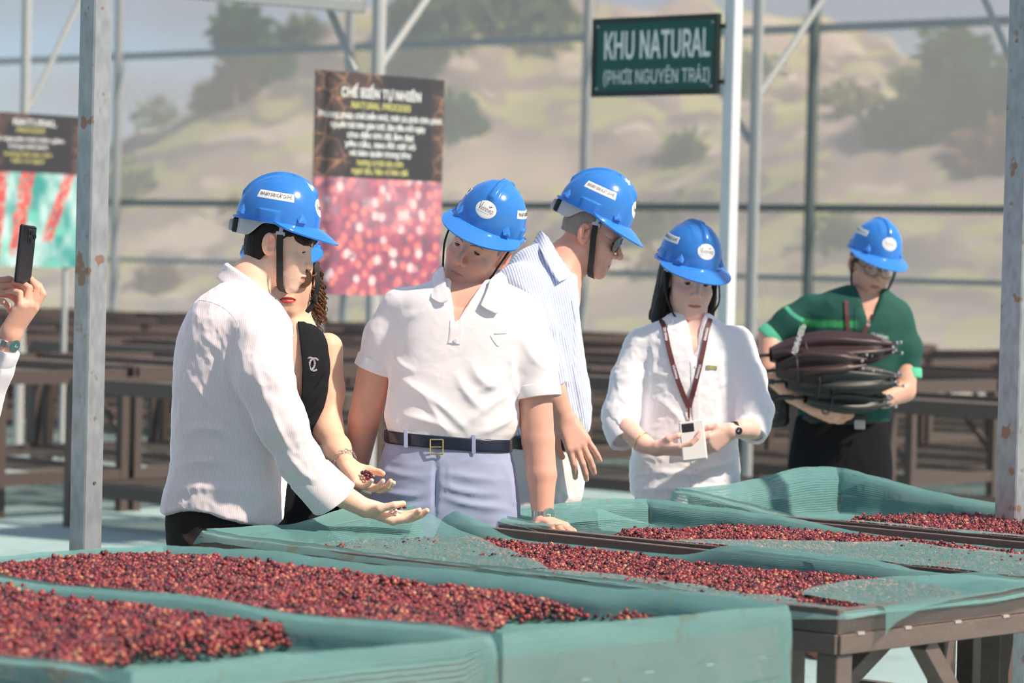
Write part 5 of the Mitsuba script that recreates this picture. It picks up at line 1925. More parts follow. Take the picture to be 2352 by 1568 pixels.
hair_shell(k1, o1, R1, q1, keep1, 'm_hair_black', 0.008, 0.0026, fringe1, rough=0.003)
ho1, HR1 = w1(639, 510, 0.085), head_frame(o1, 83, 6, 2)[1]
st1 = []
for s in (1, -1):
    P_, N_ = chin_strap_pts(o1, R1, q1, s)
    P_ = [ho1 + HR1 @ [0.0945 * s, 0.030, -0.032]] + P_
    N_ = [HR1 @ [s, 0, 0.0]] + N_
    st1.append((P_, np.array(N_), 0.0185))
helmet(ho1, HR1, 'blue hard hat worn in profile by the man in the pale linen shirt', st1)
# ---------------------------------------------------------------- the man in the white polo
D3 = 9.05
w3 = lambda x, y, dd=0.0: W(x, y, D3 + dd)
k3 = thing('person', 'man in a white polo shirt and grey blue trousers leaning one hand on the bed', 'person')
q3 = dict(long=1.08, chin_drop=0.016, muzzle=0.0, face_w=1.04, nose=1.16, nose_w=1.28, eye_open=0.0026, mouth_open=0.0, lip=0.7, blush=0.45, nose_red=0.75, lip_col=(0.52, 0.23, 0.21), jaw=1.06, stubble=0.25,
          lines=[([(0.020, -0.038), (0.030, -0.055), (0.033, -0.078)], 0.0038, -0.0036), ([(0.046, -0.005), (0.058, -0.012), (0.066, -0.02)], 0.0022, -0.0012), ([(0.022, -0.020), (0.034, -0.024), (0.044, -0.020)], 0.003, -0.0026),
                 ([(0.052, -0.02), (0.060, -0.045), (0.060, -0.07)], 0.0032, -0.0024), ([(0.008, -0.090), (0.0, -0.091), (-0.008, -0.090)], 0.004, -0.0026), ([(0.006, 0.012), (0.006, 0.026)], 0.002, -0.0012)])
o3, R3 = head_frame(w3(1103, 562, 0.02), -22, 17, 24)
SK3 = np.array(lin(224, 172, 152))
handL = make_hand(w3(1246, 1198, -0.06), (0.44, -0.88, -0.06), (0.1, -0.02, 0.99), (-1, -0.3, 0), [(14, 26, 20), (12, 24, 20), (12, 24, 18), (14, 24, 18)],
                  [(0.018, 0.018, -0.010), (0.044, 0.044, -0.014), (0.060, 0.072, -0.020), (0.066, 0.098, -0.026)], spread=(12, 3, -6, -14), s=1.05)
armL = limb([w3(1222, 820, -0.01), w3(1236, 1010, -0.03), w3(1244, 1090, -0.045), w3(1246, 1192, -0.06)], [0.053, 0.047, 0.043, 0.029], handL)
handR = make_hand(w3(800, 1142, 0.10), (-0.02, -0.12, -1), (-0.35, -0.85, 0.1), (0.9, -0.3, 0), [(18, 28, 22), (20, 30, 22), (24, 30, 22), (26, 30, 22)],
                  [(0.018, 0.018, -0.010), (0.036, 0.050, -0.018), (0.040, 0.080, -0.026), (0.036, 0.104, -0.034)], s=1.03)
armR = limb([w3(872, 800, 0.02), w3(838, 960, 0.06), w3(812, 1090, 0.09), w3(801, 1140, 0.10)], [0.052, 0.047, 0.036, 0.030], handR)
rows3 = rows_px(D3, [(642, 1008, 1148, 0.06), (656, 965, 1183, 0.085), (672, 926, 1214, 0.103), (702, 904, 1236, 0.116), (750, 899, 1232, 0.126), (800, 897, 1216, 0.130), (860, 896, 1200, 0.132), (920, 888, 1194, 0.134), (960, 883, 1197, 0.134), (985, 888, 1190, 0.130), (1012, 896, 1172, 0.124), (1040, 900, 1165, 0.118)])
slL = [w3(1196, 742, -0.0), w3(1222, 822, -0.01), w3(1232, 905, -0.02)]
slR = [w3(925, 712, 0.01), w3(888, 775, 0.02), w3(862, 842, 0.03)]
cR3 = head_frame(o3, -8, 10, 8)[1]
cc3 = w3(1078, 652, 0.015)
_sl3 = [(slL, [0.076, 0.071, 0.068], 0), (slR, [0.068, 0.063, 0.056], 0)]
f3p = shirt_sdf(rows3, _sl3, k=0.028, e=2.5)
f3 = shirt_sdf(rows3, _sl3, k=0.028, e=2.5, extra=neck_cut(cc3, cR3, 0.066, 0.092, 0.040, ry=0.070))
lines3 = fold_px(D3, [([(905, 860), (980, 900), (1080, 990)], 0.013, 0.008), ([(920, 950), (980, 960), (1060, 1000)], 0.012, 0.006), ([(1190, 880), (1120, 930), (1060, 980)], 0.014, 0.009), ([(1180, 840), (1130, 880), (1080, 900)], 0.012, 0.007),
                       ([(1195, 930), (1150, 970), (1100, 990)], 0.011, 0.007), ([(1085, 830), (1110, 870), (1150, 890)], 0.016, 0.009), ([(1050, 850), (1075, 900), (1120, 940)], 0.014, 0.007), ([(905, 800), (920, 830), (960, 850)], 0.010, 0.007),
                       ([(895, 930), (930, 985), (970, 1005)], 0.012, 0.006), ([(1190, 905), (1175, 850), (1180, 800)], 0.009, 0.007), ([(940, 880), (1000, 940), (1030, 1000)], 0.012, 0.006), ([(1000, 690), (960, 720), (915, 730)], 0.014, 0.004),
                       ([(1205, 780), (1225, 820), (1270, 850)], 0.012, 0.004), ([(890, 760), (875, 800), (850, 810)], 0.010, 0.004)])
m3 = garment(f3, *bbox_rows(rows3, slL + slR), h=0.0050, disp=lambda v, n: crumple(v, 0.0032, 0.10, 23, (1, 1, 1)) * np.clip((1.45 - v[:, 2]) / 0.2, 0.35, 1) + crumple(v, 0.0010, 0.03, 25) + folds(v, n, lines3))
pr('m_polo', lin(242, 240, 243), 0.85, sheen=0.3)
add(k3, 'polo_shirt', m3, 'm_polo', True)
S3 = k3 + '__polo_shirt'
add(S3, 'placket', patch_px(m3, [[(1034, 735), (1066, 722)], [(1032, 770), (1062, 770)], [(1028, 788), (1056, 791)]], 14, 8, 0.0025, 0.002), 'm_polo', True)
for x, y in ((1053, 738), (1046, 782)):
    c = hit(m3, [(x, y)], 0.0050)[0]
    b = trimesh.creation.cylinder(0.0052, 0.002, sections=16)
    b.apply_transform(trimesh.transformations.rotation_matrix(math.pi / 2, [1, 0, 0]))
    b.apply_translation(c)
    add(S3, 'button', b, 'm_sticker', 40)
add(S3, 'chest_patch', patch_px(m3, [[(1126, 770), (1145, 768), (1163, 768)], [(1133, 783), (1146, 783), (1158, 780)], [(1142, 794), (1145, 795), (1148, 794)]], 8, 10, 0.0022, 0.0012), 'm_polo', True)
add(S3, 'chest_patch', patch_px(m3, [[(1136, 764), (1164, 763)], [(1136, 767), (1164, 766)]], 4, 8, 0.0022, 0.0010), 'm_polo', True)
for slx, r in ((slL, 0.069), (slR, 0.0575)):
    a, b = slx[-2], slx[-1]
    ax = unit(b - a)
    s_ = unit(np.cross(ax, [0, 1, 0]))
    u_ = np.cross(s_, ax)
    ph = np.linspace(0, 2 * np.pi, 49)
    ring = lambda t, rr: b - ax * t + (np.cos(ph)[:, None] * s_ + np.sin(ph)[:, None] * u_) * rr
    add(S3, 'sleeve_band', grid_mesh(np.stack([ring(0.024, r + 0.0005), ring(0.022, r + 0.0024), ring(-0.010, r + 0.0024), ring(-0.011, r - 0.002)], 0), 0.0012), 'm_polo', True)
# trousers
tr3 = rows_px(D3, [(1005, 892, 1172, 0.122), (1040, 880, 1176, 0.128), (1080, 866, 1184, 0.135), (1120, 856, 1190, 0.138), (1160, 850, 1194, 0.138), (1220, 848, 1196, 0.135), (1300, 846, 1198, 0.12), (1420, 856, 1186, 0.10)])
legs3 = [([w3(940, 1180, 0), w3(935, 1400, -0.02), [w3(930, 1200)[0], w3(930, 1200)[1] + 0.03, 0.08]], [0.104, 0.080, 0.068]), ([w3(1105, 1180, 0), w3(1110, 1400, -0.02), [w3(1120, 1200)[0], w3(1120, 1200)[1] + 0.03, 0.08]], [0.104, 0.080, 0.068])]
ft3 = trousers_sdf(tr3, legs3, 0.02)
lo, hi = bbox_rows(tr3, [np.asarray(l) for a, b in legs3 for l in a], 0.06)
tl3 = fold_px(D3, [([(1005, 1042), (1004, 1100), (1000, 1190)], 0.006, -0.012), ([(1010, 1100), (1060, 1120), (1150, 1130)], 0.010, 0.008), ([(1015, 1130), (1080, 1150), (1170, 1160)], 0.010, 0.008), ([(1000, 1110), (950, 1130), (870, 1120)], 0.010, 0.008),
                    ([(1000, 1140), (940, 1160), (860, 1155)], 0.010, 0.008), ([(1020, 1080), (1090, 1090), (1150, 1095)], 0.010, 0.006), ([(1000, 1085), (930, 1085), (880, 1070)], 0.010, 0.005), ([(895, 1060), (880, 1100), (872, 1130)], 0.008, 0.005), ([(1155, 1050), (1170, 1100), (1180, 1160)], 0.008, 0.005), ([(1030, 1050), (1034, 1090), (1020, 1130)], 0.004, 0.003)])
mt3 = garment(ft3, lo, hi, 0.0075, 3, lambda v, n: crumple(v, 0.003, 0.07, 33, (0.7, 1, 1.6)) + folds(v, n, tl3))


def trouser_blue(p, n, uv):
    a = fbm(p.x * 30, p.y * 30, p.z * 30, 2)
    return mix(lin(152, 162, 194), lin(162, 172, 202), a)


pr('m_blue_trousers', proc(trouser_blue), 0.75, sheen=0.3)
add(k3, 'trousers', mt3, 'm_blue_trousers', True)
for x, y in ((932, 1006), (1088, 1020)):
    add(k3 + '__trousers', 'belt_loop', obox(W(x, y, D3 - 0.128), RIGHT, UP, FWD, 0.0055, 0.027, 0.0015, 0.001), 'm_blue_trousers')
for l in legs3:
    shoe(k3, np.asarray(l[0][-1]) * [1, 1, 0] + [0, 0.03, 0], (0.05, -1, 0), 'm_shoe')
neck3 = [(o3 + R3 @ [0, -0.018, -0.06], 0.060), (w3(1078, 650, 0.03), 0.064), (w3(1072, 700, 0.03), 0.075), (w3(1068, 760, 0.03), 0.085)]
core3 = (lambda p: np.minimum(f3p(p), ft3(p)) + 0.024, *bbox_rows(rows3 + tr3, [np.asarray(l) for a, b in legs3 for l in a], 0.06))
hl3 = build_body(k3, o3, R3, q3, neck3, SK3, [dict(f=armL, hand=handL), dict(f=armR, hand=handR, tone=0.96)], core3, h=0.0026, under=(f3p, w3(1075, 705, -0.02), 0.14))
add(S3, 'collar', collar(cc3, cR3, 0.066, 0.071, 0.026, 0.020, 0.022, 55, drop=0.030, flare=0.020), 'm_polo', True)
hw3 = cat(m3, trimesh.Trimesh(np.array(hl3.vertices) @ R3.T + o3, hl3.faces, process=False))
for rows in ([[(994, 628, 0.02), (1005, 618, 0.0), (1017, 612, -0.03)], [(990, 655, -0.06), (1006, 652, -0.085), (1023, 648, -0.095)], [(990, 682, -0.108), (1010, 696, -0.122), (1029, 689, -0.124)]],
             [[(1126, 642, -0.085), (1140, 630, -0.045), (1153, 624, 0.01)], [(1116, 672, -0.115), (1141, 672, -0.108), (1168, 664, -0.070)], [(1103, 701, -0.128), (1122, 714, -0.130), (1142, 720, -0.124)]]):
    add(S3, 'collar_flap', patch3(w3, rows, 24, 20, 0.004), 'm_polo', True)
eyes(k3, o3, R3, q3, (-10, -10), (0.10, 0.09, 0.07))
lashes(k3, o3, R3, q3)
brows(k3, o3, R3, hl3, q3, 'm_hair_grey', 0.016, 0.0017)


hair_shell(k3, o3, R3, q3, keep_short, 'm_hair_grey', 0.004, 0.0028, rough=0.004)
ho3, HR3 = w3(1122, 516, 0.02), head_frame(o3, -12, 11, 24)[1]
st3 = []
P_, N_ = chin_strap_pts(o3, R3, q3, -1)
st3.append(([ho3 + HR3 @ [-0.0945, 0.030, -0.032], o3 + R3 @ [-0.088, 0.030, -0.03], o3 + R3 @ [-0.074, 0.028, -0.075], o3 + R3 @ [-0.05, 0.036, -0.106], o3 + R3 @ [-0.018, 0.05, -0.124]], 0.0032, 0))
st3.append(([ho3 + HR3 @ [0.0945, 0.030, -0.032], o3 + R3 @ [0.092, 0.030, -0.05], o3 + R3 @ [0.078, 0.03, -0.095], o3 + R3 @ [0.03, 0.05, -0.126], o3 + R3 @ [-0.018, 0.05, -0.126]], 0.0030, 0))
hk3 = helmet(ho3, HR3, 'blue hard hat tilted on the head of the man in the white polo', st3)
# belt with its buckle
bl3, bb3 = belt_ring(D3, None, 1000, 1022, 890, 1170, 0.034, 0.124)
k = thing('belt', 'dark navy textured leather belt with a gold buckle on the man in the white polo', 'belt')
add(k, 'strap', bl3, 'm_belt_blue', True)
bc = W(1003, 1026, D3 - 0.137)
add(k, 'buckle', cat(*[tube(np.array([bc + RIGHT * (sx * 0.018) + UP * (-0.021), bc + RIGHT * (sx * 0.018) + UP * 0.021]), 0.0022, 8) for sx in (-1, 1)], *[tube(np.array([bc + RIGHT * -0.018 + UP * (sy * 0.021), bc + RIGHT * 0.018 + UP * (sy * 0.021)]), 0.0022, 8) for sy in (-1, 1)],
    tube(np.array([bc + RIGHT * -0.018, bc + RIGHT * 0.014]), 0.0018, 8)), 'm_gold', 40)
# steel watch on the left wrist
watch(w3(1248, 1180, -0.062), [0.02, -0.05, -1], [0.55, -0.8, 0.25], 0.033, 'steel watch with a green dial on the wrist pressed into the cherries', 'm_steel_bright', 'm_dial_green')
# ---------------------------------------------------------------- the tall man in the blue striped shirt
D4 = 9.6
w4 = lambda x, y, dd=0.0: W(x, y, D4 + dd)
k4 = thing('person', 'tall grey haired man in a blue striped shirt and white trousers bending to the right', 'person')
q4 = dict(face_w=1.0, nose=1.06, nose_w=1.05, eye_open=0.0025, mouth_open=0.003, lip=0.6, blush=0.35, nose_red=0.5, lip_col=(0.40, 0.15, 0.13), teeth=(0.3, 0.16, 0.14), stubble=0.2, jaw=1.02,
          lines=[([(0.020, -0.038), (0.030, -0.055), (0.033, -0.080)], 0.0035, -0.002), ([(0.05, -0.02), (0.06, -0.045), (0.06, -0.07)], 0.003, -0.001)])
o4, R4 = head_frame(w4(1358, 533, 0.078), 82, 19, 3)
SK4 = np.array(lin(224, 172, 152))
hand4 = make_hand(w4(1296, 958, -0.20), (0.44, -0.25, -0.86), (0.15, -0.95, 0.25), (-0.8, -0.4, -0.4), [(18, 26, 18), (14, 22, 16), (12, 20, 14), (8, 14, 12)],
                  [(0.018, 0.016, -0.012), (0.040, 0.040, -0.026), (0.046, 0.068, -0.044), (0.040, 0.090, -0.056)], spread=(6, 1, -4, -12), s=1.08)
arm4 = limb([w4(1240, 800, -0.2), w4(1268, 905, -0.21), w4(1295, 956, -0.2)], [0.052, 0.044, 0.030], hand4)
rows4 = rows_px(D4, [(562, 1226, 1252, 0.05), (580, 1192, 1276, 0.09), (610, 1166, 1302, 0.135), (635, 1156, 1320, 0.155), (660, 1150, 1328, 0.175), (720, 1145, 1330, 0.19), (780, 1142, 1337, 0.19), (840, 1140, 1346, 0.185), (900, 1140, 1356, 0.18), (940, 1145, 1359, 0.178), (980, 1150, 1354, 0.175), (1008, 1155, 1336, 0.17), (1040, 1160, 1330, 0.16)])
sl4 = [w4(1195, 670, -0.15), w4(1212, 760, -0.21), w4(1240, 850, -0.21), w4(1256, 893, -0.205)]
hem4 = lambda p: (w4(1330, 1002)[2] + 0.010 * np.sin(p[:, 0] * 20)) - p[:, 2]
cR4 = head_frame(o4, 88, 4, 30)[1]
cc4 = w4(1290, 606, 0.02)
f4p = shirt_sdf(rows4, [(sl4, [0.088, 0.080, 0.070, 0.066], 0)], k=0.035)
f4 = shirt_sdf(rows4, [(sl4, [0.088, 0.080, 0.070, 0.066], 0)], k=0.035, hem=hem4, extra=neck_cut(cc4, cR4, 0.066, 0.06, 0.03, ry=0.078))
lines4 = fold_px(D4, [([(1180, 640), (1230, 700), (1260, 790)], 0.012, 0.008), ([(1250, 720), (1300, 800), (1310, 880)], 0.012, 0.008), ([(1290, 870), (1310, 930), (1330, 980)], 0.009, 0.008), ([(1180, 690), (1240, 740), (1280, 760)], 0.010, 0.006), ([(1320, 860), (1335, 920), (1340, 970)], 0.007, 0.006)])
m4 = garment(f4, *bbox_rows(rows4, sl4), h=0.006, disp=lambda v, n: crumple(v, 0.004, 0.085, 43) + crumple(v, 0.0013, 0.03, 45) + folds(v, n, lines4))
scene['m_blue_stripe'] = {'type': 'twosided', 'bsdf': {'type': 'principled', 'base_color': proc(stripes(lin(228, 232, 241), lin(150, 168, 212), 0.0078, 0.24, (0.96, 0.10, 0.22))), 'roughness': 0.85, 'sheen': 0.3}}
add(k4, 'shirt', m4, 'm_blue_stripe', True)
add(k4 + '__shirt', 'placket', strip_px(m4, [(1312, 690), (1318, 760), (1316, 850), (1330, 930), (1334, 990)], 0.014, 0.002, 0.003), 'm_blue_stripe', True)
tr4 = rows_px(D4, [(1000, 1156, 1330, 0.165), (1040, 1150, 1338, 0.17), (1080, 1148, 1344, 0.172), (1130, 1148, 1338, 0.17), (1180, 1148, 1322, 0.165), (1260, 1150, 1312, 0.15), (1380, 1160, 1306, 0.12)])
legs4 = [([w4(1232, 1215, s * 0.085), w4(1236, 1450, s * 0.09), [w4(1236, 1300)[0], w4(1236, 1300)[1] + s * 0.09, 0.08]], [0.108, 0.082, 0.07]) for s in (-1, 1)]
ft4 = trousers_sdf(tr4, legs4)
lo, hi = bbox_rows(tr4, [np.asarray(l) for a, b in legs4 for l in a], 0.06)
tl4 = fold_px(D4, [([(1290, 1050), (1280, 1120), (1260, 1190)], 0.010, 0.008), ([(1320, 1060), (1310, 1110), (1290, 1150)], 0.006, -0.006), ([(1280, 1090), (1300, 1130), (1320, 1140)], 0.010, 0.007), ([(1270, 1130), (1300, 1170)], 0.010, 0.006)])
mt4 = garment(ft4, lo, hi, 0.008, 3, lambda v, n: crumple(v, 0.004, 0.08, 53) + folds(v, n, tl4))
pr('m_white_trousers', lin(228, 224, 223), 0.85, sheen=0.3)
add(k4, 'trousers', mt4, 'm_white_trousers', True)
for l in legs4:
    shoe(k4, np.asarray(l[0][-1]) * [1, 1, 0] + [-0.03, 0, 0], (1, -0.1, 0), 'm_shoe')
neck4 = [(o4 + R4 @ [0, -0.018, -0.06], 0.060), (w4(1304, 598, 0.07), 0.064), (w4(1284, 632, 0.05), 0.068), (w4(1270, 680, 0.03), 0.085)]
core4 = (lambda p: np.minimum(f4p(p), ft4(p)) + 0.024, *bbox_rows(rows4 + tr4, [np.asarray(l) for a, b in legs4 for l in a], 0.06))
hl4 = build_body(k4, o4, R4, q4, neck4, SK4, [dict(f=arm4, hand=hand4)], core4, under=(f4p, w4(1285, 620, 0.02), 0.11))
hw4 = cat(m4, trimesh.Trimesh(np.array(hl4.vertices) @ R4.T + o4, hl4.faces, process=False))
add(k4 + '__shirt', 'collar_flap', patch3(w4, [[(1240, 530, 0.03), (1258, 544, -0.035), (1286, 588, -0.062), (1318, 632, -0.06)], [(1232, 543, 0.03), (1252, 562, -0.075), (1275, 600, -0.115), (1302, 640, -0.125)], [(1224, 557, 0.03), (1245, 580, -0.115), (1262, 612, -0.155), (1284, 647, -0.178)]], 16, 36, 0.004), 'm_blue_stripe', True)
add(k4 + '__shirt', 'collar_flap', taubin(patch_px(hw4, [[(1316, 626), (1328, 634)], [(1306, 646), (1328, 656)]], 10, 10, 0.006, 0.003), 3), 'm_blue_stripe', True)
eyes(k4, o4, R4, q4, (0, -10))
lashes(k4, o4, R4, q4)
hair_shell(k4, o4, R4, q4, lambda p: keep_short(p, back=-0.028), 'm_hair_grey', 0.004, 0.003, rough=0.004)
ho4, HR4 = w4(1368, 488, 0.085), head_frame(o4, 80, 20, 3)[1]
st4 = []
for s in (1, -1):
    P_, N_ = chin_strap_pts(o4, R4, q4, s)
    st4.append(([ho4 + HR4 @ [0.0945 * s, 0.030, -0.032]] + P_, np.array([HR4 @ [s, 0, 0.0]] + N_), 0.0185))
helmet(ho4, HR4, 'blue hard hat bowed forward on the tall man in the blue striped shirt', st4)


spectacles(o4, R4, q4, 'sunglasses with dark lenses and thin wire frames on the tall man', 'm_lens_dark', 'm_frame_wire', 0.028, 0.024)
bl4, _ = belt_ring(D4, None, 1010, 1016, 1158, 1332, 0.034, 0.166)
k = thing('belt', 'black leather belt on the white trousers of the tall man', 'belt')
add(k, 'strap', bl4, 'm_belt_black', True)
bc = W(1322, 1020, D4 - 0.11)
add(k, 'buckle', obox(bc, RIGHT, UP, FWD, 0.006, 0.021, 0.003, 0.002), 'm_steel_bright')
# ---------------------------------------------------------------- the young woman in the white shirt
D5 = 10.25
w5 = lambda x, y, dd=0.0: W(x, y, D5 + dd)
k5 = thing('person', 'young woman with a black bob in a white shirt holding a phone before her', 'person')
q5 = dict(face_w=0.97, nose=0.86, nose_w=1.0, eye_open=0.0038, lip=0.95, blush=0.35, nose_red=0.1, lip_col=(0.50, 0.17, 0.16), jaw=0.86, chin=-0.002)
o5, R5 = head_frame(w5(1583, 640, 0.02), 16, 9, 4)
SK5 = np.array(lin(234, 190, 174))
hand5r = make_hand(w5(1506, 1030, -0.20), (0.93, -0.30, 0.02), (0.05, -0.42, -0.88), (0.1, -0.7, 0.6), [(18, 30, 22), (18, 30, 22), (16, 28, 20), (14, 24, 18)],
                   [(0.016, 0.018, -0.010), (0.034, 0.050, -0.022), (0.032, 0.080, -0.036), (0.022, 0.100, -0.046)], spread=(4, 1, -3, -7), s=0.95)
arm5r = limb([w5(1440, 985, -0.14), w5(1476, 1018, -0.18), w5(1504, 1030, -0.20)], [0.036, 0.030, 0.0235], hand5r)
hand5l = make_hand(w5(1680, 988, -0.20), (-0.80, -0.34, -0.46), (0.42, -0.72, -0.2), (-0.3, 0.1, 0.9), [(18, 24, 16), (20, 26, 18), (22, 26, 18), (24, 24, 16)],
                   [(0.016, 0.018, -0.008), (0.036, 0.044, -0.012), (0.044, 0.070, -0.020), (0.042, 0.090, -0.028)], spread=(9, 3, -2, -9), s=0.93)
arm5l = limb([w5(1725, 985, -0.15), w5(1700, 985, -0.18), w5(1682, 988, -0.20)], [0.034, 0.029, 0.0235], hand5l)
rows5 = rows_px(D5, [(718, 1545, 1630, 0.05), (738, 1510, 1655, 0.07), (760, 1478, 1685, 0.085), (800, 1470, 1695, 0.105), (850, 1474, 1692, 0.118), (900, 1474, 1688, 0.120), (960, 1466, 1690, 0.116), (1020, 1454, 1695, 0.118), (1080, 1447, 1699, 0.122), (1120, 1447, 1700, 0.124), (1160, 1452, 1697, 0.124), (1215, 1456, 1694, 0.12)])
sl5r = [w5(1474, 795, 0.0), w5(1446, 870, -0.02), w5(1424, 950, -0.07), w5(1434, 1000, -0.12)]
sl5l = [w5(1690, 790, 0.0), w5(1716, 870, -0.02), w5(1734, 945, -0.07), w5(1724, 990, -0.12)]


def hem5(p):
    x0, x1 = w5(1447, 1120)[0], w5(1700, 1120)[0]
    t = np.clip((p[:, 0] - x0) / (x1 - x0), 0, 1)
    zc = w5(1570, 1186)[2] + 0.075 * np.clip((0.36 - t) / 0.36, 0, 1) ** 1.6 + 0.03 * np.clip((t - 0.7) / 0.3, 0, 1) ** 1.6
    return zc - p[:, 2]


cR5 = head_frame(o5, 4, 8, 2)[1]
cc5 = w5(1588, 752, 0.015)
_sl5 = [(sl5r, [0.060, 0.058, 0.056, 0.050], 0), (sl5l, [0.060, 0.058, 0.056, 0.050], 0)]
f5p = shirt_sdf(rows5, _sl5, k=0.03)
f5 = shirt_sdf(rows5, _sl5, k=0.03, hem=hem5, extra=neck_cut(cc5, cR5, 0.048, 0.080, 0.020, ry=0.052))
lines5 = fold_px(D5, [([(1490, 780), (1500, 830), (1490, 900)], 0.010, 0.006), ([(1660, 780), (1650, 850), (1660, 910)], 0.010, 0.006), ([(1480, 900), (1540, 940), (1580, 990)], 0.012, 0.006), ([(1450, 1090), (1540, 1080), (1640, 1095)], 0.010, 0.006), ([(1455, 1120), (1560, 1115), (1690, 1125)], 0.010, 0.005), ([(1690, 1060), (1620, 1070), (1570, 1090)], 0.011, 0.007),
                       ([(1420, 900), (1445, 930), (1460, 940)], 0.008, 0.006), ([(1410, 950), (1430, 975), (1455, 980)], 0.008, 0.006), ([(1740, 900), (1715, 930), (1700, 940)], 0.008, 0.006), ([(1748, 950), (1725, 970), (1705, 970)], 0.008, 0.006), ([(1610, 900), (1650, 880), (1690, 850)], 0.010, 0.004), ([(1560, 840), (1520, 860), (1490, 850)], 0.010, 0.004)])
m5 = garment(f5, *bbox_rows(rows5, sl5l + sl5r), h=0.006, disp=lambda v, n: (crumple(v, 0.0052, 0.085, 63) + crumple(v, 0.0026, 0.034, 65, ridge=0.7) + folds(v, n, lines5)) * np.clip(-hem5(v) / 0.03, 0, 1))
pr('m_white_cotton', lin(242, 241, 245), 0.85, sheen=0.3)
add(k5, 'shirt', m5, 'm_white_cotton', True)
S5 = k5 + '__shirt'
add(S5, 'placket', strip_px(m5, [(1592, 800), (1597, 880), (1600, 980), (1596, 1080), (1590, 1176)], 0.026, 0.0018, 0.0025, 50), 'm_white_cotton', True)
for y in (842, 905, 968, 1078, 1130):
    c = hit(m5, [(1598, y)], 0.0050)[0]
    b = trimesh.creation.cylinder(0.0042, 0.002, sections=14)
    b.apply_transform(trimesh.transformations.rotation_matrix(math.pi / 2, [1, 0, 0]))
    b.apply_translation(c)
    add(S5, 'button', b, 'm_sticker', 40)
roll_cuff(S5, w5(1419, 968, -0.085), w5(1440, 1012, -0.135), 0.052, 'm_white_cotton', 1)
roll_cuff(S5, w5(1738, 958, -0.085), w5(1722, 996, -0.13), 0.051, 'm_white_cotton', 2)
tr5 = rows_px(D5, [(1100, 1466, 1682, 0.10), (1150, 1458, 1688, 0.11), (1200, 1452, 1686, 0.112), (1300, 1452, 1684, 0.11), (1400, 1462, 1676, 0.09)])
legs5 = [([w5(1515, 1240), w5(1520, 1450), [w5(1520, 1300)[0], w5(1520, 1300)[1], 0.07]], [0.095, 0.07, 0.055]), ([w5(1630, 1240), w5(1630, 1450), [w5(1630, 1300)[0], w5(1630, 1300)[1], 0.07]], [0.095, 0.07, 0.055])]
ft5 = trousers_sdf(tr5, legs5)
lo, hi = bbox_rows(tr5, [np.asarray(l) for a, b in legs5 for l in a], 0.06)
add(k5, 'trousers', garment(ft5, lo, hi, 0.010, 2), 'm_black_cloth', True)
for l in legs5:
    shoe(k5, np.asarray(l[0][-1]) * [1, 1, 0] + [0, 0.03, 0], (0.05, -1, 0), 'm_shoe')
neck5 = [(o5 + R5 @ [0, -0.018, -0.06], 0.048), (w5(1586, 720, 0.025), 0.050), (w5(1588, 762, 0.02), 0.052), (w5(1588, 810, 0.02), 0.065)]
core5 = (lambda p: np.minimum(f5p(p), ft5(p)) + 0.024, *bbox_rows(rows5 + tr5, [np.asarray(l) for a, b in legs5 for l in a], 0.06))
hl5 = build_body(k5, o5, R5, q5, neck5, SK5, [dict(f=arm5r, hand=hand5r, nail=np.array([0.8, 0.5, 0.48])), dict(f=arm5l, hand=hand5l, nail=np.array([0.8, 0.5, 0.48]))], core5, under=(f5p, w5(1588, 770, 0.0), 0.115))
add(S5, 'collar', collar(cc5, cR5, 0.053, 0.058, 0.026, 0.018, 0.02, 50, drop=0.03, flare=0.014), 'm_white_cotton', True)
hw5 = cat(m5, trimesh.Trimesh(np.array(hl5.vertices) @ R5.T + o5, hl5.faces, process=False))
for rows in ([[(1532, 736), (1540, 730), (1548, 732)], [(1534, 760), (1546, 757), (1556, 756)], [(1538, 786), (1552, 781), (1566, 775)]], [[(1620, 736), (1628, 734), (1637, 740)], [(1612, 760), (1622, 760), (1634, 760)], [(1603, 777), (1616, 786), (1628, 783)]]):
    add(S5, 'collar_flap', taubin(patch_px(hw5, rows, 20, 16, 0.007, 0.003), 4), 'm_white_cotton', True)
eyes(k5, o5, R5, q5, (0, -14))
lashes(k5, o5, R5, q5)
brows(k5, o5, R5, hl5, q5, 'm_hair_black', 0.018, 0.0018)


bob(o5, R5, k5, 'm_hair_black', 0.030, -0.155, 0.098)
ho5, HR5 = w5(1584, 601, 0.02), head_frame(o5, 23, 10, 5)[1]
st5 = [([ho5 + HR5 @ [0.0945, 0.030, -0.032], o5 + R5 @ [0.094, 0.046, -0.03], o5 + R5 @ [0.078, 0.060, -0.080], o5 + R5 @ [0.046, 0.080, -0.126], o5 + R5 @ [0.008, 0.096, -0.150]], 0.0032, 0),
       ([ho5 + HR5 @ [-0.0945, 0.030, -0.032], o5 + R5 @ [-0.098, 0.046, -0.05], o5 + R5 @ [-0.080, 0.060, -0.092], o5 + R5 @ [-0.036, 0.084, -0.134], o5 + R5 @ [0.008, 0.096, -0.150]], 0.0032, 0)]
helmet(ho5, HR5, 'blue hard hat on the young woman with the black bob', st5)


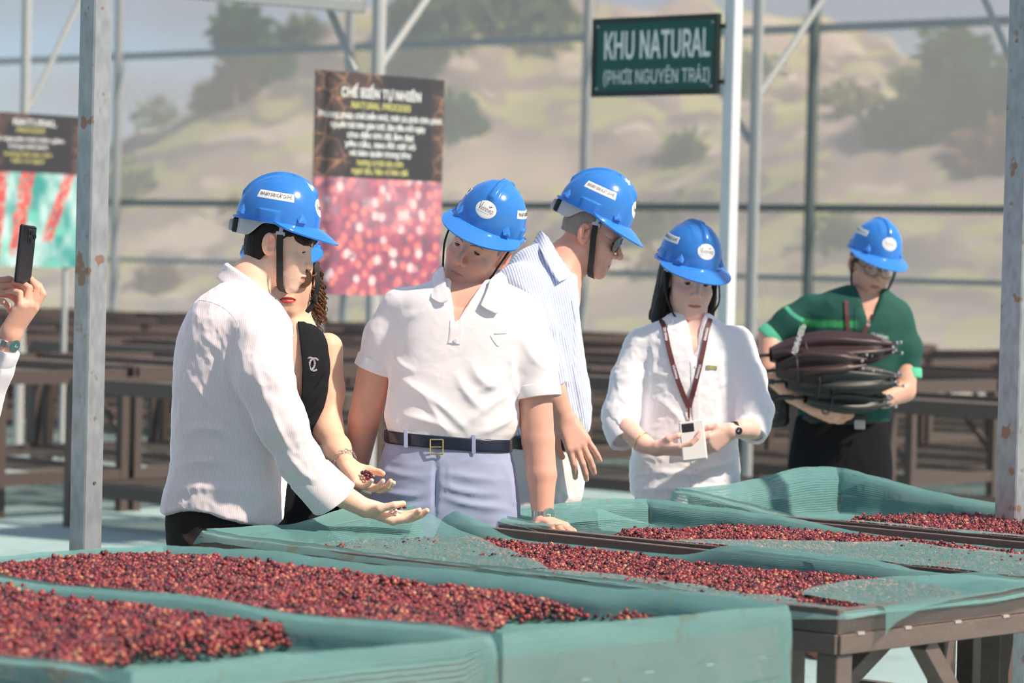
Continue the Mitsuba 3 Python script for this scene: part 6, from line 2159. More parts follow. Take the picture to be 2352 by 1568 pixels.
lk = lanyard(m5, [(1517, 732), (1525, 750), (1536, 800), (1556, 870)], [(1632, 732), (1626, 750), (1616, 800), (1600, 870)], (1582, 935), D5, 'maroon lanyard with pale lettering around the neck of the young woman')
P = hit(m5, [(1582, 935), (1582, 955), (1582, 978)], 0.008)
add(lk, 'cord', ribbon(P, -FWD, 0.007, 0.0008, 12), 'm_lanyard', 40)
add(lk, 'clip', tube(spline(hit(m5, [(1580, 960), (1584, 972), (1578, 976), (1582, 986)], 0.012), 12), 0.0022, 6), 'm_steel_bright', True)
add(lk, 'card_holder', patch_px(m5, [[(1556, 984), (1604, 984)], [(1558, 1040), (1602, 1040)]], 6, 6, 0.016, 0.002), 'm_clear_plastic')
# gold name pin
k = thing('name_pin', 'small gold name pin on the white shirt of the young woman', 'pin')
add(k, 'plate', patch_px(m5, [[(1623, 838), (1647, 840)], [(1623, 847), (1647, 849)]], 4, 6, 0.004, 0.002), 'm_gold')
# phone
k = thing('phone', 'white phone with a black camera block held in both hands by the young woman', 'phone')
pc = w5(1592, 1012, -0.250)
pu = unit(np.array([-0.10, 0.42, 0.9]))
pn = unit(np.array([-0.15, -0.9, 0.42]) - np.dot([-0.15, -0.9, 0.42], pu) * pu)
ps = np.cross(pu, pn)
ps = ps if ps @ RIGHT > 0 else -ps
pr('m_phone_white', (0.72, 0.70, 0.68), 0.25, clearcoat=0.5)
add(k, 'case', obox(pc, ps, pu, pn, 0.040, 0.068, 0.0055, 0.004), 'm_phone_white', 30)
add(k, 'camera_block', obox(pc + pu * 0.044 - ps * 0.012 + pn * 0.006, ps, pu, pn, 0.020, 0.015, 0.002, 0.002), 'm_plastic_black', 30)
for a, b in ((-0.008, 0.006), (0.008, 0.006), (0.0, -0.006)):
    c = trimesh.creation.cylinder(0.0058, 0.003, sections=16)
    M = np.eye(4)
    M[:3, 0], M[:3, 1], M[:3, 2], M[:3, 3] = ps, pu, pn, pc + pu * (0.044 + b) + ps * (-0.012 + a) + pn * 0.0085
    c.apply_transform(M)
    add(k + '__camera_block', 'lens', c, 'm_plastic_black', 40)
watch(w5(1688, 986, -0.192), [-0.8, -0.3, -0.1], [0.5, -0.8, -0.1], 0.0262, 'dark strapped watch on the wrist of the young woman', 'm_steel_bright', 'm_plastic_black', 'm_strap', 0.014, 0.013, (1.0, 0.95))
k = thing('bracelet', 'thin gold bangle on the forearm of the young woman', 'bracelet')
c, ax = w5(1472, 1014, -0.178), unit(w5(1506, 1030, -0.2) - w5(1440, 985, -0.14))
s_ = unit(np.cross(ax, [0, 1, 0]))
u_ = np.cross(s_, ax)
ph = np.linspace(0, 2 * np.pi, 41)
add(k, 'band', tube(c + (np.cos(ph)[:, None] * s_ + np.sin(ph)[:, None] * u_) * 0.0325, 0.0016, 6, False), 'm_gold', True)
# ---------------------------------------------------------------- the woman in black behind the linen shirt
D2 = 9.12
w2 = lambda x, y, dd=0.0: W(x, y, D2 + dd)
k2 = thing('person', 'woman in a sleeveless black dress with red lips holding out cherries', 'person')
q2 = dict(face_w=0.98, nose=0.85, eye_open=0.003, mouth_open=0.003, lip=1.35, blush=0.4, nose_red=0.1, lip_col=(0.55, 0.055, 0.05), jaw=0.95, teeth=(0.72, 0.62, 0.58))
o2, R2 = head_frame(w2(664, 624, 0.03), 4, 4, 1)
SK2 = np.array(lin(238, 192, 164))
hand2 = make_hand(w2(798, 1068, -0.22), (0.62, -0.52, -0.60), (-0.42, 0.30, -0.86), (0.6, 0.75, 0.2), [(22, 34, 26), (26, 36, 26), (26, 34, 24), (26, 32, 22)],
                  [(0.018, 0.018, -0.010), (0.040, 0.048, -0.022), (0.044, 0.078, -0.038), (0.034, 0.098, -0.050)], spread=(7, 2, -3, -9), s=0.97)
arm2 = limb([w2(752, 800, 0.02), w2(754, 900, 0.0), w2(752, 985, -0.04), w2(775, 1030, -0.14), w2(797, 1066, -0.215)], [0.046, 0.043, 0.041, 0.034, 0.0235], hand2, k=0.03)
rows2 = rows_px(D2, [(735, 630, 700, 0.05), (755, 610, 735, 0.075), (790, 600, 756, 0.10), (840, 600, 762, 0.115), (900, 602, 758, 0.118), (950, 606, 745, 0.110), (1000, 608, 728, 0.104), (1060, 600, 740, 0.112), (1130, 590, 752, 0.128), (1200, 585, 758, 0.132), (1280, 586, 760, 0.13), (1400, 590, 758, 0.13)])
f2b = shirt_sdf(rows2, [], k=0.03)
nk = w2(668, 790)


def neckline2(p, d):
    # deep V opening
    t = np.clip((p[:, 2] - w2(668, 930)[2]) / 0.22, 0, 1)
    v = np.abs(p[:, 0] - w2(672, 800)[0]) - 0.055 * t
    cutd = smax(smax(v, (w2(668, 930)[2] - p[:, 2]), 0.002), p[:, 1] - (w2(668, 800)[1] + 0.0), 0.002)
    return d


lines2 = fold_px(D2, [([(705, 940), (735, 900), (758, 840)], 0.006, 0.007), ([(700, 960), (730, 930), (756, 880)], 0.006, 0.007), ([(700, 985), (730, 960), (754, 915)], 0.006, 0.006), ([(720, 985), (740, 950), (758, 900)], 0.006, 0.006), ([(690, 915), (720, 870), (745, 830)], 0.006, 0.005)])
m2_ = garment(lambda p: f2b(p), *bbox_rows(rows2), h=0.006, disp=lambda v, n: crumple(v, 0.002, 0.06, 73) + folds(v, n, lines2))
# the V of bare skin: dress vertices inside it are dropped
vv = np.array(m2_.vertices)
pv = PX(vv)
tt = np.clip((930 - pv[:, 1]) / (930 - 740), 0, 2)
inV = (np.abs(pv[:, 0] - (690 - 20 * tt)) < 30 * tt) & (pv[:, 1] < 930) & (vv[:, 1] < w2(668, 800)[1] + 0.02)
keepf = ~inV[m2_.faces].any(1)
m2d = trimesh.Trimesh(vv, m2_.faces[keepf], process=False)
pr('m_black_crepe', (0.012, 0.0135, 0.017), 0.9, specular=0.2)
add(k2, 'dress', m2d, 'm_black_crepe', True)
add(k2 + '__dress', 'lapel', patch_px(m2_, [[(684, 738), (702, 738), (722, 750)], [(690, 790), (714, 792), (735, 792)], [(695, 850), (724, 846), (752, 838)], [(692, 925), (716, 898), (742, 858)]], 30, 16, 0.012, 0.004), 'm_black_crepe', True)
add(k2 + '__dress', 'belt', strip_px(m2_, [(690, 1016), (712, 1014), (732, 1010)], 0.030, 0.006, 0.003), 'm_black_crepe', True)
add(k2 + '__dress', 'zip_pull', tube(hit(m2_, [(719, 1005), (720, 1030), (721, 1056)], 0.012), 0.002, 6), 'm_plastic_black', True)
add(k2 + '__dress', 'slit_seam', strip_px(m2_, [(738, 1130), (741, 1190), (742, 1240)], 0.004, 0.001, 0.001), 'm_black_cloth', True)
neck2 = [(o2 + R2 @ [0, -0.018, -0.06], 0.047), (w2(672, 728, 0.03), 0.049), (w2(672, 775, 0.03), 0.075), (w2(672, 830, 0.04), 0.085)]
core2 = (lambda p: f2b(p) + 0.010, *bbox_rows(rows2))
hl2 = build_body(k2, o2, R2, q2, neck2, SK2, [dict(f=arm2, hand=hand2, nail=np.array([0.86, 0.70, 0.70]))], None, chest=[(w2(680, 850, -0.02), (0.085, 0.088, 0.14))])
eyes(k2, o2, R2, q2, (5, -8))
brows(k2, o2, R2, hl2, q2, 'm_hair_brown', 0.018, 0.002)


def curls(o, R, k, n, seed, mat, sides):
    r = np.random.default_rng(seed)
    ms = []
    for i in range(n):
        s = sides[i % len(sides)]
        a = np.array([s * r.uniform(0.055, 0.088), r.uniform(-0.07, 0.0), r.uniform(-0.03, 0.03)])
        L = r.uniform(0.10, 0.17)
        t = np.linspace(0, 1, 34)
        ph, tw = r.uniform(0, 6.28), r.uniform(14, 24)
        rad = 0.007 * np.clip(t * 3, 0, 1)
        P = a + np.stack([s * 0.025 * t + rad * np.cos(ph + tw * t), -0.01 * t + rad * np.sin(ph + tw * t), -L * t], 1)
        ms.append(tube(P @ R.T + o, 0.0020 * np.sin(np.linspace(0.5, 2.95, 34)) + 0.0005, 4))
    return add(k, 'curls', cat(*ms), mat, True, kind='stuff')


hair_shell(k2, o2, R2, q2, lambda p: np.where(p[:, 1] > 0.02, 0.05, -0.09) - p[:, 2], 'm_hair_brown', 0.008, 0.004)
curls(o2, R2, k2, 120, 4, 'm_hair_brown', (-1, -1, 1))
shoe(k2, w2(640, 1300) * [1, 1, 0], (0.1, -1, 0), 'm_shoe')
shoe(k2, w2(720, 1300) * [1, 1, 0], (0.1, -1, 0), 'm_shoe')
for x in (645, 715):
    l = w2(x, 1300, 0.02)
    add(k2, 'stocking', tube(np.array([[l[0], l[1], 0.9], [l[0], l[1], 0.5], [l[0], l[1], 0.08]]), [0.08, 0.06, 0.04], 12), 'm_black_cloth', True)
ho2, HR2 = w2(647, 566, 0.03), head_frame(o2, 4, 8, -2)[1]
st2 = [([ho2 + HR2 @ [-0.0945, 0.030, -0.032], o2 + R2 @ [-0.084, 0.036, -0.03], o2 + R2 @ [-0.077, 0.036, -0.075], o2 + R2 @ [-0.055, 0.046, -0.112], o2 + R2 @ [0.0, 0.056, -0.135]], np.array([R2 @ unit(x) for x in ([-0.6, 0.8, 0], [-0.6, 0.8, 0], [-0.6, 0.8, -0.1], [-0.5, 0.7, -0.5], [0, 0.6, -0.8])]), 0.0175),
       ([ho2 + HR2 @ [0.0945, 0.030, -0.032], o2 + R2 @ [0.084, 0.036, -0.03], o2 + R2 @ [0.077, 0.036, -0.075], o2 + R2 @ [0.055, 0.046, -0.112], o2 + R2 @ [0.0, 0.056, -0.135]], np.array([R2 @ unit(x) for x in ([1, 0.4, 0], [1, 0.4, 0], [1, 0.4, -0.2], [0.7, 0.5, -0.6], [0, 0.5, -0.9])]), 0.0175)]
hk2 = helmet(ho2, HR2, 'blue hard hat of the woman in black, mostly hidden behind the man in linen', st2)
c = st2[0][0][3]
add(hk2, 'strap_buckle', obox(o2 + R2 @ [-0.080, 0.040, -0.070], R2 @ unit([0.3, 1, 0.2]), R2 @ [0, 0, 1], R2 @ unit([-1, 0.3, 0]), 0.011, 0.010, 0.004, 0.002), 'm_plastic_black')
scene['m_lens_brown'] = {'type': 'twosided', 'bsdf': {'type': 'principled', 'base_color': {'type': 'rgb', 'value': [0.09, 0.035, 0.012]}, 'roughness': 0.08, 'specular': 0.7}}
pr('m_tortoise', (0.16, 0.06, 0.012), 0.2)
spectacles(o2, R2, q2, 'large brown sunglasses on the woman in black', 'm_lens_brown', 'm_tortoise', 0.031, 0.026, 0.100, -0.010, 0.0024)
# brooch of two interlocked rings open to the sides
pr('m_crystal', (0.72, 0.70, 0.70), 0.22, metallic=0.6)
k = thing('brooch', 'silver brooch of two interlocked open rings on the black lapel', 'brooch')
bc = hit(m2_, [(717, 836)], 0.014)[0]
for s in (-1, 1):
    a = np.radians(np.linspace(46, 314, 40))
    P = bc + RIGHT * (s * (0.0062 + 0.0135 * np.cos(a)))[:, None] + UP * (0.0180 * np.sin(a))[:, None] - FWD * (0.0012 * s)
    tilt = math.radians(-8)
    rel = P - bc
    x, y = rel @ RIGHT, rel @ UP
    P = bc + RIGHT * (x * math.cos(tilt) - y * math.sin(tilt))[:, None] + UP * (x * math.sin(tilt) + y * math.cos(tilt))[:, None] + FWD * (rel @ FWD)[:, None]
    rg = add(k, 'ring', ribbon(P, -FWD, 0.0052, 0.0012, 40), 'm_crystal', 30)
    for q in P[1:-1:3]:
        g = trimesh.creation.icosphere(subdivisions=1, radius=0.0017)
        g.apply_translation(q - FWD * 0.0016)
        add(rg, 'stone', g, 'm_steel_bright')
k = thing('necklace', 'thin silver chain with a round pendant on the woman in black', 'necklace')
hv = trimesh.Trimesh(scene_mesh := np.array(hl2.vertices) @ R2.T + o2, hl2.faces, process=False)
add(k, 'chain', tube(spline(hit(hv, [(673, 748), (674, 775), (670, 805), (667, 822)], 0.002), 20), 0.0009, 5), 'm_steel_bright', True)
pd = trimesh.creation.cylinder(0.0095, 0.003, sections=16)
pd.apply_transform(trimesh.transformations.rotation_matrix(math.pi / 2, [1, 0, 0]))
pd.apply_translation(hit(hv, [(667, 830)], 0.004)[0])
add(k, 'pendant', pd, 'm_crystal')
k = thing('bracelet', 'silver chain bracelet on the wrist of the woman in black', 'bracelet')
c, ax = w2(792, 1056, -0.20), unit(w2(797, 1066, -0.215) - w2(775, 1030, -0.14))
s_ = unit(np.cross(ax, [0, 1, 0]))
u_ = np.cross(s_, ax)
for i in range(22):
    a = 2 * np.pi * i / 22
    q = c + (math.cos(a) * s_ + math.sin(a) * u_) * 0.0315
    t_ = -math.sin(a) * s_ + math.cos(a) * u_
    b = np.linspace(0, 2 * np.pi, 9)
    al = 0.6 if i % 2 else -0.6
    e1, e2 = t_, ax * math.cos(al) + np.cross(t_, ax) * math.sin(al)
    add(k, 'link', tube(q + e1 * (0.0052 * np.cos(b))[:, None] + e2 * (0.0045 * np.sin(b))[:, None], 0.0013, 4, False), 'm_steel_bright', True)
# ---------------------------------------------------------------- the man in the green polo with umbrellas
D6 = 12.6
w6 = lambda x, y, dd=0.0: W(x, y, D6 + dd)
k6 = thing('person', 'man with glasses in a dark green polo clutching folded umbrellas', 'person')
q6 = dict(face_w=1.0, nose=0.9, nose_w=1.05, eye_open=0.003, lip=1.0, blush=0.3, nose_red=0.2, lip_col=(0.42, 0.13, 0.12), jaw=0.98, stubble=0.15)
o6, R6 = head_frame(w6(2001, 608, 0.02), 16, 8, 9)
SK6 = np.array(lin(218, 168, 146))
hand6 = make_hand(w6(1866, 936, -0.24), (0.94, -0.12, -0.28), (0.1, -0.75, -0.6), (0.2, -0.2, 0.9), [(24, 30, 22), (24, 30, 22), (22, 28, 20), (20, 26, 18)],
                  [(0.018, 0.018, -0.010), (0.036, 0.050, -0.022), (0.036, 0.080, -0.034), (0.028, 0.100, -0.044)], s=1.02)
arm6r = limb([w6(1770, 770, -0.02), w6(1768, 850, -0.10), w6(1820, 905, -0.20), w6(1864, 935, -0.24)], [0.050, 0.046, 0.036, 0.027], hand6)
hand6l = make_hand(w6(1975, 926, -0.20), (-0.9, -0.25, -0.1), (0.1, -0.8, -0.6), (0.2, -0.2, 0.9), [(24, 30, 22)] * 4, [(0.018, 0.018, -0.010), (0.036, 0.050, -0.022), (0.036, 0.080, -0.034), (0.028, 0.100, -0.044)], s=1.02)
arm6l = limb([w6(2080, 830, -0.02), w6(2076, 896, -0.06), w6(2030, 915, -0.14), w6(1980, 925, -0.20)], [0.050, 0.047, 0.038, 0.028], hand6l)
rows6 = rows_px(D6, [(655, 1950, 2025, 0.05), (675, 1890, 2055, 0.08), (700, 1850, 2085, 0.10), (740, 1846, 2092, 0.12), (800, 1845, 2080, 0.125), (860, 1842, 2066, 0.125), (920, 1836, 2050, 0.125), (970, 1832, 2044, 0.125), (1000, 1832, 2042, 0.12)])
sl6r = [w6(1862, 712, 0), w6(1815, 740, -0.01), w6(1768, 778, -0.02)]
sl6l = [w6(2060, 735, 0), w6(2080, 800, -0.01), w6(2082, 862, -0.02)]
cR6 = head_frame(o6, 8, 6, 6)[1]
cc6 = w6(1985, 682, 0.015)
_sl6 = [(sl6r, [0.066, 0.062, 0.056], 0), (sl6l, [0.066, 0.064, 0.056], 0)]
_h6 = lambda p: w6(1940, 966)[2] - p[:, 2]
f6p = shirt_sdf(rows6, _sl6, k=0.03)
f6 = shirt_sdf(rows6, _sl6, k=0.03, hem=_h6, extra=neck_cut(cc6, cR6, 0.060, 0.09, 0.036, ry=0.064))
m6 = garment(f6, *bbox_rows(rows6, sl6l + sl6r), h=0.008, disp=lambda v, n: crumple(v, 0.004, 0.09, 83))


ZB, XB0, XB1 = w6(1900, 742)[2], w6(1838, 742)[0], w6(1958, 742)[0]


def polo_green(p, n, uv):
    band = smoothstep(0.022, 0.006, dr.abs(p.z - float(ZB))) * smoothstep(float(XB1) + 0.02, float(XB1) - 0.02, p.x) * smoothstep(float(XB0) - 0.02, float(XB0) + 0.02, p.x)
    st = noise(p.x * 70, p.z * 8, 2.0)
    c = mix((0.003, 0.062, 0.048), (0.007, 0.088, 0.068), fbm(p.x * 9, p.y * 9, p.z * 9, 2))
    return mix(c, (0.05, 0.42, 0.12), band * (0.45 + 0.55 * st))


pr('m_green_polo', proc(polo_green), 0.8, sheen=0.2)
pr('m_mint', (0.10, 0.55, 0.34), 0.7)
add(k6, 'polo_shirt', m6, 'm_green_polo', True)
S6 = k6 + '__polo_shirt'
add(S6, 'collar', collar(cc6, cR6, 0.061, 0.066, 0.036, 0.038, 0.060, 24, drop=0.036, flare=0.036), 'm_green_polo', True)
for slx, r in ((sl6r, 0.0575), (sl6l, 0.0575)):
    a, b = slx[-2], slx[-1]
    ax = unit(b - a)
    s_ = unit(np.cross(ax, [0, 1, 0]))
    u_ = np.cross(s_, ax)
    ph = np.linspace(0, 2 * np.pi, 41)
    ring = lambda t, rr: b - ax * t + (np.cos(ph)[:, None] * s_ + np.sin(ph)[:, None] * u_) * rr
    add(S6, 'sleeve_band', grid_mesh(np.stack([ring(0.026, r), ring(0.024, r + 0.003), ring(-0.010, r + 0.003), ring(-0.012, r - 0.003)], 0), 0.0015), 'm_mint', True)
add(S6, 'sleeve_stripe', strip_px(m6, [(1806, 704), (1822, 722), (1846, 736)], 0.016, 0.002, 0.001), 'm_mint', True)
add(S6, 'placket', patch_px(m6, [[(1962, 706), (1984, 706)], [(1962, 760), (1986, 760)]], 8, 6, 0.003, 0.002), 'm_green_polo', True)
c0 = hit(m6, [(2000, 778)], 0.005)[0]
tx = meshkit.text_mesh('Vinhhiep', 0.024, 0.0006, True)
v = np.array(tx.vertices)
v = v * [0.070 / v[:, 0].max(), 1, 1]
add(S6, 'chest_lettering', trimesh.Trimesh(c0 + v[:, :1] * unit(RIGHT - UP * 0.12) + v[:, 1:2] * UP - FWD * (v[:, 2:3] + 0.004), tx.faces, process=False), 'm_sticker')
tr6 = rows_px(D6, [(955, 1832, 2034, 0.12), (1000, 1822, 2042, 0.13), (1060, 1812, 2048, 0.135), (1120, 1808, 2048, 0.135), (1200, 1806, 2048, 0.13), (1330, 1806, 2046, 0.11), (1480, 1812, 2036, 0.09)])
legs6 = [([w6(1872, 1150), w6(1868, 1330), [w6(1868, 1300)[0], w6(1868, 1300)[1], 0.08]], [0.098, 0.09, 0.085]), ([w6(1985, 1150), w6(1988, 1330), [w6(1988, 1300)[0], w6(1988, 1300)[1], 0.10]], [0.098, 0.09, 0.085])]
ft6 = trousers_sdf(tr6, legs6, 0.02)
lo, hi = bbox_rows(tr6, [np.asarray(l) for a, b in legs6 for l in a], 0.06)
add(k6, 'trousers', garment(ft6, lo, hi, 0.010, 2, lambda v, n: crumple(v, 0.005, 0.12, 91, (1.3, 1, 0.5))), 'm_black_cloth', True)
pr('m_sandal', (0.32, 0.10, 0.07), 0.5)
for l in legs6:
    shoe(k6, np.asarray(l[0][-1]) * [1, 1, 0] + [0, 0.03, 0], (0.08, -1, 0), 'm_sandal')
neck6 = [(o6 + R6 @ [0, -0.018, -0.06], 0.056), (w6(1990, 672, 0.03), 0.058), (w6(1986, 712, 0.02), 0.06), (w6(1984, 750, 0.02), 0.07)]
core6 = (lambda p: np.minimum(f6p(p), ft6(p)) + 0.024, *bbox_rows(rows6 + tr6, [np.asarray(l) for a, b in legs6 for l in a], 0.06))
hl6 = build_body(k6, o6, R6, q6, neck6, SK6, [dict(f=arm6r, hand=hand6, h=0.0045), dict(f=arm6l, hand=hand6l, h=0.0045)], core6, h=0.003, under=(f6p, w6(1985, 715, 0.0), 0.12))
eyes(k6, o6, R6, q6, (-5, -5))
lashes(k6, o6, R6, q6)
brows(k6, o6, R6, hl6, q6, 'm_hair_black', 0.019, 0.0025)
hair_shell(k6, o6, R6, q6, lambda p: keep_short(p, back=-0.05), 'm_hair_black', 0.007, 0.004)
ho6, HR6 = w6(2010, 578, 0.02), head_frame(o6, 20, 10, 9)[1]
st6 = [([ho6 + HR6 @ [0.0945, 0.030, -0.032], o6 + R6 @ [0.090, 0.036, -0.04], o6 + R6 @ [0.078, 0.036, -0.085], o6 + R6 @ [0.045, 0.046, -0.120], o6 + R6 @ [0.0, 0.056, -0.135]], 0.0050, 0),
       ([ho6 + HR6 @ [-0.0945, 0.030, -0.032], o6 + R6 @ [-0.090, 0.036, -0.04], o6 + R6 @ [-0.078, 0.036, -0.085], o6 + R6 @ [-0.045, 0.046, -0.120], o6 + R6 @ [0.0, 0.056, -0.135]], 0.0050, 0)]
helmet(ho6, HR6, 'blue hard hat on the man with the umbrellas, farthest from the camera', st6)
spectacles(o6, R6, q6, 'clear glasses with thin dark frames on the man in green', 'm_lens_clear', 'm_plastic_black', 0.027, 0.022, 0.100, -0.008, 0.0016)
lanyard(m6, [(1944, 690), (1946, 730), (1950, 770)], [(2006, 722), (1992, 750), (1980, 775)], (1968, 815), D6, 'maroon lanyard of the man in the green polo, behind the umbrellas', False)
bl6, _ = belt_ring(D6, None, 962, 958, 1838, 2032, 0.036, 0.118)
k = thing('belt', 'black belt on the black trousers of the man in green', 'belt')
add(k, 'strap', bl6, 'm_belt_black', True)
bc = W(1975, 975, D6 - 0.13)
add(k, 'buckle', obox(bc, RIGHT, UP, FWD, 0.02, 0.018, 0.003, 0.002), 'm_steel_bright')


# folded umbrellas: pleated cloth cones with ribs ending in metal tips
def umbrella(a, b, r0, r1, mat, label, seed, tips=7, text=None):
    """a the handle end, b where the rib tips stand."""
    k = thing('folded_umbrella', label, 'umbrella', 'folded umbrellas in the arms of the man in green')
    a, b = np.asarray(a, float), np.asarray(b, float)
    ax = unit(b - a)
    s_ = unit(np.cross(ax, EZ))
    u_ = np.cross(s_, ax)
    L = np.linalg.norm(b - a)
    ph = np.linspace(0, 2 * np.pi, 97)
    G = []
    for t in np.linspace(0, 1, 26):
        r = r0 * (0.35 + 0.65 * np.sin(min(t * 2.6, 1.57))) * (1 - t) ** 0.35 + r1 * t
        rr_ = r * (1 + 0.16 * np.sin(ph * tips + 2.0 * t + seed) * np.sin(t * 3.1) ** 0.5 + 0.10 * np.sin(ph * 3 + seed * 2 + t * 2))
        end = 0.05 * (0.5 + 0.5 * np.cos(ph * tips + seed)) * (t > 0.96)
        G.append(a + ax * (L * t) + ax * end[:, None] + (np.cos(ph)[:, None] * s_ * 1.15 + np.sin(ph)[:, None] * u_ * 0.8) * rr_[:, None])
    P = np.stack(G, 0)
    P = P + 0.006 * nz(P * 14, seed)[..., None] * EZ
    add(k, 'cloth', grid_mesh(P, 0.002), mat, True)
    for i in range(tips):
        q = 2 * np.pi * (i + 0.2 * seed) / tips
        d_ = math.cos(q) * s_ * 1.1 + math.sin(q) * u_ * 0.8
        p0, p1 = a + ax * L * 0.8 + d_ * r1 * 1.6, b + ax * (0.03 + 0.02 * (i % 3)) + d_ * r1 * 1.25
        rb = add(k, 'rib', tube(np.array([p0, p1]), 0.0022, 6), 'm_plastic_black', True)
        t = trimesh.creation.icosphere(subdivisions=1, radius=0.0075)
        t.apply_translation(p1)
        add(rb, 'tip', t, 'm_steel_bright', True)
    add(k, 'shaft', tube(np.array([a - ax * 0.06, a + ax * 0.05]), 0.007, 8), 'm_plastic_black', True)
    hd = add(k, 'handle', tube(spline(np.array([a - ax * 0.05, a - ax * 0.10, a - ax * 0.14 - EZ * 0.03, a - ax * 0.11 - EZ * 0.06]), 14), 0.011, 8), 'm_plastic_black', True)
    add(k, 'wrap_strap', tube(a + ax * L * 0.28 + (np.cos(ph)[:, None] * s_ * 1.15 + np.sin(ph)[:, None] * u_ * 0.8) * r0 * 1.02, 0.004, 5, False), mat, True)
    if text:
        c = a + ax * L * 0.16 - s_ * 0 + (-FWD) * (r0 * 0.95)
        m = meshkit.text_mesh(text, 0.02, 0.0006, True)
        v = np.array(m.vertices)
        di = unit(UP * 0.9 + RIGHT * 0.3)
        nn = unit(np.cross(di, -FWD))
        add(k, 'lettering', trimesh.Trimesh(c + v[:, :1] * di * 0.9 - v[:, 1:2] * nn * -1 - FWD * (v[:, 2:3] + 0.014), m.faces, process=False), 'm_sticker')
    return k


scene['m_umbrella'] = {'type': 'twosided', 'bsdf': {'type': 'principled', 'base_color': {'type': 'rgb', 'value': [0.040, 0.022, 0.024]}, 'roughness': 0.42, 'specular': 0.5, 'sheen': 0.3}}
scene['m_umbrella_dark'] = {'type': 'twosided', 'bsdf': {'type': 'principled', 'base_color': {'type': 'rgb', 'value': [0.022, 0.026, 0.026]}, 'roughness': 0.45, 'specular': 0.5}}
umbrella(w6(1770, 815, -0.30), w6(2030, 800, -0.27), 0.094, 0.022, 'm_umbrella', 'maroon brown folded umbrella on top of the bundle with pale lettering', 1, text='VINHHIEP')
umbrella(w6(1782, 850, -0.33), w6(1962, 836, -0.36), 0.088, 0.034, 'm_umbrella', 'maroon brown folded umbrella second in the bundle', 2)
umbrella(w6(1806, 876, -0.34), w6(2034, 872, -0.30), 0.092, 0.026, 'm_umbrella_dark', 'dark grey folded umbrella in the middle of the bundle', 3)
umbrella(w6(1850, 914, -0.32), w6(2016, 920, -0.26), 0.072, 0.022, 'm_umbrella_dark', 'dark folded umbrella lowest in the bundle above the hand', 4)
# black bag at his side
k = thing('shoulder_bag', 'black camera bag with a strap at the hip of the man in green', 'bag')
bgc = w6(1768, 930, 0.06)
bag = surface(lambda p: np.linalg.norm(np.maximum(np.abs(p - bgc) - [0.05, 0.045, 0.06], 0), axis=1) - 0.028 + 0.010 * nz(p * 30, 3), bgc - 0.16, bgc + 0.16, 0.008)
add(k, 'body', bag, 'm_plastic_black', True)
add(k, 'strap', ribbon([w6(1758, 905, 0.02), w6(1765, 850, 0.0), w6(1800, 790, 0.06), w6(1850, 700, 0.10)], np.array([-FWD] * 4), 0.03, 0.0015, 30), 'm_strap', True)
add(k, 'ring', tube(w6(1756, 906, -0.03) + 0.014 * (np.cos(np.linspace(0, 6.28, 25))[:, None] * RIGHT + np.sin(np.linspace(0, 6.28, 25))[:, None] * UP), 0.003, 6, False), 'm_steel_bright', True)
# ---------------------------------------------------------------- the person at the left edge filming with a phone
D7 = 8.35
w7 = lambda x, y, dd=0.0: W(x, y, D7 + dd)
k7 = thing('person', 'person at the left edge of whom only the hands lifting a black phone show', 'person')
SK7 = np.array(lin(232, 178, 156))
hand7 = make_hand(w7(22, 772, 0.0), (0.50, 0.05, 0.86), (0.80, -0.45, -0.44), (0.3, 0.9, 0), [(4, 58, 22), (14, 60, 24), (26, 62, 26), (40, 62, 26)],
                  [(0.016, 0.020, -0.014), (0.036, 0.052, -0.034), (0.036, 0.080, -0.052), (0.030, 0.104, -0.060)], spread=(3, 0, -2, -5), s=1.06)
arm7 = limb([w7(-70, 1010, 0.06), w7(-10, 850, 0.02), w7(21, 774, 0.0)], [0.050, 0.040, 0.030], hand7)
hand7b = make_hand(w7(-92, 690, 0.02), (0.93, -0.05, 0.32), (-0.25, -0.70, 0.66), (0.0, -0.3, 1.0), [(18, 34, 24), (24, 38, 26), (30, 40, 26), (34, 40, 26)],
                   [(0.016, 0.020, -0.014), (0.036, 0.054, -0.024), (0.036, 0.084, -0.034), (0.028, 0.106, -0.040)], s=1.04)
arm7b = limb([w7(-230, 880, 0.10), w7(-150, 760, 0.06), w7(-94, 692, 0.02)], [0.050, 0.040, 0.030], hand7b)
rows7 = rows_px(D7, [(670, -220, -120, 0.06), (690, -290, -60, 0.09), (730, -330, -40, 0.12), (800, -330, -40, 0.13), (900, -320, -50, 0.13), (1050, -310, -60, 0.125), (1120, -310, -60, 0.13)])
sl7 = [w7(-60, 760, 0.0), w7(-72, 900, 0.06), w7(-66, 1010, 0.05), w7(-14, 852, 0.02), w7(0, 815, 0.01)]
sl7b = [w7(-305, 770, 0.0), w7(-310, 900, 0.08), w7(-232, 884, 0.10), w7(-145, 760, 0.06), w7(-126, 735, 0.04)]
f7 = shirt_sdf(rows7, [(sl7, [0.070, 0.062, 0.056, 0.047, 0.044], 0), (sl7b, [0.070, 0.062, 0.056, 0.047, 0.044], 0)], k=0.03)
add(k7, 'shirt', garment(f7, *bbox_rows(rows7, sl7 + sl7b), h=0.008, disp=lambda v, n: crumple(v, 0.004, 0.09, 103)), 'm_white_cotton', True)
roll_cuff(k7 + '__shirt', w7(-8, 838, 0.015), w7(8, 798, 0.005), 0.046, 'm_white_cotton', 4)
tr7 = rows_px(D7, [(1100, -310, -60, 0.13), (1180, -320, -50, 0.135), (1300, -316, -54, 0.12), (1440, -310, -60, 0.10)])
legs7 = [([w7(x, 1250), w7(x, 1500), [w7(x, 1300)[0], w7(x, 1300)[1], 0.08]], [0.09, 0.078, 0.07]) for x in (-250, -120)]
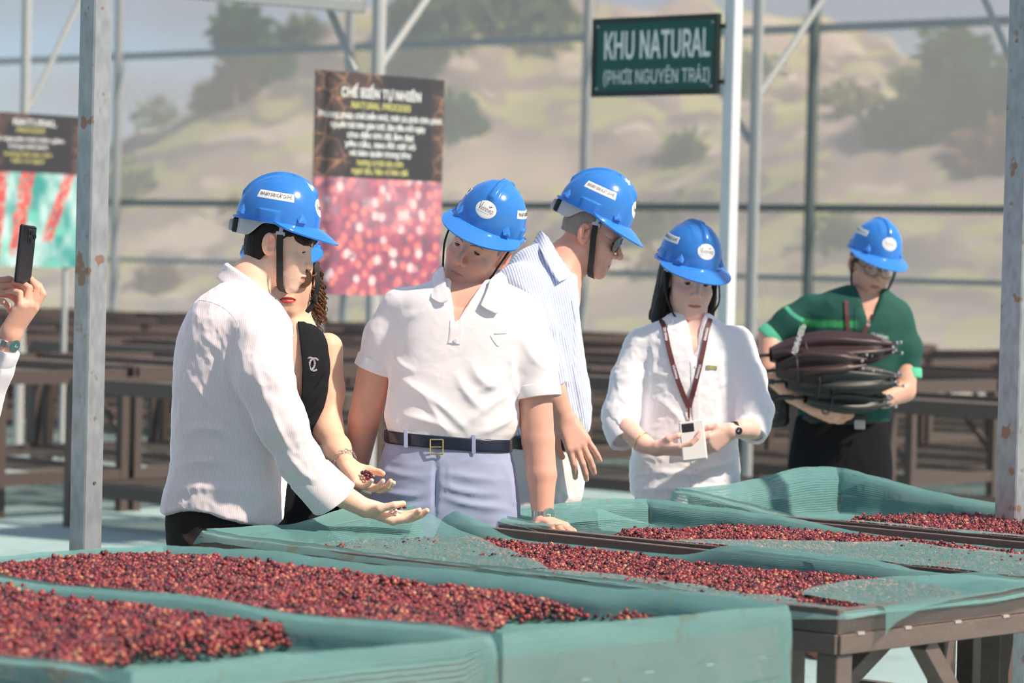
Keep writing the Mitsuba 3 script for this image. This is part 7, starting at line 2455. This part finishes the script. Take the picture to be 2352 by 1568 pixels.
ft7 = trousers_sdf(tr7, legs7, 0.02)
lo, hi = bbox_rows(tr7, [np.asarray(l) for a, b in legs7 for l in a], 0.06)
add(k7, 'trousers', garment(ft7, lo, hi, 0.012, 2), 'm_black_cloth', True)
for l in legs7:
    shoe(k7, np.asarray(l[0][-1]) * [1, 1, 0] + [0, 0.02, 0], (0.3, -1, 0), 'm_shoe')
o7, R7 = head_frame(w7(-165, 556, 0.02), 50, 8, 0)
q7 = dict(nose=0.95, lip_col=(0.45, 0.17, 0.16))
neck7 = [(o7 + R7 @ [0, -0.018, -0.06], 0.056), (w7(-172, 650, 0.03), 0.058), (w7(-175, 700, 0.02), 0.065)]
core7 = (lambda p: np.minimum(f7(p), ft7(p)) + 0.026, *bbox_rows(rows7 + tr7, [np.asarray(l) for a, b in legs7 for l in a], 0.06))
hl7 = build_body(k7, o7, R7, q7, neck7, SK7, [dict(f=arm7, hand=hand7, h=0.003), dict(f=arm7b, hand=hand7b, h=0.003)], core7, h=0.0045)
eyes(k7, o7, R7, q7)
hair_shell(k7, o7, R7, q7, lambda p: keep_short(p, back=-0.05), 'm_hair_black', 0.007, 0.006)
ho7, HR7 = o7 + R7 @ [0, 0.015, 0.055], head_frame(o7, 50, 6, 0)[1]
helmet(ho7, HR7, 'blue hard hat of the person filming, left of the picture edge')
k = thing('phone', 'black phone held upright in a raised hand at the left edge', 'phone')
pc = w7(58, 584, -0.005)
pu = unit(np.array([0.08, 0.05, 0.99]))
pn = unit(np.array([0.93, -0.36, 0.0]) - np.dot([0.93, -0.36, 0.0], pu) * pu)
ps = np.cross(pu, pn)
pr('m_phone_black', (0.010, 0.010, 0.012), 0.22, clearcoat=0.6)
add(k, 'case', obox(pc, ps, pu, pn, 0.038, 0.078, 0.0062, 0.004), 'm_phone_black', 30)
add(k, 'camera_block', obox(pc + pu * 0.050 + ps * 0.012 + pn * 0.007, ps, pu, pn, 0.019, 0.019, 0.0022, 0.002), 'm_plastic_black', 30)
for a, b in ((-0.009, 0.009), (-0.009, -0.009), (0.009, 0.0)):
    c = trimesh.creation.cylinder(0.0068, 0.004, sections=18)
    M = np.eye(4)
    M[:3, 0], M[:3, 1], M[:3, 2], M[:3, 3] = ps, pu, pn, pc + pu * (0.050 + b) + ps * (0.012 + a) + pn * 0.0098
    c.apply_transform(M)
    add(k + '__camera_block', 'lens', c, 'm_phone_black', 40)
watch(w7(15, 783, 0.0), unit(w7(17, 778) - w7(-10, 850, 0.02)), [0.75, -0.6, -0.2], 0.0345, 'steel watch on the raised wrist at the left edge', 'm_steel_bright', 'm_dial_green')
# cherries lying in the two open palms
for (c, lab, grp, n, dxs) in ((hand1['o'] + hand1['M'] @ [-0.004, 0.092, -0.028], 'dark red cherry held in the palm of the man in linen', 'cherries in the palm of the man in linen', 7, 1), (hand2['o'] + hand2['M'] @ [-0.002, 0.078, -0.026], 'dark cherry held in the palm of the woman in black', 'cherries in the palm of the woman in black', 10, 2)):
    H = hand1 if dxs == 1 else hand2
    r = np.random.default_rng(dxs)
    for i in range(n):
        k = thing('held_cherry', lab, 'coffee cherry', grp)
        q = c + H['M'] @ [0.0115 * (i % 3 - 1), 0.0115 * (i // 3 - 1), -0.002 - 0.003 * (i % 2)]
        scene[k] = {**_plys[[3, 2, 6, 3, 0][i % 5]], 'to_world': T().translate(q.tolist()).rotate([0.3, 0.5, 0.8], 50.0 * i).scale(0.0062)}
# ---------------------------------------------------------------- signs and posters
def board(c, wdir, w, h, thick, nrm, z0):
    """A board: c its lower left corner in plan, wdir along its width."""
    c = np.array([c[0], c[1], z0])
    return c, unit(wdir), EZ, unit(nrm)


def flat_text(parent, base, text, c, wd, up, nr, x, y, h, mat, width=None, bold=False, off=0.004, depth=0.002, centre=True):
    m = meshkit.text_mesh(text, h, depth, bold)
    v = np.array(m.vertices)
    if width:
        v[:, 0] *= width / (v[:, 0].max() - v[:, 0].min())
    if centre:
        v[:, 0] -= (v[:, 0].max() + v[:, 0].min()) / 2
    w = c + wd * (x + v[:, :1]) + up * (y + v[:, 1:2]) + nr * (off + v[:, 2:3])
    mm = trimesh.Trimesh(w, m.faces, process=False)
    if np.dot(np.cross(wd, up), nr) < 0:
        mm.invert()
    return add(parent, base, mm, mat)


pr('m_sign_green', (0.006, 0.095, 0.075), 0.4)
pr('m_sign_frame', (0.02, 0.03, 0.03), 0.5)
pr('m_sign_white', (0.80, 0.84, 0.84), 0.5)
SP = MPOST.copy()
wd = -EL                                     # reads left to right along -EL
nr = -ES
L0 = SP + EL * 0.845 - ES * 0.045
zb, zt = W(1510, 219, 15.2)[2], W(1650, 32, 15.0)[2]
ht, wt = zt - zb, 0.80
k = thing('hanging_sign', 'dark green sign reading KHU NATURAL (PHƠI NGUYÊN TRÁI) on the pale post', 'sign')
c = np.array([L0[0], L0[1], zb])
add(k, 'panel', obox(c + wd * wt / 2 + EZ * ht / 2, wd, EZ, nr, wt / 2, ht / 2, 0.010, 0.002), 'm_sign_green')
for (a, b, hw, hh) in ((0.012, ht / 2, 0.012, ht / 2), (wt - 0.012, ht / 2, 0.012, ht / 2), (wt / 2, 0.012, wt / 2, 0.012), (wt / 2, ht - 0.012, wt / 2, 0.012)):
    add(k, 'frame', obox(c + wd * a + EZ * b + nr * 0.004, wd, EZ, nr, hw, hh, 0.014, 0.003), 'm_sign_frame')
flat_text(k, 'lettering', 'KHU NATURAL', c, wd, EZ, nr, wt * 0.52, ht * 0.48, ht * 0.335, 'm_sign_white', wt * 0.84, True, 0.011)
flat_text(k, 'lettering', '(PHƠI NGUYÊN TRÁI)', c, wd, EZ, nr, wt * 0.52, ht * 0.16, ht * 0.17, 'm_sign_white', wt * 0.84, False, 0.011)
for a, b in ((0.035, 0.04), (0.035, ht - 0.04), (wt - 0.035, 0.04), (wt - 0.035, ht - 0.04)):
    s = trimesh.creation.icosphere(subdivisions=1, radius=0.008)
    s.apply_translation(c + wd * a + EZ * b + nr * 0.012)
    add(k, 'screw', s, 'm_steel_bright', True)
for zz in (zb + 0.06, zt - 0.06):
    add(k, 'bracket', bar(np.array([SP[0], SP[1], zz]) + EL * 0.02 - ES * 0.03, np.array([SP[0], SP[1], zz]) + EL * 0.10 - ES * 0.036, 0.02, 0.02), 'm_sign_frame')


# posters: printed sheets on a thin frame facing the sun; the print is a procedural pattern in the sheet's own axes
def bokeh_cherries(c, wd, u0):
    cx, cy, cz = map(float, c)
    wx, wy = float(wd[0]), float(wd[1])

    def fn(p, n, uv):
        x = ((p.x - cx) * wx + (p.y - cy) * wy)
        y = p.z - cz
        d1, d2, w_ = voronoi(x * 21 + u0, y * 21)
        e1, e2, v_ = voronoi(x * 15 + 7.3, y * 15 + 2.1)
        base = mix((0.16, 0.03, 0.08), (0.55, 0.08, 0.14), w_)
        base = mix(base, (0.80, 0.22, 0.16), smoothstep(0.55, 0.75, w_) * smoothstep(0.55, 0.2, d1))
        base = mix(base, (0.92, 0.72, 0.72), smoothstep(0.62, 0.80, v_) * smoothstep(0.5, 0.25, e1) * 0.8)
        base = mix(base, (0.05, 0.05, 0.09), smoothstep(0.5, 0.75, d1) * 0.8)
        return mix(base, (0.80, 0.52, 0.60), 0.16 + 0.30 * smoothstep(0.25, 0.45, y) * fbm(x * 9, y * 9, 1.0, 2))
    return fn


def leaf_branch(c, wd):
    cx, cy, cz = map(float, c)
    wx, wy = float(wd[0]), float(wd[1])

    def fn(p, n, uv):
        x = ((p.x - cx) * wx + (p.y - cy) * wy)
        y = p.z - cz
        a = fbm(x * 7, y * 5, 0.4, 3)
        base = mix((0.05, 0.34, 0.32), (0.62, 0.85, 0.84), smoothstep(0.3, 0.7, a))
        base = mix(base, (0.16, 0.62, 0.50), smoothstep(0.55, 0.7, fbm(x * 4 + 5, y * 8, 1.7, 2)) * 0.8)
        s1 = dr.abs(x - (0.44 + 0.16 * (y - 0.30)) + 0.02 * noise(y * 30, 1.0))
        s2 = dr.abs(x - (0.72 + 0.42 * (y - 0.30)))
        s3 = dr.abs(x - (0.22 + 0.1 * (y - 0.20)))
        d1, d2, w_ = voronoi(x * 34, y * 34)
        m = smoothstep(0.075, 0.05, s1) * smoothstep(0.06, 0.12, y) + smoothstep(0.06, 0.04, s2) * smoothstep(0.16, 0.22, y) + smoothstep(0.06, 0.04, s3)
        red = mix((0.50, 0.03, 0.06), (0.86, 0.20, 0.16), w_)
        return mix(base, red, dr.minimum(m, 1.0) * smoothstep(0.75, 0.5, d1))
    return fn


def dark_print(c, wd, w, h):
    cx, cy, cz = map(float, c)
    wx, wy = float(wd[0]), float(wd[1])

    def fn(p, n, uv):
        x = ((p.x - cx) * wx + (p.y - cy) * wy) / w
        y = (p.z - cz) / h
        d1, d2, r_ = voronoi(x * 7 + 0.4, y * 6)
        edge = smoothstep(0.09, 0.03, d2 - d1)
        leaf = edge + smoothstep(0.55, 0.9, fbm(x * 30, y * 18, 2.0, 2)) * 0.4
        zone = smoothstep(0.34, 0.16, x + 0.16 * noise(y * 5, 3.0)) + smoothstep(0.80, 0.95, y) * smoothstep(0.55, 0.4, x) + smoothstep(0.88, 0.98, x) * smoothstep(0.60, 0.3, dr.abs(y - 0.45))
        return mix((0.046, 0.047, 0.056), (0.36, 0.20, 0.13), dr.minimum(zone, 1.0) * dr.minimum(leaf + 0.12, 1.0))
    return fn


def poster(px, d, w, ztop, zmid, zbot, label, mk, pic, pic_fn, lines, pole=True):
    k = thing('poster', label, 'poster')
    c0 = W(px, 600, d)
    c0[2] = 0
    wd, nr = ES, -EL
    a = c0 + EZ * zbot
    scene[mk + '_pic'] = {'type': 'twosided', 'bsdf': {'type': 'principled', 'base_color': proc(pic_fn(a, wd)), 'roughness': 0.45}}
    scene[mk + '_dark'] = {'type': 'twosided', 'bsdf': {'type': 'principled', 'base_color': proc(dark_print(c0 + EZ * zmid, wd, w, ztop - zmid)), 'roughness': 0.45}}
    add(k, 'photo_panel', obox(c0 + wd * w / 2 + EZ * (zbot + zmid) / 2, wd, EZ, nr, w / 2, (zmid - zbot) / 2, 0.006), mk + '_pic', label=pic)
    add(k, 'text_panel', obox(c0 + wd * w / 2 + EZ * (ztop + zmid) / 2, wd, EZ, nr, w / 2, (ztop - zmid) / 2, 0.006), mk + '_dark', label='dark printed panel with lines of lettering and brown coffee leaves')
    H = ztop - zmid
    for (tx, y, h, wid, mat, x) in lines:
        flat_text(k + '__text_panel', 'lettering', tx, c0 + EZ * zmid, wd, EZ, nr, w * x, H * y, H * h, mat, w * wid, True, 0.0065, 0.001)
    for s in (0.1, 0.9):
        q = c0 + wd * (w * s) - nr * 0.03
        add(k, 'pole', bar(q, q + EZ * (ztop - 0.02), 0.03, 0.03, ES), 'm_frame_grey')
    return k


pr('m_print_yellow', (0.62, 0.60, 0.20), 0.5)
W_, Y_ = 'm_sign_white', 'm_print_yellow'
zt, zb = W(722, 160, 16.0)[2], W(722, 676, 16.0)[2]
zm = W(722, 404, 16.0)[2]
poster(716, 16.0, 0.935, zt, zm, zb, 'poster with a dark text panel above a photo of red cherries, left of centre', 'm_poster_a', 'printed photo of many red coffee cherries', lambda a, wd: bokeh_cherries(a, wd, 0.0),
       [('CHẾ BIẾN TỰ NHIÊN', 0.77, 0.085, 0.62, W_, 0.50), ('NATURAL PROCESS', 0.665, 0.060, 0.46, Y_, 0.50), ('Phương pháp chế biến khô, trái cà phê chín phơi', 0.565, 0.055, 0.96, W_, 0.5), ('nguyên trái trên giàn lưới, đảo đều mỗi ngày', 0.475, 0.055, 0.74, W_, 0.48),
        ('cho đến khi độ ẩm đạt', 0.385, 0.055, 0.52, W_, 0.5), ('yêu cầu, sau đó xát vỏ', 0.30, 0.055, 0.55, W_, 0.5), ('và bảo quản trong kho', 0.215, 0.055, 0.48, W_, 0.5), ('hương vị trái cây chín', 0.125, 0.055, 0.36, Y_, 0.5), ('ngọt dịu, hậu vị kéo dài', 0.045, 0.055, 0.44, Y_, 0.5)])
zt, zb = W(60, 260, 22.5)[2], W(60, 612, 22.5)[2]
zm = W(60, 396, 22.5)[2]
poster(-68, 22.2, 0.98, zt, zm, zb, 'poster with dark text panel above a photo of red cherries on green, at left edge', 'm_poster_b', 'printed photo of a coffee branch with red cherries', leaf_branch,
       [('NATURAL', 0.80, 0.10, 0.40, W_, 0.56), ('PROCESS', 0.68, 0.065, 0.26, Y_, 0.52), ('Phơi nguyên trái trên giàn', 0.53, 0.065, 0.70, W_, 0.48), ('trong nhà kính', 0.41, 0.065, 0.36, W_, 0.50), ('hương trái cây chín', 0.28, 0.06, 0.44, Y_, 0.5), ('hậu vị ngọt', 0.17, 0.06, 0.30, Y_, 0.5)])
